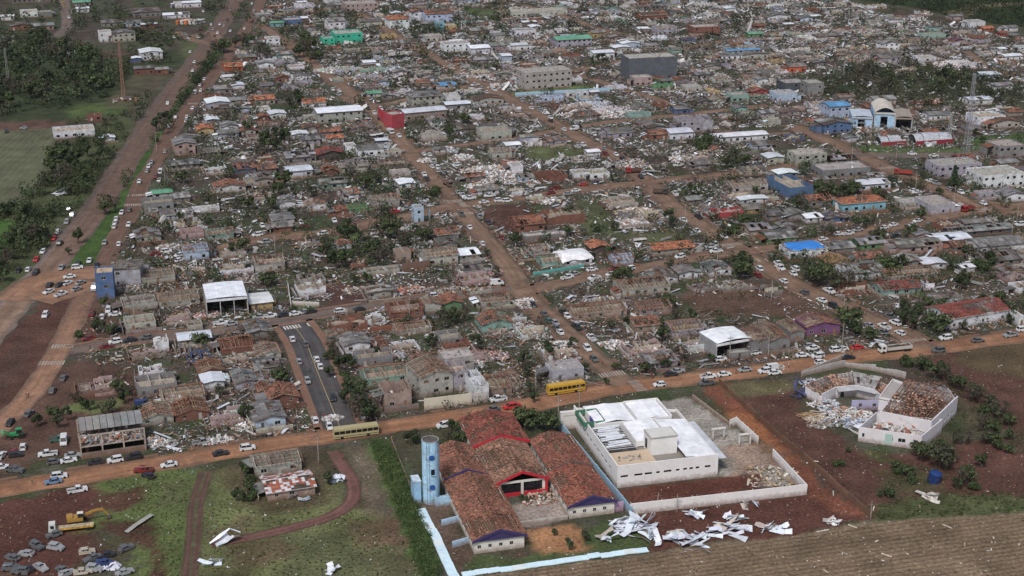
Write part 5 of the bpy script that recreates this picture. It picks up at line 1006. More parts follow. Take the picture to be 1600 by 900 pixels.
def white_building():
    a,rz,w=frame_of((964,763),(1121,744)); root=empty('clinic_building',a[0],a[1],rz); wc=(.70,.69,.68); h=6.3; d=39
    def L(px,py,z=0):
        x,y=G(px,py,z); x-=a[0]; y-=a[1]; return (x*math.cos(rz)+y*math.sin(rz), -x*math.sin(rz)+y*math.cos(rz))
    W=MB(); F_=[]
    for x0,x1,z in ((.9,2.9,2.5),(4.6,6.8,2.75),(7.4,9.4,2.9),(10.5,11.5,3),(12.6,14.7,3.1),(15.9,16.9,3.25),(17.9,18.9,3.3),(19.6,20.6,3.35),(21.3,22.3,3.4),(23.8,25.4,3.5)): F_.append((x0,x1,2.9,3.5))
    wallrun(W,(0,.15),(w,.15),h,wc,.3,F_)
    SO=[(2+i*3.3,4.2+i*3.3,2.9,3.5) for i in range(10)]
    wallrun(W,(.15,d),(.15,.3),h,wc,.3,SO); wallrun(W,(w-.15,.3),(w-.15,d-8),h-.6,wc,.3,[(3,4.2,0.02,2.2),(8,9.4,1.2,2.2)]); wallrun(W,(w-.3,d-8.15),(.3,d-.15),h-.8,wc,.3)
    W.build('wall',M_CLEAN,root)
    for o_ in F_: 
        m=MB(); m.box(o_[0],o_[1],.12,.2,2.9,3.5,(.02,.02,.02)); m.build('window',M_GLASS,root)
    for o_ in SO: m=MB(); m.box(.1,.2,d-o_[1],d-o_[0],2.9,3.5,(.02,.02,.02)); m.build('window',M_GLASS,root)
    m=MB(); m.box(.3,w-.3,.3,d-1,4.6,4.8,(.22,.20,.18)); m.build('deck',M_CLEAN,root)
    # beige terrace, front left
    m=MB(); m.box(.35,11.2,.35,9.2,5.3,5.45,(.50,.39,.28)); rubble(m,7,3,26,5.45,.1,.7,cx=4.6,cy=5.2,cols=[(.2,.2,.19),(.3,.29,.27),(.1,.1,.1)]); m.build('terrace',M_CLEAN,root)
    # tank room
    bx=L(935,722,5.0); m=MB(); x0,y0=11.2,6.5; m.box(x0,x0+7.3,y0,y0+5.5,4.8,9.6,wc); m.box(x0-.15,x0+7.45,y0-.15,y0+5.65,9.6,9.8,(.35,.34,.32)); m.box(x0+.2,x0+7.1,y0+.2,y0+5.3,9.8,9.9,(.55,.54,.52))
    m.build('tank_room',M_CLEAN,root); m=MB(); m.box(x0-.06,x0+.05,y0+2.8,y0+4.2,5.5,8.2,(.03,.03,.03)); m.build('tank_room_door',M_SIGN,root)
    # roof bays of white sheets: (x0,x1,y0,y1,z0,z1)
    bays=[(18.7,w-.4,.5,24,5.75,6.5),(9.5,18.2,12.3,24.5,6.3,6.9),(2.3,13.5,25.2,36.5,6.3,7.1),(14.2,23.5,25.2,37,6.0,6.8)]
    for bi,(x0,x1,y0,y1,z0,z1) in enumerate(bays):
        n=max(1,int((x1-x0)/1.1)); xm=(x0+x1)/2 
        for i in range(n):
            if bi and random.random()<.03: continue
            xa,xb=x0+i*(x1-x0)/n,x0+(i+1)*(x1-x0)/n
            def zz(x): return (z0+(z1-z0)*(1-abs((x-xm)/(x1-x0)*2))) if bi else z0+(z1-z0)*(x1-x)/(x1-x0)
            m=MB(); dz=random.uniform(0,.015); m.hex([(xa+.01,y0,zz(xa)-.05),(xb-.01,y0,zz(xb)-.05),(xb-.01,y1,zz(xb)-.05),(xa+.01,y1,zz(xa)-.05),(xa+.01,y0,zz(xa)+dz),(xb-.01,y0,zz(xb)+dz),(xb-.01,y1,zz(xb)+dz),(xa+.01,y1,zz(xa)+dz)],jit((.80,.81,.84),.02)); m.build('roof_sheet',M_METAL,root)
        if bi:
            m=MB(); wallrun(m,(x0-.2,y0-.25),(x1+.2,y0-.25),1.5,wc,.25,z0=5.1); wallrun(m,(x0-.32,y1),(x0-.32,y0-.1),2.0,wc,.2,z0=4.8); wallrun(m,(x1+.32,y0-.1),(x1+.32,y1),2.0,wc,.2,z0=4.8); wallrun(m,(x1+.2,y1+.2),(x0-.2,y1+.2),1.9,wc,.22,z0=4.8); m.build('bay_parapet',M_CLEAN,root)
    # opened strip on the left: bare purlins and crooked sheets over a dark room
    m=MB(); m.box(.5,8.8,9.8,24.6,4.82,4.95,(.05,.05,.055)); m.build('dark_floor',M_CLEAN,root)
    m=MB()
    for i in range(15): m.beam((.5,10+i*1.0,6.0),(8.8,10+i*1.0,6.1+random.uniform(-.1,.1)),.1,.14,(.5,.5,.5))
    stuff(m.build('purlins',M_METAL,root))
    for i in range(11):
        y=11.2+i*1.15; m=MB(); z=6.2+random.uniform(-.1,.3); a1,a2=random.uniform(.5,2.5),random.uniform(6,8.8); sk=random.uniform(-.6,.6)
        m.hex([(a1,y,z),(a2,y+sk,z+random.uniform(-.3,.4)),(a2,y+sk+.75,z+.1),(a1,y+.8,z),(a1,y,z+.04),(a2,y+sk,z+.3),(a2,y+sk+.75,z+.34),(a1,y+.8,z+.05)],jit((.66,.68,.72),.06)); m.build('loose_roof_sheet',M_METAL,root)
    # green open box and purple panels at the back, sign slab by the road
    m=MB(); x0,y0=-1.0,26.0
    for p,q in (((x0,y0),(x0+6,y0)),((x0+6,y0+.1),(x0+6,y0+8)),((x0+6,y0+8.1),(x0,y0+8.1)),((x0,y0+8),(x0,y0+.1))): wallrun(m,p,q,1.3,(.05,.16,.10),.2,z0=5.6)
    m.build('green_light_well',M_SIGN,root)
    m=MB(); m.box(1.85,2.0,26,30,5.4,6.9,(.10,.08,.28)); m.build('purple_panel',M_SIGN,root); m=MB(); m.box(24,24.15,26,29,5.4,6.6,(.12,.10,.32)); m.build('purple_panel',M_SIGN,root)
    A=L(876,672); m=MB(); m.box(A[0],A[0]+5.3,A[1],A[1]+1.2,0,5.2,(.58,.56,.54)); 
    for i in range(7): m.box(A[0]+.9+i*.5,A[0]+1.2+i*.5,A[1]-.05,A[1]+.02,4.0,4.3,(.3,.29,.3))
    m.build('entrance_slab',M_CLEAN,root)
    # eave on the right
    m=MB(); m.box(w-.2,w+2.6,.9,24,4.5,4.7,(.5,.52,.55)); m.build('side_canopy',M_METAL,root)
    c=off(a,rz,w/2,d/2); mark(c[0],c[1],w,d,rz,3); mark(c[0],c[1],w,d,rz,0,BLD); 
    reg(root,'long low white building with white sheet roofs and a rooftop box','building',1040,720,None,True)
white_building()
def free_wall(name,pts,h,c,label,cat='wall',th=.25,posts=None,broken=0,pxy=None,piece=None,mt=M_CLEAN):
    ga=[G(*p) for p in pts]; o0=ga[0]; root=empty(name,o0[0],o0[1])
    for i in range(len(ga)-1):
        p=np.array(ga[i])-o0; q=np.array(ga[i+1])-o0; L=np.linalg.norm(q-p); n=max(1,int(L/(piece or 1e9)))
        m=MB()
        if piece:
            for k in range(n):
                m=MB(); a_=p+(q-p)*k/n; b_=p+(q-p)*((k+1)/n-.02/L*n if n else 1); hh=h*random.uniform(.9,1.04)
                if random.random()<.06: continue
                wallrun(m,a_,b_,hh,jit(c,.2),th); m.build('board' if 'fence' in name else 'wall_panel',mt or M_CLEAN,root)
        else: wallrun(m,p,q,h,c,th,(),broken); m.build('wall_run',mt or M_CLEAN,root)
        if posts:
            for k in range(n+1 if piece else int(L/posts)+1):
                t=k*(L/n if piece else posts)/L if L else 0
                if (not piece or k%max(1,int(posts/(L/n)))==0) and t<=1.001: m=MB(); c2=p+(q-p)*t; m.box(c2[0]-.1,c2[0]+.1,c2[1]-.1,c2[1]+.1,0,h+.35,tuple(v*.8 for v in c)); m.build('post',mt or M_CLEAN,root)
    m_=pts[len(pts)//2]; reg(root,label,cat,*(pxy or m_),None,True); return root
WW=(.68,.66,.65)
free_wall('perimeter_wall',[(985,804),(1260,773)],3.0,WW,'long low white yard wall in front of the red earth, near the ploughed field',posts=8)
free_wall('perimeter_wall',[(1260,773),(1207,716)],2.8,WW,'short white yard wall running back from the corner by the red lane')
free_wall('perimeter_wall',[(987,808),(872,668)],2.6,(.28,.42,.55),'long pale blue wall between the tiled school and the white building',posts=6)
free_wall('perimeter_wall',[(1184,695),(1150,664),(1140,668)],2.4,WW,'broken white yard wall at the back of the grey paved yard',posts=3)
free_wall('perimeter_wall',[(1143,668),(1082,622)],1.2,(.35,.30,.26),'low kerb wall along the right edge of the grey paved yard')
free_wall('lot_wall',[(1362,811),(1325,780),(1265,725),(1210,680),(1123,600)],1.9,(.15,.088,.06),'mud-stained brown wall with pale coping along the red dirt lane','wall',th=.2,piece=3.0)
free_wall('wall_coping',[(1362,798),(1325,769),(1265,714),(1210,669),(1123,590)],.12,(.36,.31,.26),'pale coping on the mud-stained wall',th=.26) if 0 else None
free_wall('low_wall',[(655,795),(640,760),(622,715),(612,690)],.9,(.24,.19,.16),'low grey wall between the green hedge and the blue tower')
free_wall('yard_wall',[(457,477),(499,479)],1.6,(.55,.53,.50),'low white wall with railing round the lawn above the crosswalk',posts=2,th=.12)
free_wall('yard_wall',[(663,641),(737,632)],3.6,(.52,.49,.40),'tall cream street wall with an arched gate beside the orange road')
free_wall('yard_wall',[(740,631),(762,628)],3.4,(.46,.44,.42),'grey street wall segment next to the white pickup')
free_wall('yard_wall',[(193,488),(246,500)],1.8,(.17,.12,.09),'brown yard wall below the collapsed pink house')
free_wall('yard_wall',[(833,433),(912,420)],1.8,(.10,.36,.33),'teal yard wall in front of the white tarpaulin house')
free_wall('yard_wall',[(450,449),(455,482)],1.8,(.5,.48,.45),'white side wall left of the small lawn above the crosswalk')
free_wall('yard_wall',[(628,425),(672,418)],3.0,(.17,.11,.085),'dark brown retaining wall under the cream two-level house')
free_wall('yard_wall',[(978,549),(1020,592)],1.6,(.13,.07,.06),'dark brick lot wall beside the street corner')
free_wall('yard_wall',[(580,519),(660,510)],1.8,(.22,.09,.06),'long brick red lot wall in front of the roofless brick house')
free_wall('yard_wall',[(1540,318),(1600,326)],1.2,(.2,.16,.13),'low brown wall beside the wide junction at right')
free_wall('yard_wall',[(460,660),(420,668)],1.6,(.22,.15,.12),'low brown yard wall next to the lavender gabled house')
free_wall('perimeter_wall',[(805,152),(875,148),(953,144)],2.6,(.33,.48,.60),'long light blue wall along the playing field')
free_wall('perimeter_wall',[(1320,560),(1252,588)],1.6,(.36,.34,.31),'low grey wall left behind the ruined polygonal clinic')
free_wall('perimeter_wall',[(1252,588),(1320,573),(1368,580),(1415,592)],2.2,(.38,.36,.34),'curved grey wall behind the ruined polygonal clinic',broken=.2)
# fallen blue-white wall slabs
def fallen(pts,w,label,wid):
    g=[np.array(G(*p)) for p in pts]; root=empty('fallen_wall',*g[0]); 
    for i in range(len(g)-1):
        p,q=g[i]-g[0],g[i+1]-g[0]; L=np.linalg.norm(q-p); n=max(1,int(L/2.6)); d=(q-p)/L; nn=np.array((-d[1],d[0]))
        for k in range(n):
            a=p+d*(k*L/n+.01); b=p+d*((k+1)*L/n-.01); z=random.uniform(.12,.28); t=random.uniform(-.12,.12); j=random.uniform(-.1,.1); m=MB(); c=jit((.55,.70,.78),.04) if random.random()<.8 else jit((.60,.68,.70),.05)
            A,B=a+nn*(j-w/2),b+nn*(j-w/2); C_,D=b+nn*(j+w/2),a+nn*(j+w/2)
            m.hex([(*A,z-.1),(*B,z-.1+t),(*C_,z+t),(*D,z)]+[(*A,z+.08),(*B,z+.08+t),(*C_,z+.18+t),(*D,z+.18)],c); m.build('wall_slab',M_SLAB,root)
    reg(root,label,'fallen wall',*pts[1],None,True)
fallen([(657,796),(683,845),(708,899),(712,908)],2.3,'pale blue wall toppled flat on the ground left of the tiled school',0)
fallen([(722,899),(800,889),(900,874),(1012,859)],1.9,'long pale blue wall toppled flat along the edge of the ploughed field',0)
# ruined polygonal clinic
def clinic():
    root=empty('ruined_clinic',*G(1400,660)); o=np.array(G(1400,660)); wc=(.60,.58,.60)
    def g(px,py,z=0): return np.array(G(px,py,z))-o
    tops=dict(fl=(1336,668),fm=(1372,660),fr=(1452,679),br=(1491,640),bb=(1491,628),bt=(1455,606),bl=(1412,620))
    h=5.0
    # front block (roofless strip)
    A,B=g(1341,689),g(1438,703); Cc,D=g(1470,676),g(1368,665)
    m=MB(); wallrun(m,A,B,4.2,wc,.3); wallrun(m,B,Cc,4.2,wc,.3); wallrun(m,Cc,D,4.0,wc,.3); wallrun(m,D,A,4.2,wc,.3); m.build('front_block_wall',M_CLEAN,root)
    m=MB(); c=(A+B+Cc+D)/4; 
    for _ in range(120):
        u,v=random.uniform(.05,.95),random.uniform(.1,.9); p=(A*(1-u)+B*u)*(1-v)+(D*(1-u)+Cc*u)*v; rboxes(m,np.array([[p[0],p[1],random.uniform(2,3.4)]]),np.array([[random.uniform(.5,2),random.uniform(.3,.9),.1]]),np.array([random.choice([(.5,.48,.47),(.4,.36,.33),(.3,.12,.08),(.55,.55,.55)])]))
    stuff(m.build('rubble',M_DEB,root))
    m=MB()
    for i,t in enumerate((.07,.52,.66,.72,.9)):
        p=A*(1-t)+B*t; d=(B-A)/np.linalg.norm(B-A); ww=.6 if i in(0,4) else .9
        m.hex([(*(p-d*ww/2+(.0,-.18)),1.6),(*(p+d*ww/2+(0,-.18)),1.6),(*(p+d*ww/2),1.6),(*(p-d*ww/2),1.6),(*(p-d*ww/2+(.0,-.18)),2.6),(*(p+d*ww/2+(0,-.18)),2.6),(*(p+d*ww/2),2.6),(*(p-d*ww/2),2.6)],(.03,.03,.035))
    m.build('window',M_GLASS,root)
    m=MB(); t0,t1=.42,.54; p=A*(1-t0)+B*t0;q=A*(1-t1)+B*t1; m.hex([(*(p+(0,-.2)),.4),(*(q+(0,-.2)),.4),(*q,.4),(*p,.4),(*(p+(0,-.2)),3.4),(*(q+(0,-.2)),3.4),(*q,3.4),(*p,3.4)],(.33,.46,.42)); m.build('mural_panel',M_SIGN,root)
    # hall with stripped roof
    a,b,c_,d=g(1372,672),g(1452,688),g(1493,648),g(1412,622)
    m=MB(); e=g(1470,625)
    ring=[a,b,c_,e,d]
    for i in range(5): 
        p,q=ring[i],ring[(i+1)%5]; L=np.linalg.norm(q-p); ops=[(x,x+1.2,1.5,2.6) for x in np.arange(1.5,L-2,3.0)] if i==1 else []
        wallrun(m,p,q,h+(.8 if i<2 else .2),wc,.35,ops,.14 if i in(2,3) else 0)
        for o_ in ops:
            dd=(q-p)/L; cc=p+dd*(o_[0]+.6); window(root,cc[0],cc[1],2.05,1.2,1.1,math.atan2(dd[1],dd[0]),True)
    m.build('hall_wall',M_CLEAN,root)
    m=MB(); cols=[(.28,.15,.10),(.36,.23,.15),(.20,.11,.08),(.42,.32,.25),(.13,.08,.065),(.30,.12,.08)]
    ap=lambda p,z:(p[0]*.96,p[1]*.96,z)
    patch(m,(*a,h),(*b,h),(*c_,h+.9),(*d,h+.9),.5,.5,cols,.10,jz=.28,var=.45)
    rm=(a+b+c_+d)/4; patch(m,(*d,h+.9),(*c_,h+.9),(*e,h+.2),(*e,h+.2),.5,.5,cols,.10,jz=.28,var=.45)
    stuff(m.build('roof_tiles',M_ROOF,root))
    m=MB()
    for i in range(17): t=i/16; m.beam((*(a*(1-t)+b*t),h-.15),(*(d*(1-t)+c_*t),h+.7),.14,.2,jit(WOOD[1],.2))
    for i in range(9): t=i/8; m.beam((*(a*(1-t)+d*t),h-.05+.9*t),(*(b*(1-t)+c_*t),h-.05+.9*t),.12,.1,jit(WOOD[0],.2))
    stuff(m.build('rafters',M_WOOD,root)); m=MB(); m.quad((*a,2.6),(*b,2.6),(*c_,2.6),(*d,2.6),(.12,.08,.065)); m.build('hall_floor',M_CLEAN,root)
    # slab roof between
    m=MB(); p,q,r_,s=g(1374,622,5),g(1412,630,5),g(1428,606,5),g(1395,594,5)
    m.hex([(*v,4.6) for v in (p,q,r_,s)]+[(*v,4.85) for v in (p,q,r_,s)],(.33,.31,.29)); m.build('roof_slab',M_CLEAN,root)
    m=MB(); 
    for u,v in ((p,q),(q,r_),(r_,s),(s,p)): wallrun(m,u,v,.6,wc,.25,z0=4.86)
    for u,v in ((p,q),(q,r_),(r_,s),(s,p)): wallrun(m,u,v,4.5,wc,.25)
    m.build('slab_parapet',M_CLEAN,root)
    # curved left wing
    outer=[g(1254,618),g(1290,604),g(1330,598),g(1375,606),g(1398,615)]; inner=[g(1283,633),g(1305,622),g(1335,619),g(1365,626),g(1376,636)]
    m=MB(); wallrun(m,inner[0],outer[0],3.4,wc,.25,(),.4)
    for i in range(4): wallrun(m,outer[i],outer[i+1],3.4,wc,.25,(),.15); wallrun(m,inner[i],inner[i+1],3.6,wc,.25,[(1.5,2.7,.02,2.2)] if i==1 else ())
    m.build('wing_wall',M_CLEAN,root)
    m=MB()
    for i in range(4):
        for k in range(7):
            t=k/7; A_=outer[i]*(1-t)+outer[i+1]*t; B_=inner[i]*(1-t)+inner[i+1]*t; m.beam((*A_,3.5),(*B_,3.3),.14,.18,jit(random.choice(WOOD),.2))
    for k in range(5):
        t=(k+.5)/5
        for i in range(4): m.beam((*(outer[i]*(1-t)+inner[i]*t),3.55),(*(outer[i+1]*(1-t)+inner[i+1]*t),3.55),.1,.08,jit(WOOD[1],.2))
    stuff(m.build('rafters',M_WOOD,root))
    m=MB()
    for i in range(4):
        if i in(0,1,3): patch(m,(*outer[i],3.6),(*outer[i+1],3.6),(*inner[i+1],3.5),(*inner[i],3.5),.5,.5,cols,.45,jz=.2,var=.4)
        else: patch(m,(*outer[i],3.6),(*outer[i+1],3.6),(*inner[i+1],3.5),(*inner[i],3.5),1.1,1.6,[(.30,.29,.28),(.25,.24,.23)],.1,jz=.05)
    stuff(m.build('roof_tiles',M_ROOF,root))
    m=MB()
    for i in range(1,4):
        p,q=inner[i]+(0.4,-2.2),inner[i+1]+(0.4,-2.2) ; P0,Q0=inner[i],inner[i+1]
        m.hex([(*p,2.9),(*q,2.9),(*Q0,3.5),(*P0,3.5),(*p,3.0),(*q,3.0),(*Q0,3.6),(*P0,3.6)],jit((.40,.41,.42),.1))
    m.build('walkway_roof',M_METAL,root)
    m=MB(); p,q=g(1330,640),g(1382,640); wallrun(m,p,q,3.0,(.36,.35,.50),.2,[(2,3,1,2),(6,7,1,2)]); m.build('court_wall',M_CLEAN,root)
    # blue roof wreck on the left
    m=MB(); 
    for i in range(12):
        c0=g(random.uniform(1238,1262),random.uniform(600,625)); rboxes(m,np.array([[c0[0],c0[1],random.uniform(.3,2.4)]]),np.array([[random.uniform(1.5,3.5),.9,.08]]),np.array([jit((.06,.06,.14),.2)]),tilt=.5)
    m.build('blue_sheeting',M_METAL,root)
    mc=G(1385,655); mark(mc[0],mc[1],44,30,0,1); mc=G(1310,625); mark(mc[0],mc[1],26,18,0,1)
    reg(root,'ruined polygonal white clinic with a curved wing and stripped tile roof','clinic',1400,650,None,True)
    x,y=G(1262,652); t=empty('timber_stack',x,y,.4); 
    for i in range(22):
        m=MB(); c0=(random.uniform(-2,2),random.uniform(-1.5,1.5),random.uniform(.2,1.4)); an=random.uniform(-.7,.9); L=random.uniform(1.6,2.8); m.beam((c0[0]-math.cos(an)*L,c0[1]-math.sin(an)*L,c0[2]),(c0[0]+math.cos(an)*L,c0[1]+math.sin(an)*L,c0[2]+random.uniform(-.4,.4)),.14,.12,jit((.42,.28,.16),.15)); m.build('timber_beam',M_WOOD,t)
    reg(t,'tangle of fresh yellowish roof timbers left of the ruined clinic','timber',1262,652,None,True)
clinic()
# ---------------------------------------------------------------- open-fronted sheds and hangars
def hangar(fl,fr,d,h,label,wall,roofc,arch=0.8,solid=False,bays=1,frontz=.0,name='metal_hangar',slope=0):
    a,rz,w=frame_of(fl,fr); root=empty(name,a[0],a[1],rz); m=MB()
    wallrun(m,(.1,d),(.1,0),h,wall,.2); wallrun(m,(w-.1,0),(w-.1,d),h,wall,.2); wallrun(m,(w-.2,d-.1),(.2,d-.1),h,wall,.2)
    if solid: 
        wallrun(m,(.2,.1),(w-.2,.1),h,wall,.2,[(w*.28,w*.62,.02,h*.75)])
    m.build('wall',M_WALL,root)
    n=max(4,int(w/1.1)); 
    for i in range(n):
        t0,t1=i/n,(i+1)/n; z=lambda t:h+.1+arch*math.sin(math.pi*t)+slope*t
        m=MB(); m.hex([(t0*w+.01,-.6,z(t0)),(t1*w-.01,-.6,z(t1)),(t1*w-.01,d+.3,z(t1)),(t0*w+.01,d+.3,z(t0)),(t0*w+.01,-.6,z(t0)+.06),(t1*w-.01,-.6,z(t1)+.06),(t1*w-.01,d+.3,z(t1)+.06),(t0*w+.01,d+.3,z(t0)+.06)],jit(roofc,.04)); m.build('roof_sheet',M_METAL,root)
    m=MB(); m.box(0,w,-.5,-.35,h-.9,h-.1,tuple(v*.9 for v in roofc))
    for k in range(bays+1): m.box(k*w/bays-.12,k*w/bays+.12,-.4,-.15,0,h-.1,(.45,.44,.42))
    m.build('portal_frame',M_METAL,root)
    c=off(a,rz,w/2,d/2); mark(c[0],c[1],w,d,rz,1.5); px,py=fl; reg(root,label,'hangar',(fl[0]+fr[0])/2,fl[1],None,True); return root
hangar((324,496),(388,490),15,6.4,'white roofed open metal hangar amid the ruins left of the crosswalk',(.30,.28,.26),(.72,.75,.80),.35,bays=3,slope=0)
hangar((1118,562),(1172,552),10,5.4,'grey open garage with low white metal roof and cars inside',(.27,.27,.28),(.74,.76,.79),.55,name='open_garage')
hangar((1365,201),(1397,202),22,8.5,'pale blue gabled hangar with big dark doorway in the distance',(.34,.50,.66),(.55,.50,.42),2.4,solid=True)
hangar((1330,200),(1362,201),16,6,'pale blue twisted metal shed left of the gabled hangar',(.33,.46,.62),(.45,.50,.56),.4,solid=True)
hangar((1398,203),(1424,204),18,6.6,'pale blue long side hall joined to the gabled hangar',(.42,.52,.64),(.30,.24,.19),.5)
house((1296,186),(1328,184),11,6.5,'b','metalb',label='pale blue hall with blue roof behind the twisted metal sheds',cat='warehouse',name='warehouse')
def tank(px,py,L,r,c,label):
    x,y=G(px,py); root=empty('crushed_barrel_vault',x,y,R(14)); n=10
    for j in range(max(2,int(L/2.2))):
        m=MB(); x0=-L/2+j*2.2;x1=x0+2.1; rr=r*random.uniform(.85,1.05)
        for i in range(n):
            A,B=math.pi*i/n,math.pi*(i+1)/n; m.hex([(x0,math.cos(A)*rr,math.sin(A)*rr),(x1,math.cos(A)*rr,math.sin(A)*rr),(x1,math.cos(B)*rr,math.sin(B)*rr),(x0,math.cos(B)*rr,math.sin(B)*rr)]+[(x0,math.cos(A)*rr*1.02,math.sin(A)*rr*1.03),(x1,math.cos(A)*rr*1.02,math.sin(A)*rr*1.03),(x1,math.cos(B)*rr*1.02,math.sin(B)*rr*1.03),(x0,math.cos(B)*rr*1.02,math.sin(B)*rr*1.03)],jit(c,.12))
        m.build('vault_segment',M_RUST,root)
    m=MB(); m.box(-L/2,L/2,-r,-r+.2,0,r*.45,(.22,.03,.04)); m.build('red_base',M_SIGN,root)
    mark(x,y,L,2*r,R(14),1); reg(root,label,'barrel roof',px,py,None,True)
tank(1390,224,13,4.2,(.32,.33,.36),'crushed grey barrel-vaulted metal roof before the pale blue hangar')
tank(1453,222,20,4.6,(.36,.38,.42),'long dented barrel-vaulted metal roof with red ends beside the lawn')
def shed():
    a,rz,w=frame_of((128,718),(228,704)); root=empty('concrete_shed',a[0],a[1],rz); d=11; h=6.4; c=(.34,.29,.25)
    m=MB(); wallrun(m,(0,.15),(w,.15),1.7,(.22,.16,.13),.25); wallrun(m,(0,d),(w,d),h+.4,(.25,.24,.23),.25); wallrun(m,(.1,d-.2),(.1,.3),2.8,c,.2); wallrun(m,(w-.1,.3),(w-.1,d-.2),3.0,c,.2); m.build('wall',M_WALL,root)
    for k in range(4):
        m=MB(); x=k*w/3; m.box(x-.2,x+.2,.0,.32,1.72 if 0<k<3 else 0,h,c); m.build('column',M_WALL,root)
        m=MB(); x=k*w/3; m.box(x-.2,x+.2,d-.45,d-.14,0,h+.6,c); m.build('column',M_WALL,root)
    m=MB(); m.box(-.2,w+.2,0,.3,h,h+.35,c); m.box(-.2,w+.2,.02,.28,h*.52,h*.52+.25,c); m.build('beam',M_WALL,root)
    m=MB(); m.box(.3,w-.3,.4,d-.3,h*.5,h*.5+.2,(.15,.13,.12)); m.build('upper_floor',M_WALL,root)
    m=MB(); rubble(m,w-1,d-1,150,h*.5+.25,.8,1.0,cx=w/2,cy=d/2); stuff(m.build('rubble',M_DEB,root))
    m=MB()
    for i in range(9): m.hex([(.3+i*w/9,d*.45,h-.5),(.3+(i+.92)*w/9,d*.45,h-.5),(.3+(i+.92)*w/9,d,h+.9),(.3+i*w/9,d,h+.9)]+[(.3+i*w/9,d*.45,h-.4),(.3+(i+.92)*w/9,d*.45,h-.4),(.3+(i+.92)*w/9,d,h+1.0),(.3+i*w/9,d,h+1.0)],jit((.19,.19,.19),.15))
    m.build('tilted_roof_panels',M_WALL,root)
    c_=off(a,rz,w/2,d/2); mark(c_[0],c_[1],w,d,rz,1); reg(root,'gutted concrete three-bay building beside the orange road at left','shed',175,712,None,True)
shed()
# burnt blue building, crimson shop, yellow-blue tower block left etc.
house((1233,313),(1271,309),20,5.4,'B','open',rubc=[(.03,.03,.035),(.05,.05,.055),(.02,.02,.025),(.4,.4,.42),(.1,.09,.09)],label='blue walled burnt-out warehouse with collapsed roof',nowin=True,name='gutted_warehouse',cat='warehouse')
house((152,469),(180,467),7,9.5,'B','flaty',label='narrow blue three-storey house with beige flat roof at the muddy junction',name='house')
house((175,449),(221,447),9,7.0,'l','fch',label='lilac two-storey house with open ground floor beside the muddy junction')
house((657,622),(708,613),12,6.5,'c','raft',label='cream two-storey house behind the tall street wall',name='stripped_house')
house((707,612),(732,609),9,6.3,'l','open',label='lavender upper-storey house with scattered white sheets on its roof')
house((742,630),(764,627),13,5.5,'w','open',label='white walled roofless garage beside the orange road',nowin=True)
house((695,594),(741,588),7,6.6,'c','flat',label='cream house with raised concrete slab roof behind the street wall')
house((1482,516),(1574,501),12,4.0,'w','tiler',ridge='x',label='long white house with red tiled roof near the street corner at right')
house((820,142),(893,136),13,10,'c','flat',label='cream four-storey apartment shell with rows of dark windows',name='apartment_building',rz=R(12))
house((982,127),(1057,123),15,13,'G','flat',label='very large plain slate grey box building',nowin=True,name='large_hall',cat='building')
house((1030,505),(1095,487),1,1,'g','flat',label='x') if 0 else None
house((1032,195),(1045,194),1,1,'g','flat') if 0 else None
house((870,195),(935,190),1,1,'g','flat') if 0 else None
house((633,190),(698,184),10,4.4,'s','metal',label='wide shop with white metal roof beside the crimson facade')
house((613,203),(632,200),8,7.4,'R','flat',label='crimson shopfront at the street corner',nowin=True,name='shop',cat='shop')
free_wall('shop_wall',[(592,186),(613,203)],6.2,(.38,.04,.06),'crimson side wall running back from the corner shop',th=.4)
house((880,418),(925,413),9,3,'w','tarpw',label='small white house with a big white tarpaulin stretched over its roof')
house((1108,563),(1108.5,563),.5,.5,'g','flat') if 0 else None
# ---------------------------------------------------------------- buses and trucks
def bus(px,py,ang,c,label,L=11.5,belt=(.02,.02,.02),wid=2.5,hh=3.1):
    x,y=G(px,py); root=empty('bus',x,y,ang); m=MB(); hw=wid/2
    m.box(-L/2,L/2,-hw,hw,.35,1.5,c); m.box(-L/2+.05,L/2-.05,-hw+.04,hw-.04,2.45,hh-.15,c); m.box(-L/2+.2,L/2-.2,-hw+.18,hw-.18,hh-.15,hh,c)
    n=8
    for k in range(n+1): xx=-L/2+.08+k*(L-.16)/n; m.box(xx-.06,xx+.06,-hw+.02,hw-.02,1.5,2.45,c)
    m.build('body',M_CAR,root); m=MB(); m.box(-L/2+.04,L/2-.04,-hw+.07,hw-.07,1.5,2.45,belt); m.build('windows',M_GLASS,root)
    m=MB(); m.box(-L/2+.1,L/2-.1,-hw-.015,-hw,.75,.9,(.03,.03,.03)); m.box(-L/2+.1,L/2-.1,hw,hw+.015,.75,.9,(.03,.03,.03)); m.build('side_stripe',M_SIGN,root)
    for wx in (-L/2+2.2,L/2-3): 
        for wy in (-hw+.1,hw-.1): o=link('wheel',WHEEL,root,(wx,wy,0)); o.scale=(1.4,1.6,1.4)
    m=MB(); 
    for s in(-1,1): m.box(-L/2-.04,-L/2,s*.85-.15,s*.85+.15,.6,.8,(.6,.6,.5))
    m.build('headlights',M_SIGN,root); mark(x,y,L,wid,ang,1); reg(root,label,'bus',px,py,None,True)
bus(884,613,R(20),(.50,.30,.035),'bright yellow school bus standing beside the blue-grey roofless block')
bus(556,681,R(17),(.38,.33,.18),'cream yellow bus at the foot of the asphalt street',L=12.5)
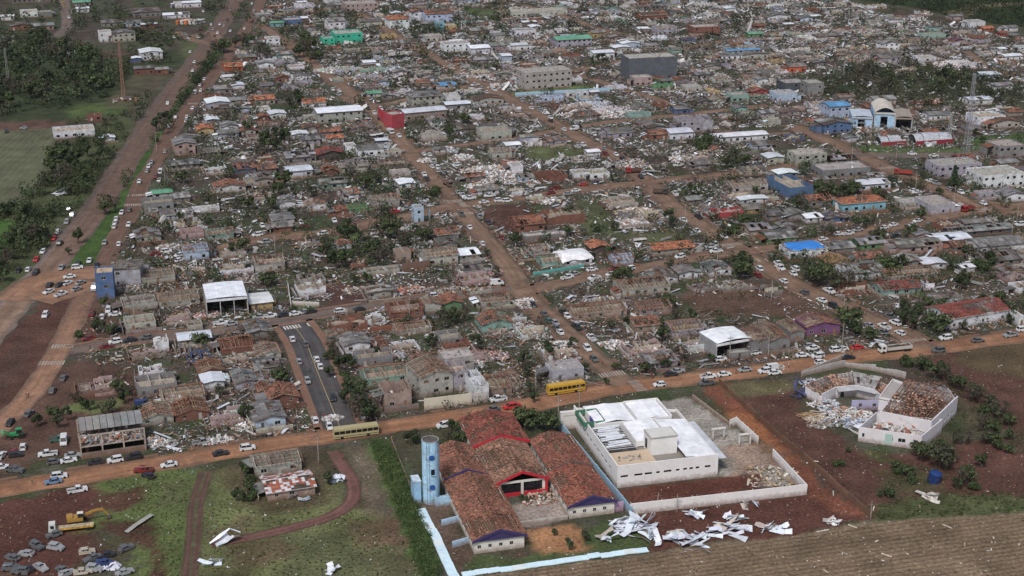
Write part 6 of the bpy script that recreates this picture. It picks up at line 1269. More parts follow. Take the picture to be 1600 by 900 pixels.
def truck(px,py,ang,cab,bed,label,L=8,load=None,kind='truck'):
    x,y=G(px,py); root=empty('truck',x,y,ang); m=MB(); 
    m.hex([(-L/2,-1.15,.6),(-L/2+2,-1.15,.6),(-L/2+2,1.15,.6),(-L/2,1.15,.6),(-L/2+.25,-1.1,2.7),(-L/2+2,-1.1,2.7),(-L/2+2,1.1,2.7),(-L/2+.25,1.1,2.7)],cab); m.build('cab',M_CAR,root)
    m=MB(); m.box(-L/2+.0,-L/2+.12,-1,1,1.55,2.3,(.02,.02,.02)); m.box(-L/2+.6,-L/2+1.5,-1.18,1.18,1.6,2.3,(.02,.02,.02)); m.build('window',M_GLASS,root)
    m=MB(); m.box(-L/2+2,L/2,-.5,.5,.6,.95,(.05,.05,.05)); m.build('chassis',M_RUST,root)
    m=MB(); m.box(-L/2+2.3,L/2,-1.2,1.2,.96,1.1,bed); m.box(-L/2+2.3,L/2,-1.2,-1.1,1.1,2.0,bed); m.box(-L/2+2.3,L/2,1.1,1.2,1.1,2.0,bed); m.box(-L/2+2.3,-L/2+2.4,-1.1,1.1,1.1,2.1,bed); m.box(L/2-.1,L/2,-1.1,1.1,1.1,2.0,bed); m.build('cargo_bed',M_CAR,root)
    if load:
        m=MB(); rubble(m,L-3,2,60,1.5,.5,.6,cx=1.1,cols=[load,tuple(v*.7 for v in load)]); m.box(-L/2+2.45,L/2-.15,-1.08,1.08,1.1,1.6,load); stuff(m.build('load',M_DEB,root))
    for wx in (-L/2+1,L/2-1,L/2-2.2):
        for wy in (-1,1): o=link('wheel',WHEEL,root,(wx,wy,0)); o.scale=(1.5,1.8,1.5)
    mark(x,y,L,2.4,ang,1); reg(root,label,'truck',px,py,None,True)
truck(1398,549,R(15),(.6,.6,.58),(.45,.44,.41),'white tipper truck loaded with dark rubble at the street corner',L=11,load=(.10,.07,.05))
truck(1411,273,R(-20)+math.pi*0,(.30,.04,.03),(.28,.05,.04),'red flatbed truck on the wide street below the grey hall',L=8)
truck(1512,330,R(30),(.30,.03,.03),(.2,.04,.04),'small red truck parked at the wide junction',L=6)
truck(610,208,R(110),(.55,.55,.55),(.5,.5,.52),'white box truck beside the crimson shopfront',L=7)
truck(990,270,R(10),(.32,.03,.03),(.12,.05,.04),'crimson truck by the twisted metal heap',L=7,load=(.1,.08,.07))
truck(1348,524,R(120),(.13,.14,.09),(.12,.13,.08),'olive green truck parked beside the street queue',L=7)
truck(1032,303,R(165),(.05,.05,.05),(.1,.07,.06),'dark truck at the muddy crossing beside the beige ruin',L=6.5)
truck(700,290,R(115),(.14,.10,.08),(.16,.1,.08),'brown truck beside the white rubble lot',L=7)
# excavator on its lorry
def excavator():
    x,y=G(116,828); root=empty('flatbed_truck',x,y,R(14)); root.scale=(.84,.84,.84); Y=(.34,.20,.045)
    m=MB(); m.hex([(-7,-1.2,.6),(-5,-1.2,.6),(-5,1.2,.6),(-7,1.2,.6),(-6.8,-1.1,3.1),(-5,-1.1,3.1),(-5,1.1,3.1),(-6.8,1.1,3.1)],(.55,.55,.53)); m.build('cab',M_CAR,root)
    m=MB(); m.box(-7.02,-6.85,-1,1,1.7,2.6,(.02,.02,.02)); m.box(-6.4,-5.4,-1.22,1.22,1.7,2.6,(.02,.02,.02)); m.build('window',M_GLASS,root)
    m=MB(); m.box(-4.9,5.5,-1.3,1.3,1.0,1.25,(.36,.30,.2)); m.box(-4.9,5.5,-1.35,-1.25,1.0,1.6,(.42,.25,.06)); m.build('bed',M_RUST,root)
    for wx in (-6,-3.4,3.6,4.8):
        for wy in (-1,1): o=link('wheel',WHEEL,root,(wx,wy,0)); o.scale=(1.5,1.8,1.5)
    reg(root,'white cab flatbed lorry with rusty bed beside the yellow excavator','truck',118,826,None,True)
    x,y=G(120,822); root=empty('excavator',x,y+1.5,R(16)); root.scale=(.85,.85,.85)
    for s in(-1,1):
        m=MB(); m.box(-2.3,2.3,s*1.3-.35,s*1.3+.35,.25,1.0,(.05,.045,.04)); m.hex([(-2.7,s*1.3-.35,.4),(-2.3,s*1.3-.35,.25),(-2.3,s*1.3+.35,.25),(-2.7,s*1.3+.35,.4),(-2.7,s*1.3-.35,.8),(-2.3,s*1.3-.35,1.0),(-2.3,s*1.3+.35,1.0),(-2.7,s*1.3+.35,.8)],(.05,.045,.04)); m.build('track',M_TYRE,root)
    m=MB(); m.box(-3,1.4,-1.4,1.4,1.2,2.3,Y); m.box(-3.1,-1.4,-1.3,1.3,2.3,2.75,Y); m.box(-.8,.8,-.8,.8,1.0,1.2,(.1,.1,.1)); m.build('upper_body',M_CAR,root)
    m=MB(); m.box(.0,1.5,-1.35,-.2,2.3,3.6,(.03,.03,.035)); m.build('cab_window',M_GLASS,root); m=MB(); m.box(-.1,1.6,-1.45,-.1,3.6,3.75,(.62,.6,.56)); m.build('cab_roof',M_CAR,root)
    m=MB(); m.beam((1.2,.3,1.9),(4.6,.3,3.3),.45,.7,Y); m.beam((4.6,.3,3.3),(7.0,.3,3.4),.4,.6,Y); m.build('boom',M_CAR,root)
    m=MB(); m.beam((6.8,.3,3.7),(8.4,.3,1.5),.35,.45,Y); m.build('stick',M_CAR,root)
    m=MB(); m.hex([(7.9,-.3,.4),(9.1,-.3,.5),(9.1,.9,.5),(7.9,.9,.4),(8.2,-.3,1.5),(8.8,-.3,1.6),(8.8,.9,1.6),(8.2,.9,1.5)],(.12,.09,.07)); m.build('bucket',M_RUST,root)
    reg(root,'yellow tracked excavator with raised arm behind the flatbed lorry','excavator',125,815,None,True)
    x,y=G(27,684); root=empty('tractor',x,y,R(20)); m=MB(); g=(.03,.22,.08); m.box(-1.8,.6,-.6,.6,.9,1.7,g); m.box(-.2,1.6,-.8,.8,.8,1.4,g); m.build('body',M_CAR,root); m=MB(); m.box(-.1,1.3,-.7,.7,1.4,2.6,(.02,.02,.02)); m.box(-.2,1.4,-.8,.8,2.6,2.75,g); m.build('cab',M_CAR,root)
    m=MB(); m.beam((-1.6,-.7,1.2),(-3.4,-.7,2.4),.2,.3,g); m.beam((-1.6,.7,1.2),(-3.4,.7,2.4),.2,.3,g); m.box(-4,-3.3,-1.1,1.1,1.8,2.5,(.1,.3,.15)); m.build('loader_arm',M_CAR,root)
    for wx,s in((-1.5,1.3),(1.0,2.2)):
        for wy in(-.9,.9): o=link('wheel',WHEEL,root,(wx,wy,0)); o.scale=(s,2,s)
    reg(root,'green tractor loader at the left edge above the parked cars','tractor',27,684,None,True)
excavator()
# ---------------------------------------------------------------- houses from the lists
for (c_,r_),s in HD.items():
    for e in s.split('|'):
        v=e.split(); x0,y0,x1,dd,hh=map(float,v[:5])
        house((400*c_+x0/4,225*r_+y0/4),(400*c_+x1/4,225*r_+y0/4),dd,hh,v[5],v[6],solar=(c_,r_,x0)==(3,1,1040))
for (c_,r_),s in CD.items():
    for e in s.split(','):
        v=e.split(); x,y=map(float,v[:2]); px,py=400*c_+x/4,225*r_+y/4-1
        if (c_,r_)==(0,0) and x>1095 and y==255: continue
        car(px,py,v[2][0],{'h':'hatch','s':'sedan','u':'suv','p':'pickup','v':'van','':None}[v[2][1:]] if len(v[2])>1 else (v[3] if False else None), ang={(900,500):None}.get((int(x),int(y))))
for e in WRECKS.split(','):
    v=e.split(); x,y=map(float,v[:2]); car(x/4,675+y/4,{'w':random.choice('wssG')}.get(v[2][0],v[2][0]),{'h':'hatch','s':'sedan','u':'suv','p':'pickup'}[v[2][1]],ang=random.uniform(-.7,.9)+(math.pi if random.random()<.5 else 0),wreck=True)
for i,(c) in enumerate(['O','w','O','w','w']):
    bus(285+i*6.5,37.5,R(55),(.55,.16,.05) if c=='O' else (.6,.6,.58),['orange coach nearest the filling station in the parked row','white coach second in the parked row near the filling station','orange coach in the middle of the parked row near the filling station','white coach fourth in the parked row near the filling station','white coach at the far end of the parked row by the filling station'][i],L=10)
for (c_,r_),s in TD.items():
    for e in s.split(','):
        x,y,h=map(float,e.split()); v=None
        if (c_,r_,x)==(3,1,1160): v=7
        tree(400*c_+x/4,225*r_+y/4+ h*.25*SC(225*r_+y/4)*.9,h,v)
tree(460,306,5,3,label='small thinned tree among the houses left of centre')
tree(1490,292,9,7); 
for px,py,h in ((555,395,8),(1048,350,7),(1150,378,6),(1440,345,7),(1435,480,6)): tree(px,py,h,8)
HAZE=.00002
# ---------------------------------------------------------------- street furniture
def pole(px,py,h=9,lean=(0,0),lab=None,lamp=False,xy=None,rz=None):
    x,y=xy if xy else G(px,py)
    if xy: px,py=PX(x,y)
    root=empty('utility_pole',x,y,GA if rz is None else rz); root.rotation_euler=(lean[0],lean[1],GA if rz is None else rz); m=MB(); m.cyl(0,0,0,h,.16,.10,6,(.30,.28,.25)); m.build('post',M_WALL,root)
    m=MB(); m.box(-1.0,1.0,-.06,.06,h-.9,h-.75,(.16,.12,.09)); m.build('crossarm',M_WOOD,root)
    if lamp: m=MB(); m.beam((0,0,h-1.5),(0,-1.8,h-.9),.07,.07,(.3,.3,.3)); m.box(-.15,.15,-2.3,-1.7,h-.98,h-.84,(.45,.45,.45)); m.build('lamp_arm',M_METAL,root)
    l=abs(lean[0])+abs(lean[1])>.2
    reg(root,lab or ('leaning concrete utility pole' if l else 'concrete street lamp pole' if lamp else 'concrete utility pole with crossarm'),'pole',px,py)
for v in ((872,668,10,1),(498,725,9,0),(1315,550,10,1),(1317,500,9,0),(1200,560,8,0),(837,612,8,0),(1140,562,8,0),(1005,365,9,0),(1235,262,8,0),(1330,262,10,1),(1400,250,9,0),(1430,300,9,1),(1490,322,9,0),(1588,352,9,0),(1580,372,9,0),(1345,330,8,0),(1252,310,8,0),(735,600,8,0),(640,500,8,0),(258,288,9,0),(245,240,9,1),(430,395,8,0),(560,380,8,0),(1020,470,8,0),(1120,425,8,0),(1205,470,8,0),(880,410,8,0),(905,640,8,0),(210,500,8,0),(560,225,9,0),(700,265,9,0),(865,200,9,0),(940,235,9,0),(1070,350,8,0)):
    pole(v[0],v[1],v[2],lamp=bool(v[3]))
for (px,py,a,b) in ((1590,420,.1,.5),(1035,600,1.2,.2),(940,602,.2,-1.15),(1025,798,.02,.1),(1058,800,.05,-.05),(1360,812,0,0)):
    pole(px,py,7 if py<700 else 5,(a,b))
def mast(px,py,h,c,label,w=1.6,z0=0):
    x,y=G(px,py); root=empty('lattice_mast',x,y,.4); 
    for sx in(-1,1):
        for sy in(-1,1): m=MB(); m.beam((sx*w/2,sy*w/2,0),(sx*w*.2,sy*w*.2,h),.16,.16,c); m.build('leg',M_RUST,root)
    m=MB(); n=int(h/2)
    for k in range(n):
        f=lambda z:w/2*(1-.6*z/h)
        z0_,z1=k*h/n,(k+1)*h/n; a,b=f(z0_),f(z1)
        for (p,q) in (((-a,-a,z0_),(b,-b,z1)),((a,-a,z0_),(b,b,z1)),((a,a,z0_),(-b,b,z1)),((-a,a,z0_),(-b,-b,z1)),((-b,-b,z1),(b,-b,z1)),((-b,b,z1),(b,b,z1))): m.beam(p,q,.09,.09,c)
    m.build('bracing',M_RUST,root); reg(root,label,'mast',px,py,None,True)
mast(1509,246,40,(.26,.26,.28),'tall grey lattice mast beside the wide junction at right',2.2)
mast(1232+250,222,14,(.3,.3,.3),'short lattice mast left of the tall one')
mast(193,152,30,(.30,.16,.12),'slender rust-red lattice mast in the dark woodland',1.6)
mast(13,128,20,(.22,.23,.2),'grey-green lattice mast in the woodland at the left edge',1.4)
mast(1318,122,10,(.3,.3,.32),'thin grey mast beside the grey block in the distance',.8)
# blue tank, hut, tarps, planks
x,y=G(1459,752); r=empty('water_tank',x,y); m=MB(); m.cyl(0,0,0,2.6,1.75,1.6,16,(.012,.035,.13)); m.build('tank_body',M_CAR,r); m=MB(); m.cyl(0,0,2.6,2.85,1.4,.8,16,(.012,.04,.15)); m.build('lid',M_CAR,r); r.rotation_euler=(.15,.1,0)
reg(r,'dark blue plastic water tank tipped in the undergrowth','water tank',1459,752,None,True)
def debris_sheet(px,py,L,w,ang,c,label,bend=.3,n=5,cat='metal sheet'):
    x,y=G(px,py); root=empty('metal_sheet',x,y,ang); m=MB(); z=.15; xx=-L/2; el=random.uniform(-.1,.3)
    for i in range(n):
        l=L/n; x2=xx+l*math.cos(el); z2=max(.1,z+l*math.sin(el)); s0=random.uniform(-.3,.3)
        m.hex([(xx,-w/2,z),(x2,-w/2+s0*.3,z2),(x2,w/2+s0*.3,z2+random.uniform(-.1,.1)),(xx,w/2,z),(xx,-w/2,z+.05),(x2,-w/2+s0*.3,z2+.05),(x2,w/2+s0*.3,z2+.1),(xx,w/2,z+.05)],jit(c,.05)); xx,z=x2,z2; el=random.uniform(-bend,bend)
    m.build('sheet',M_METAL,root); reg(root,label,cat,px,py,None,True)
def pile(px,py,n,L,label,spread=2.5,c=(.58,.62,.69),amin=-.5,amax=.9):
    x,y=G(px,py); root=empty('crumpled_sheet_pile',x,y)
    for i in range(n):
        m=MB(); a=random.uniform(amin,amax); px_,py_=random.uniform(-spread,spread),random.uniform(-spread*.6,spread*.6); l=L*random.uniform(.45,1.15); w=random.choice((.5,.7,1.0,1.5)); z=random.uniform(.1,1.3); el=random.uniform(-.4,.5); p=np.array((px_-math.cos(a)*l/2,py_-math.sin(a)*l/2)); d=np.array((math.cos(a),math.sin(a))); k=random.randint(2,5); cc=jit(c,.14)
        if random.random()<.15: cc=jit((.40,.36,.32),.15)
        tw=random.uniform(-.4,.4)
        for j in range(k):
            sl=l/k; q=p+d*sl*math.cos(el); z2=max(.08,z+sl*math.sin(el)); nn=np.array((-d[1],d[0]))*w/2; t2=tw+random.uniform(-1.3,1.3); t2=max(-2,min(2,t2))
            z2=max(z2,abs(t2)*.3+.05); z=max(z,abs(tw)*.3+.05)
            m.hex([(*(p-nn),z-tw*.3),(*(q-nn),z2-t2*.3),(*(q+nn),z2+t2*.3),(*(p+nn),z+tw*.3),(*(p-nn),z-tw*.3+.03),(*(q-nn),z2-t2*.3+.03),(*(q+nn),z2+t2*.3+.03),(*(p+nn),z+tw*.3+.03)],cc)
            p,z,tw=q,z2,t2; el=random.uniform(-.55,.55); an=random.uniform(-.6,.6); d=np.array((d[0]*math.cos(an)-d[1]*math.sin(an),d[0]*math.sin(an)+d[1]*math.cos(an)))
        m.build('sheet',M_METAL,root)
    reg(root,label,'sheet pile',px,py,None,True)
pile(998,828,12,10,'large heap of crumpled white metal sheets at the end of the blue wall',3.2)
pile(1012,840,9,8,'second heap of crumpled white sheets just below the largest heap',2.6,amin=-1.4,amax=-.2)
pile(975,818,6,8,'white crumpled sheets reaching left onto the school lawn',2.2,amin=.3,amax=.9)
pile(960,846,5,5,'small pair of white bent sheets on the school lawn',2.2,amin=-.2,amax=.3)
pile(1073,846,9,8,'crumpled white sheets between the red earth and the ploughed field',3.2,amin=-.9,amax=.3)
pile(1088,856,5,8,'flat white sheets at the edge of the ploughed field',2.5,amin=-.1,amax=.3)
pile(1132,832,11,10,'wide spread of bent white sheets on the red earth',4,amin=-.7,amax=.1)
pile(1086,807,6,5,'small upright crumple of white sheets on the red earth',1.6,amin=-1.2,amax=.2)
pile(1145,812,6,4.5,'small silver crumple with a bent beam on the red earth',1.4)
pile(1172,792,5,4,'small white crumple next to the long white yard wall',1.4,amin=-1.6,amax=-.6)
pile(1205,830,9,5.5,'pale blue-white crumpled sheets on the right side of the red earth',2.2)
pile(1303,818,10,3,'bundle of torn white plastic by the field edge',1.2,c=(.68,.68,.70))
pile(350,848,3,8,'bent white sheet below the reddish track on the grass',1.5,amin=.3,amax=.6)
pile(336,884,3,7,'white v-shaped folded sheet on the grass',1.6,amin=-.8,amax=.8)
pile(470,784,3,5,'pale sheets lying below the rust-roofed house',2,c=(.45,.5,.56),amin=.1,amax=.6)
pile(520,752,4,5,'crumpled silver sheets right of the rust-roofed house',1.6,c=(.45,.5,.56))
pile(520,893,2,4,'single white sheet standing in the bottom grass',.5,amin=1.2,amax=1.6)
pile(175,889,2,5,'white panel lying among the wrecked cars',.8,amin=.3,amax=.5)
pile(1455,780,6,6,'pale grey collapsed hut roof in the undergrowth',1.6,c=(.40,.39,.35),amin=-.9,amax=-.4)
pile(1335,668,5,9,'long white sheets and boards spilled in front of the ruined clinic',4,amin=-.4,amax=.1)
pile(1290,648,6,5,'blue and white torn sheets at the left end of the ruined clinic',3,c=(.40,.46,.62))
pile(100,258+46,5,7,'white sheets dumped in the scrub left of the highway',2.5)
pile(560,672,3,5,'white sheets lying beside the cream bus',1.5)
debris_sheet(218,820,9,1.3,R(60),(.30,.30,.27),'long pale plank lying on the grassy lot',.05,3,'plank')
for i,(px,py,L,a) in enumerate(((1302,771,2.5,80),(1270,721,3,-10),(1285,830,3.4,20),(1332,823,2.4,-45),(1480,823,2.8,-50),(1385,868,2.6,-40),(1507,851,1.6,75),(1290,893,1.5,-60),(1545,861,1.2,0),(1365,795,2.4,70),(1320,865,1.5,-40),(1370,846,1.2,40))):
    x,y=G(px,py); r=empty('plank',x,y,R(a)); m=MB(); m.box(-L/2,L/2,-.14,.14,.05,.2,jit((.48,.44,.36),.2)); m.build('board',M_WOOD,r)
    reg(r,['short pale','pale','grey','weathered','light','thin pale','upright pale','slim white','small white','tilted pale','thin grey','little pale'][i]+' plank lying on the ground','plank',px,py)
pillar=[(1227,697),(1222,690)]
# pergola fragments in the paved yard
for i,(px,py) in enumerate(((1163,697),(1122,688))):
    x,y=G(px,py); r=empty('gate_post_frame',x,y,R(15)); 
    for s in(-1,1): m=MB(); m.box(s*1.6-.2,s*1.6+.2,-.2,.2,0,3.4,(.55,.53,.5)); m.build('post',M_WALL,r)
    m=MB(); m.box(-2,2,-.3,.3,3.4,3.75,(.58,.56,.54)); m.build('lintel',M_WALL,r); reg(r,'white gate frame in the paved yard','gate',px,py)
m=MB(); x,y=G(1205,745); r=empty('rubble_heap',x,y); rubble(m,14,12,170,.05,.5,.9,cols=[(.45,.36,.25),(.5,.48,.45),(.3,.2,.13),(.2,.15,.1)]); m.build('pieces',M_DEB,r); r['kind']='stuff'; r['label']='scattered boards and rubble inside the white yard corner'
# ---------------------------------------------------------------- people
def person_mesh(pose,shirt,trs):
    me=bpy.data.meshes.new('p'); J=[(0,0,.95),(0,0,1.2),(0,0,1.42),(0,0,1.52),(0,.02,1.66)]; E=[(0,1),(1,2),(2,3),(3,4)]; r=[.15,.15,.15,.06,.105]
    st=.14 if pose else .03
    for s in(-1,1):
        b=len(J); J+=[(s*.10,0,.88),(s*.12,s*st+.03,.48),(s*.13,s*st*2,.06),(s*.13,s*st*2+.14,.04)]; E+=[(0,b),(b,b+1),(b+1,b+2),(b+2,b+3)]; r+=[.10,.07,.05,.04]
        b=len(J); J+=[(s*.19,0,1.40),(s*.24,-s*st*.6,1.12),(s*.25,-s*st+.08,.86),(s*.25,-s*st+.12,.77)]; E+=[(2,b),(b,b+1),(b+1,b+2),(b+2,b+3)]; r+=[.06,.05,.035,.035]
    me.from_pydata(J,E,[]); o=bpy.data.objects.new('p',me); C.objects.link(o); md=o.modifiers.new('s','SKIN')
    for i,v in enumerate(me.skin_vertices[0].data): v.radius=(r[i],r[i]*.8); v.use_root=(i==0)
    s2=o.modifiers.new('b','SUBSURF'); s2.levels=1
    dg=bpy.context.evaluated_depsgraph_get(); m2=bpy.data.meshes.new_from_object(o.evaluated_get(dg)); bpy.data.objects.remove(o); m2.name='body'
    at=m2.attributes.new("Col",'FLOAT_COLOR','FACE')
    for i,p in enumerate(m2.polygons):
        z=p.center.z; x=abs(p.center.x); c=(.05,.035,.03) if z>1.70 else (.33,.19,.13) if z>1.49 else (.33,.19,.13) if (x>.2 and z<1.05) else shirt if z>.93 else trs if z>.12 else (.03,.03,.03)
        at.data[i].color=(*c,1)
    m2.materials.clear(); m2.materials.append(M_WALL); return m2
SH=[((.45,.45,.43),'white'),((.05,.07,.14),'navy'),((.30,.03,.03),'red'),((.03,.03,.035),'black'),((.40,.30,.06),'yellow'),((.08,.2,.12),'green')]
PM=[(person_mesh(i%2,SH[i][0],[(.03,.04,.08),(.04,.04,.04),(.12,.10,.07)][i%3]),SH[i][1],i%2) for i in range(6)]
def person(px,py,i):
    x,y=G(px,py); m,c,p=PM[i%6]; o=link('person',m,None,(x,y,.06 if road_near(x,y)[0]<4 else 0),random.uniform(0,6.28)); o.scale=(1.02,1.02,1.02)
    reg(o,f"person in a {c} shirt {'walking' if p else 'standing'}",'person',px,py)
for i,(px,py) in enumerate(((41,622),(45,622),(243,578),(251,578),(133,480),(141,547),(941,571),(1004,292),(1006,294),(76,385),(77,384),(521,735),(535,719),(178,272),(1300,478),(1285,560),(1330,555),(700,590),(505,655),(1150,585),(1100,590),(51,758),(1060,283),(1375,262),(460,720),(1215,560),(1232,575),(850,600),(612,690),(780,650),(600,380),(1150,430),(755,560))):
    person(px,py,(i*5+2)%6)
# ---------------------------------------------------------------- fill the blocks between: lots along the street grid
random.seed(99)
TOWN=[G(*p) for p in P(150,455,225,330,300,180,345,118,395,40,420,2,820,-8,1310,-5,1370,20,1620,60,1620,500,1440,540,1200,570,960,600,600,662,400,690,240,712,235,690,215,640,150,600,118,560)]
cand=[]
ca_,sa_=math.cos(GA),math.sin(GA)
for u in np.arange(-500,700,11.5):
    for v in np.arange(250,1260,12.5):
        uu=u+random.uniform(-2,2); vv=v+random.uniform(-2,2); x=uu*ca_-vv*sa_; y=uu*sa_+vv*ca_; cand.append((x,y))
cx=np.array([c[0] for c in cand]); cy=np.array([c[1] for c in cand]); ok=inpoly(cx,cy,TOWN)&~occ_at(cx,cy,OPEN)
nf=0; lots=[]
for (x,y),k in zip(cand,ok):
    if not k: continue
    px,py=PX(x,y)
    if not(-10<px<1610 and -12<py<720): continue
    w,d=random.uniform(7,10.5),random.uniform(6,8.5)
    if not free(x,y,w,d,GA): 
        w,d=w*.7,d*.7
        if not free(x,y,w,d,GA): continue
    lots.append((x,y,w,d,px,py))
for x,y,w,d,px,py in lots:
    if random.random()>(.42 if py<225 else .26): continue
    dest=.85 if (px>720 and py<190) else .62
    r=random.random()
    if r<dest*.6: roof='ruin'
    elif r<dest: roof=random.choice(('open','raft','raft'))
    else: roof=random.choice(('fc','fc','fc','fc','tile','metal','fc'))
    house(None,None,d,random.uniform(2.6,3.3),random.choices('wcgpbtslrBm',(10,4,9,1,1.8,1,1.5,2.5,2.5,.4,.15))[0],roof,world=(x,y,w)); nf+=1
print('fill houses',nf)
# ---------------------------------------------------------------- more trees in gardens and the two woods
random.seed(5)
def scatter_trees(poly,n,h0,h1,minpy=-10,v=None,label=None):
    w=[G(*p) for p in poly]; X=[p[0] for p in w];Y=[p[1] for p in w]; k=0;t=0
    while k<n and t<n*40:
        t+=1; x,y=random.uniform(min(X),max(X)),random.uniform(min(Y),max(Y))
        if not inpoly(np.array([x]),np.array([y]),w)[0]: continue
        if occ_at([x],[y],OCC)[0]: continue
        tree(0,0,random.uniform(h0,h1),v,xy=(x,y),label=label); k+=1
scatter_trees(P(-20,70,60,62,130,78,140,92,215,100,200,125,165,150,90,165,30,182,-20,185),44,8,13)
scatter_trees(P(1310,118,1340,112,1440,105,1600,140,1600,165,1500,160,1400,160,1330,150),26,6,10)
scatter_trees(P(150,40,250,60,280,70,250,95,200,90),8,7,10)
TREES_=[t for t in TREES if t[2]>=4.6]; BUSH_=[t for t in TREES if t[2]<4.6]
TREES_.sort(key=lambda t:-t[2]*SC(PX(t[0],t[1])[1])-(100 if t[4] or t[3] in(7,8) else 0))
for t in TREES_[:300]+BUSH_: grow(*t)
REST=TREES_[300:]
# masses: woods and garden greenery that nobody could count
def mass(name,poly,n,h0,h1,label,tone=(.034,.050,.021),leafs=46,leaf=.45,avoid=True,pts=None,clump=0):
    w=[np.array(G(*p)) for p in poly]; A=np.array(w); x=rng.uniform(A[:,0].min(),A[:,0].max(),n*9); y=rng.uniform(A[:,1].min(),A[:,1].max(),n*9)
    k=inpoly(x,y,w); 
    if avoid: k&=~occ_at(x,y,BLD)&~occ_at(x,y,ROADM)
    if clump: k&=fbm(x,y,24,55)>clump
    x,y=x[k][:n],y[k][:n]; n=len(x)
    if pts: x,y=np.array([p[0] for p in pts]),np.array([p[1] for p in pts]); n=len(x)
    if n==0: return
    hh=rng.uniform(h0,h1,n) if not pts else np.array([p[2] for p in pts]); N=n*leafs; idx=np.repeat(np.arange(n),leafs); v=rng.normal(size=(N,3)); v/=np.linalg.norm(v,axis=1)[:,None]
    r=rng.uniform(.5,1,N)**.5*hh[idx]*.45; Pc=np.stack([x[idx],y[idx],hh[idx]*.5],1)+v*(r[:,None])*np.array((1.05,1.05,1)); Pc[:,2]=np.maximum(Pc[:,2],.1)
    t=rng.normal(size=(N,3)); t/=np.linalg.norm(t,axis=1)[:,None]; b=np.cross(v,t); b/=np.linalg.norm(b,axis=1)[:,None]+1e-6
    s=leaf*rng.uniform(.5,1.2,N)[:,None]*np.clip(hh[idx][:,None]/4,.4,2)
    Q=np.stack([Pc-t*s,Pc+b*s*.6,Pc+t*s,Pc-b*s*.6],1)
    cl=rng.uniform(.65,1.4,n)[idx]*rng.uniform(.7,1.3,N); col=np.array(tone)*cl[:,None]; col[:,0]*=rng.uniform(.8,1.3,n)[idx]
    m=MB(); m.quads(Q,col); stuff(m.build(name,M_LEAF),label)
mass('woodland',P(-30,60,60,55,130,75,150,88,230,92,215,120,180,150,90,172,30,185,-30,190),260,4,9,'dense dark woodland left of the highway',(.040,.056,.026))
mass('woodland',P(1260,130,1340,108,1440,100,1620,130,1620,170,1500,166,1400,165,1280,150),240,3,7,'dark scrubby woodland among the ruins at right',(.042,.050,.029))
mass('forest',P(1330,0,1450,17,1500,32,1640,48,1640,-40,1280,-30),520,6,12,'dark forest on the far edge of town',(.024,.036,.015),40)
mass('forest',P(-20,0,400,0,400,-50,-30,-50),200,6,10,'distant trees beyond the houses at top left',(.032,.045,.02),30)
mass('garden_trees',P(150,455,225,330,300,180,345,118,420,40,800,0,800,120,740,200,700,440,500,455),700,2.5,6,'dark shrubs and low trees between the houses of the left blocks',(.042,.060,.027),40,.4,clump=.50)
mass('garden_trees',P(1000,420,1150,260,1620,260,1620,500,1450,520,1250,420,1150,440),300,2.5,5.5,'dark shrubs and low trees between the houses of the right blocks',(.036,.052,.024),40,.4,clump=.52)
mass('garden_trees',P(420,0,1300,0,1500,60,1400,110,1000,100,700,70,420,60),300,3,6.5,'dark trees among the farthest blocks',(.032,.044,.023),40,.45,clump=.5)
mass('far_trees',P(-20,0,340,0,310,75,240,62,60,57,-20,60),150,3,8,'trees between the houses at top left',(.032,.045,.022),40,clump=.42)
mass('scrub',P(-30,330,40,300,110,250,120,215,190,180,215,190,190,235,140,300,90,370,30,430,-30,480),330,2,6,'thick green scrub between the ploughed field and the highway',(.036,.052,.021),clump=.46)
mass('scrub',P(200,225,240,180,285,110,330,70,345,75,320,130,290,190,262,215,235,235),90,2,6,'dark bushes between highway and side road',(.032,.046,.019))
if REST: mass('far_trees',P(0,0,100,0,100,100),1,1,2,'smaller trees among the far blocks of the town',leafs=70,pts=REST)
mass('hedge_strip',P(578,692,608,690,640,760,668,830,690,903,660,903,628,820,598,750),900,1.0,2.3,'tall green crop strip beside the low wall',(.055,.088,.030),34,.34)
mass('undergrowth',P(1365,792,1480,765,1620,770,1620,802,1480,808,1368,815),190,.5,1.8,'green undergrowth along the field edge',(.055,.075,.03),26,.4)
mass('undergrowth',P(1420,575,1500,610,1560,650,1620,680,1610,720,1520,690,1470,760,1380,770,1380,735,1440,720,1480,660),200,.6,2.6,'bushy verge curving down to the right edge',(.045,.06,.026),26,.4)
mass('undergrowth',P(150,745,318,730,300,800,290,905,240,905,235,840,160,815,220,790),300,.15,.45,'rough grass on the lot with the excavator',(.080,.105,.040),16,.5)
mass('undergrowth',P(320,790,400,745,560,800,660,860,690,905,305,905),560,.15,.5,'rough grass and weeds at the bottom',(.080,.098,.043),16,.5)
mass('garden_greenery',TOWNPX:=P(150,455,225,330,300,180,345,118,395,40,420,2,1300,-5,1620,60,1620,500,1440,540,1200,570,960,600,600,662,400,690,240,712,150,600),5200,1.0,4.0,'weeds, broken shrubs and hedges between the houses',(.038,.052,.024),22,.42,clump=.47)
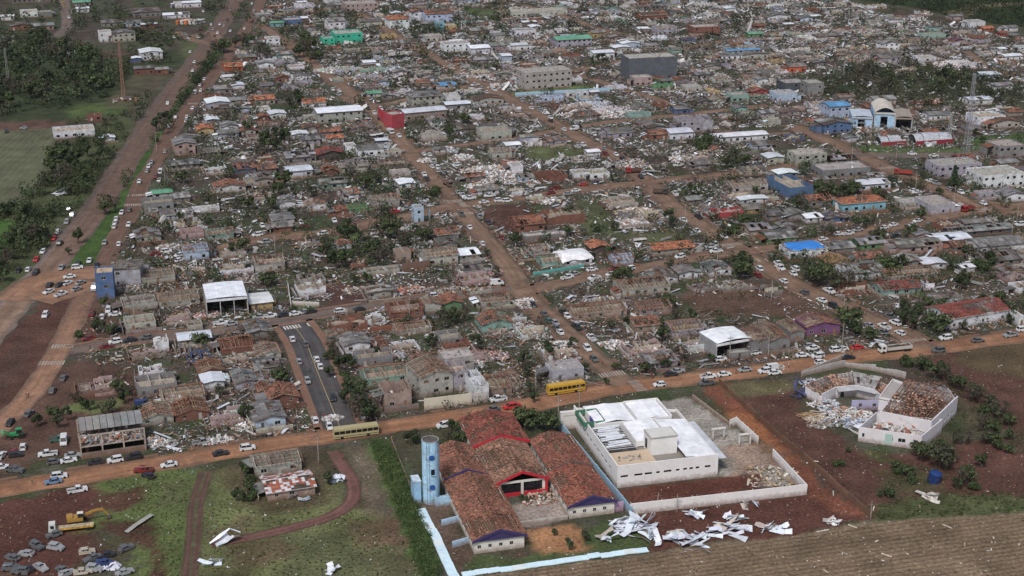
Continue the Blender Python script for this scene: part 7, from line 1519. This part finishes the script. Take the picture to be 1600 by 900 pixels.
# ---------------------------------------------------------------- ploughed field and stripes
def field(name,poly,ang,sp,c1,c2,z,amp,grid=.5,wavy=0):
    w=[np.array(G(*p)) for p in poly]; c,s=math.cos(ang),math.sin(ang); A=np.array(w); u=A[:,0]*c+A[:,1]*s; v=-A[:,0]*s+A[:,1]*c
    us=np.arange(u.min()-2,u.max()+2,2.5); vs=np.arange(v.min()-2,v.max()+2,grid); U,Vv=np.meshgrid(us,vs,indexing='ij'); ph=(Vv+wavy*fbm(U,Vv,40,31)*8)/sp*2*math.pi
    Z=z+amp*(.5+.5*np.sin(ph))+(fbm(U,Vv,3,9)-.5)*.05
    X=U*c-Vv*s;Y=U*s+Vv*c; cen=lambda M:(M[:-1,:-1]+M[1:,1:])/2
    V=np.stack([X,Y,Z],-1); Q=np.stack([V[:-1,:-1],V[1:,:-1],V[1:,1:],V[:-1,1:]],2)
    xc,yc=cen(X),cen(Y); k=inpoly(xc+(fbm(xc,yc,4,5)-.5)*3,yc+(fbm(xc,yc,4,6)-.5)*3,w); t=np.clip(.5+.5*np.sin(cen(ph))*.8+(fbm(xc,yc,8,3)-.5)*1.2,0,1)[...,None]; up=xc*c+yc*s; vp=-xc*s+yc*c; big=(.55+.5*fbm(xc,yc,22,8)+.4*fbm(up*.08,vp,4,12))[...,None]
    col=(np.array(c1)*t+np.array(c2)*(1-t))*big; m=MB(); m.quads(Q[k],col[k]); struct(m.build(name,M_GROUND))
field('ploughed_field',P(560,1150,722,906,1010,869,1100,853,1240,841,1366,818,1480,811,1900,790,1900,1150),R(15),1.7,(.185,.136,.090),(.125,.090,.060),.03,.12,.34)
field('pasture_field',P(-60,207,92,200,72,240,60,298,28,316,-60,328),R(92),3.2,(.115,.118,.074),(.09,.095,.058),.03,.02,.8,.9)
m=MB(); n=260; w=[G(*p) for p in P(850,880,1300,830,1620,800,1620,900,750,905)]; A=np.array(w); x=rng.uniform(A[:,0].min(),A[:,0].max(),n*3);y=rng.uniform(A[:,1].min(),A[:,1].max(),n*3);k=inpoly(x,y,w);x,y=x[k][:n],y[k][:n]
rboxes(m,np.stack([x,y,np.full(len(x),.15)],1),np.stack([rng.uniform(.15,.7,len(x)),rng.uniform(.08,.3,len(x)),rng.uniform(.05,.15,len(x))],1),debris_cols(len(x),cols=[(.5,.48,.45),(.35,.3,.25),(.06,.045,.035),(.08,.05,.04),(.05,.04,.03)])); stuff(m.build('field_litter',M_DEB),'small scraps of debris strewn over the ploughed field')
# ---------------------------------------------------------------- heaps and scattered debris
HC={'w':[(.58,.58,.58),(.50,.50,.50),(.40,.38,.36),(.62,.63,.66),(.28,.24,.21),(.3,.17,.11)],'g':[(.36,.35,.34),(.28,.27,.26),(.2,.19,.18),(.48,.47,.46),(.24,.15,.1)],'c':[(.46,.40,.32),(.38,.32,.25),(.55,.52,.47),(.27,.2,.15)],
'p':[(.50,.34,.34),(.58,.5,.49),(.35,.13,.14),(.52,.5,.5),(.3,.2,.15)],'n':[(.5,.5,.49),(.26,.42,.36),(.4,.39,.37),(.58,.58,.58),(.28,.2,.15)],'b':[(.5,.52,.56),(.2,.28,.42),(.4,.42,.46),(.6,.6,.62),(.3,.25,.2)],'r':[(.34,.12,.08),(.25,.1,.07),(.4,.3,.25),(.45,.42,.4)],'k':[(.2,.15,.12),(.12,.1,.09),(.3,.25,.2),(.4,.38,.36)]}
HN={'w':'white','g':'grey','c':'beige','p':'pink and white','n':'white and green','b':'blue-white','r':'brick red','k':'dark'}
for (px,py,rx_,ry_,hm,k) in HEAPS:
    x,y=G(px,py); s=SC(py); w=2*rx_/s*.9; d=2*ry_/s/ (s*s*0+.33+.0003*py) *.9; d=min(d,w*1.6); n=int(min(1400,max(160,w*d*1.5))); m=MB()
    rubble(m,w,d,n,.1,hm,1.0 if py>400 else 1.3,cols=HC[k],mound=True); r=empty('rubble_heap',x,y,GA)
    m.build('pieces',M_DEB,r); r['kind']='stuff'; reg(r,f"heap of {HN[k]} rubble from a collapsed building",'rubble heap',px,py)
N=185000
tx=np.array([p[0] for p in TOWN]);ty=np.array([p[1] for p in TOWN])
x=rng.uniform(tx.min()-10,tx.max()+10,N*5); y=ty.min()-10+(ty.max()-ty.min()+20)*rng.random(N*5)**1.35
dn=fbm(x,y,26,77); dn2=fbm(x,y,7,78)
pxs,pys=PX(x,y)
dens=2.6*np.clip((dn-.28)*2.8,.12,1)*np.clip((dn2-.25)*2.6,.15,1)
dens*=np.where(pys<210,.85,1)*np.where((pxs<560)&(pys<360),.42,1)*np.where((pxs<330)&(pys>360),.6,1)*np.where((pxs>1150)&(pys>215)&(pys<450),.42,1)*np.where((pxs>1040)&(pys>400)&(pys<500),.6,1)
k=inpoly(x,y,TOWN)&(rng.random(len(x))<dens)&~(occ_at(x,y,ROADM)&(rng.random(len(x))>.012))&~occ_at(x,y,BLD)&~(occ_at(x,y,OPEN)&(rng.random(len(x))>.25))
x,y,pys=x[k][:N],y[k][:N],pys[k][:N]; n=len(x); print('debris',n)
far=np.clip((420-pys)/420,0,1)
big=(.5+.55*far)*np.exp(rng.normal(0,.45,n)); bs=rng.random(n)<.035; big=np.where(bs,big*2.2,big); S=np.stack([big*rng.uniform(.5,2.0,n),big*rng.uniform(.12,.8,n),big*rng.uniform(.05,.22,n)],1)
cc=debris_far(n); wz=fbm(x,y,20,301); lum=cc.mean(1); dk=(lum>.3)&(rng.random(n)<np.clip((.56-wz)*6,0,.93)); cc[dk]=cc[dk]*np.array((.27,.22,.19))/.62; nn_=rng.random(n)<np.clip((pys-260)/400,0,.6); cc[nn_]=debris_cols(nn_.sum()); lum=cc.mean(1); dk=(lum>.4)&(rng.random(n)<np.clip((.52-wz)*6,0,.85)); cc[dk]*=np.array((.55,.42,.34)); cc[bs]=np.array([(.55,.55,.56),(.42,.41,.40),(.30,.29,.28)])[rng.integers(0,3,bs.sum())]; g=fbm(x,y,18,90)[:,None]; cc=cc*np.clip(.25+1.15*g,.3,1.4)
zz=.05+S[:,2]*.5+rng.random(n)**3*.7
Pp=np.stack([x,y,zz],1)
# one object per quarter of town
mx=np.median(x); my=np.median(y)
for nm,kk,lab in (('debris',(x<mx)&(y<my),'debris strewn over the nearer left blocks'),('debris',(x>=mx)&(y<my),'debris strewn over the nearer right blocks'),('debris',(x<mx)&(y>=my),'debris strewn over the far left blocks'),('debris',(x>=mx)&(y>=my),'debris strewn over the far right blocks')):
    m=MB(); bx=rng.random(kk.sum())<.24; rboxes(m,Pp[kk][bx],S[kk][bx],cc[kk][bx],tilt=.35); rplates(m,Pp[kk][~bx],S[kk][~bx]*np.array((1,.8,1.4)),cc[kk][~bx]); stuff(m.build(nm,M_DEB),lab)
k2=rng.choice(n,2600,replace=False); m=MB(); L2=rng.uniform(2.5,6,2600); wid=np.where(rng.random(2600)<.25,rng.uniform(.6,1.2,2600),rng.uniform(.12,.22,2600))
c2=np.array([(.24,.15,.10),(.15,.09,.065),(.34,.25,.18),(.50,.52,.55),(.30,.30,.30)])[rng.choice(5,2600,p=(.3,.25,.15,.17,.13))]; c2[wid>.5]=np.array((.50,.53,.58))*rng.uniform(.5,1.1,(wid>.5).sum())[:,None]
rboxes(m,Pp[k2]+np.array((0,0,.25)),np.stack([L2,wid,np.where(wid>.5,.05,.12)],1),c2,tilt=.16); stuff(m.build('roof_timbers',M_DEB),'long broken roof timbers and torn sheets strewn over the town blocks')
# sparse litter outside town
n=6500; w=[G(*p) for p in P(0,760,400,700,960,600,1200,575,1620,530,1620,800,1100,860,700,900,0,900)]; A=np.array(w); x=rng.uniform(A[:,0].min(),A[:,0].max(),n);y=rng.uniform(A[:,1].min(),A[:,1].max(),n);k=inpoly(x,y,w)&~occ_at(x,y,OCC)&(fbm(x,y,14,66)>.45);x,y=x[k],y[k];n=len(x)
S=np.stack([rng.uniform(.12,.6,n),rng.uniform(.08,.3,n),rng.uniform(.03,.12,n)],1); m=MB(); rboxes(m,np.stack([x,y,np.full(n,.08)],1),S,debris_cols(n)); stuff(m.build('debris',M_DEB),'small litter scattered over the open lots below the orange road')
# ---------------------------------------------------------------- thin moist air
bpy.ops.mesh.primitive_cube_add(size=1); hz=bpy.context.object; hz.name='haze'; hz.scale=(2600,2600,H+8); hz.location=(0,700,(H+6)/2-1.5); hz['kind']='stuff'; hz['label']='thin moist air over the town'
hm_=bpy.data.materials.new('haze'); hm_.use_nodes=True; hn=hm_.node_tree; hn.nodes.remove(hn.nodes['Principled BSDF']); pv=hn.nodes.new('ShaderNodeVolumePrincipled'); pv.inputs['Density'].default_value=HAZE; pv.inputs['Color'].default_value=(.86,.90,.96,1); pv.inputs['Anisotropy'].default_value=.2
hn.links.new(pv.outputs[0],hn.nodes['Material Output'].inputs['Volume']); hz.data.materials.append(hm_)
# ---------------------------------------------------------------- labels: say where each look-alike stands
LM=[('the yellow school bus',885,604),('the cream bus',555,670),('the round blue tower',672,740),('the tiled school',780,770),('the long white building',1040,720),('the white-roofed hangar',350,470),('the white tarpaulin roof',912,404),('the blue tarpaulin roof',1265,388),('the burnt blue warehouse',1240,290),
('the pale blue gabled hangar',1380,190),('the slate grey box building',1018,110),('the emerald green building',545,62),('the crimson shopfront',620,190),('the cream four-storey shell',855,115),('the tall grey lattice mast',1509,225),('the crosswalk on the asphalt street',460,511),('the tipper truck',1395,537),('the purple house',1285,515),
('the lilac two-storey house',200,430),('the concrete three-bay building',175,700),('the ruined polygonal clinic',1400,640),('the clean orange-roofed house',1050,393),('the green median lawn',150,370),('the yellow excavator',125,812),('the turquoise hipped-roof house',1350,325),('the garage with the low white roof',1140,540),
('the rust-red lattice mast',193,140),('the pasture field',40,250),('the woodland at right',1440,140),('the row of parked coaches',300,38),('the big grey-roofed hall at top left',230,20),('the cream hall with white roof',530,180),('the light blue wall by the playing field',880,148),('the red-tiled long house',1530,500),
('the bright green house',708,480),('the mint green long house',755,515),('the twisted metal heap',1040,250),('the beige collapsed house',985,320),('the white collapsed block',770,270),('the white church-like house',1392,72),('the orange-red house',1245,110),('the pink roadside block',605,10),('the big white town house',240,88),('the far forest',1500,15),('the grey hall beside the wide junction',1500,270),('the board fence',1250,715),('the rust-roofed small house',455,770),('the crushed barrel vaults',1430,215)]
def where(px,py,k=0):
    d=sorted(((math.hypot(px-a,(py-b)*1.6),n,a,b) for n,a,b in LM))[k]
    dx,dy=px-d[2],py-d[3]
    if abs(dx)>abs(dy)*1.3: r='left of' if dx<0 else 'right of'
    else: r='behind' if dy<0 else 'in front of'
    q='just ' if d[0]<45 else 'far ' if d[0]>150 else ''
    return q+r+' '+d[1],d[0]
ORD=['nearest','second nearest','third nearest','fourth nearest','fifth nearest','sixth nearest','seventh nearest','eighth nearest','ninth nearest','tenth nearest']
from collections import defaultdict
D_=defaultdict(list)
for t in THINGS:
    if t[4]: t[0]['label']=t[1]; continue
    w,d=where(t[2],t[3]); D_[(t[1],w)].append((d,t))
for (b,w),L_ in D_.items():
    L_.sort(key=lambda v:v[0])
    for i,(d,t) in enumerate(L_):
        lab=f"{b}, {w}" if len(L_)==1 else f"{b}, {ORD[i] if i<10 else 'one of the farther'} such one {w}"
        if len(lab.split())>16: lab=lab.replace(' walled house',' house').replace(' such one','').replace(', storm-thinned','')
        ws=lab.split(); t[0]['label']=' '.join(ws[:16])
seen=defaultdict(int)
for t in THINGS: seen[t[0]['label']]+=1
print('duplicate labels',sum(1 for v in seen.values() if v>1),'things',len(THINGS))
GR={'house':'houses of the storm-hit town','car':'cars parked and queuing along the streets','tree':'trees of the town and woods','bush':'bushes in gardens and lots','pole':'utility poles along the streets','person':'people out on the streets','plank':'planks strewn on the ground','pickup truck':'cars parked and queuing along the streets','van':'cars parked and queuing along the streets','warehouse':'warehouses of the town','sheet pile':'crumpled metal sheets','rubble heap':'rubble heaps of collapsed houses','gate':'gate frames in the paved yard','truck':'trucks on the streets','bus':'buses','apartment building':'houses of the storm-hit town'}
for t in THINGS:
    c=t[0]['category']
    if c in GR: t[0]['group']=GR[c] if 'wrecked' not in t[0].name else 'wrecked cars dumped on the red earth'
from collections import Counter
print(Counter(t[0]['category'] for t in THINGS)); print(Counter(t[0].name.split('.')[0] for t in THINGS).most_common(30))
print('objects',len(bpy.data.objects),'tris',sum(len(o.data.polygons)*2 for o in bpy.data.objects if o.type=='MESH' and o.data.users==1))
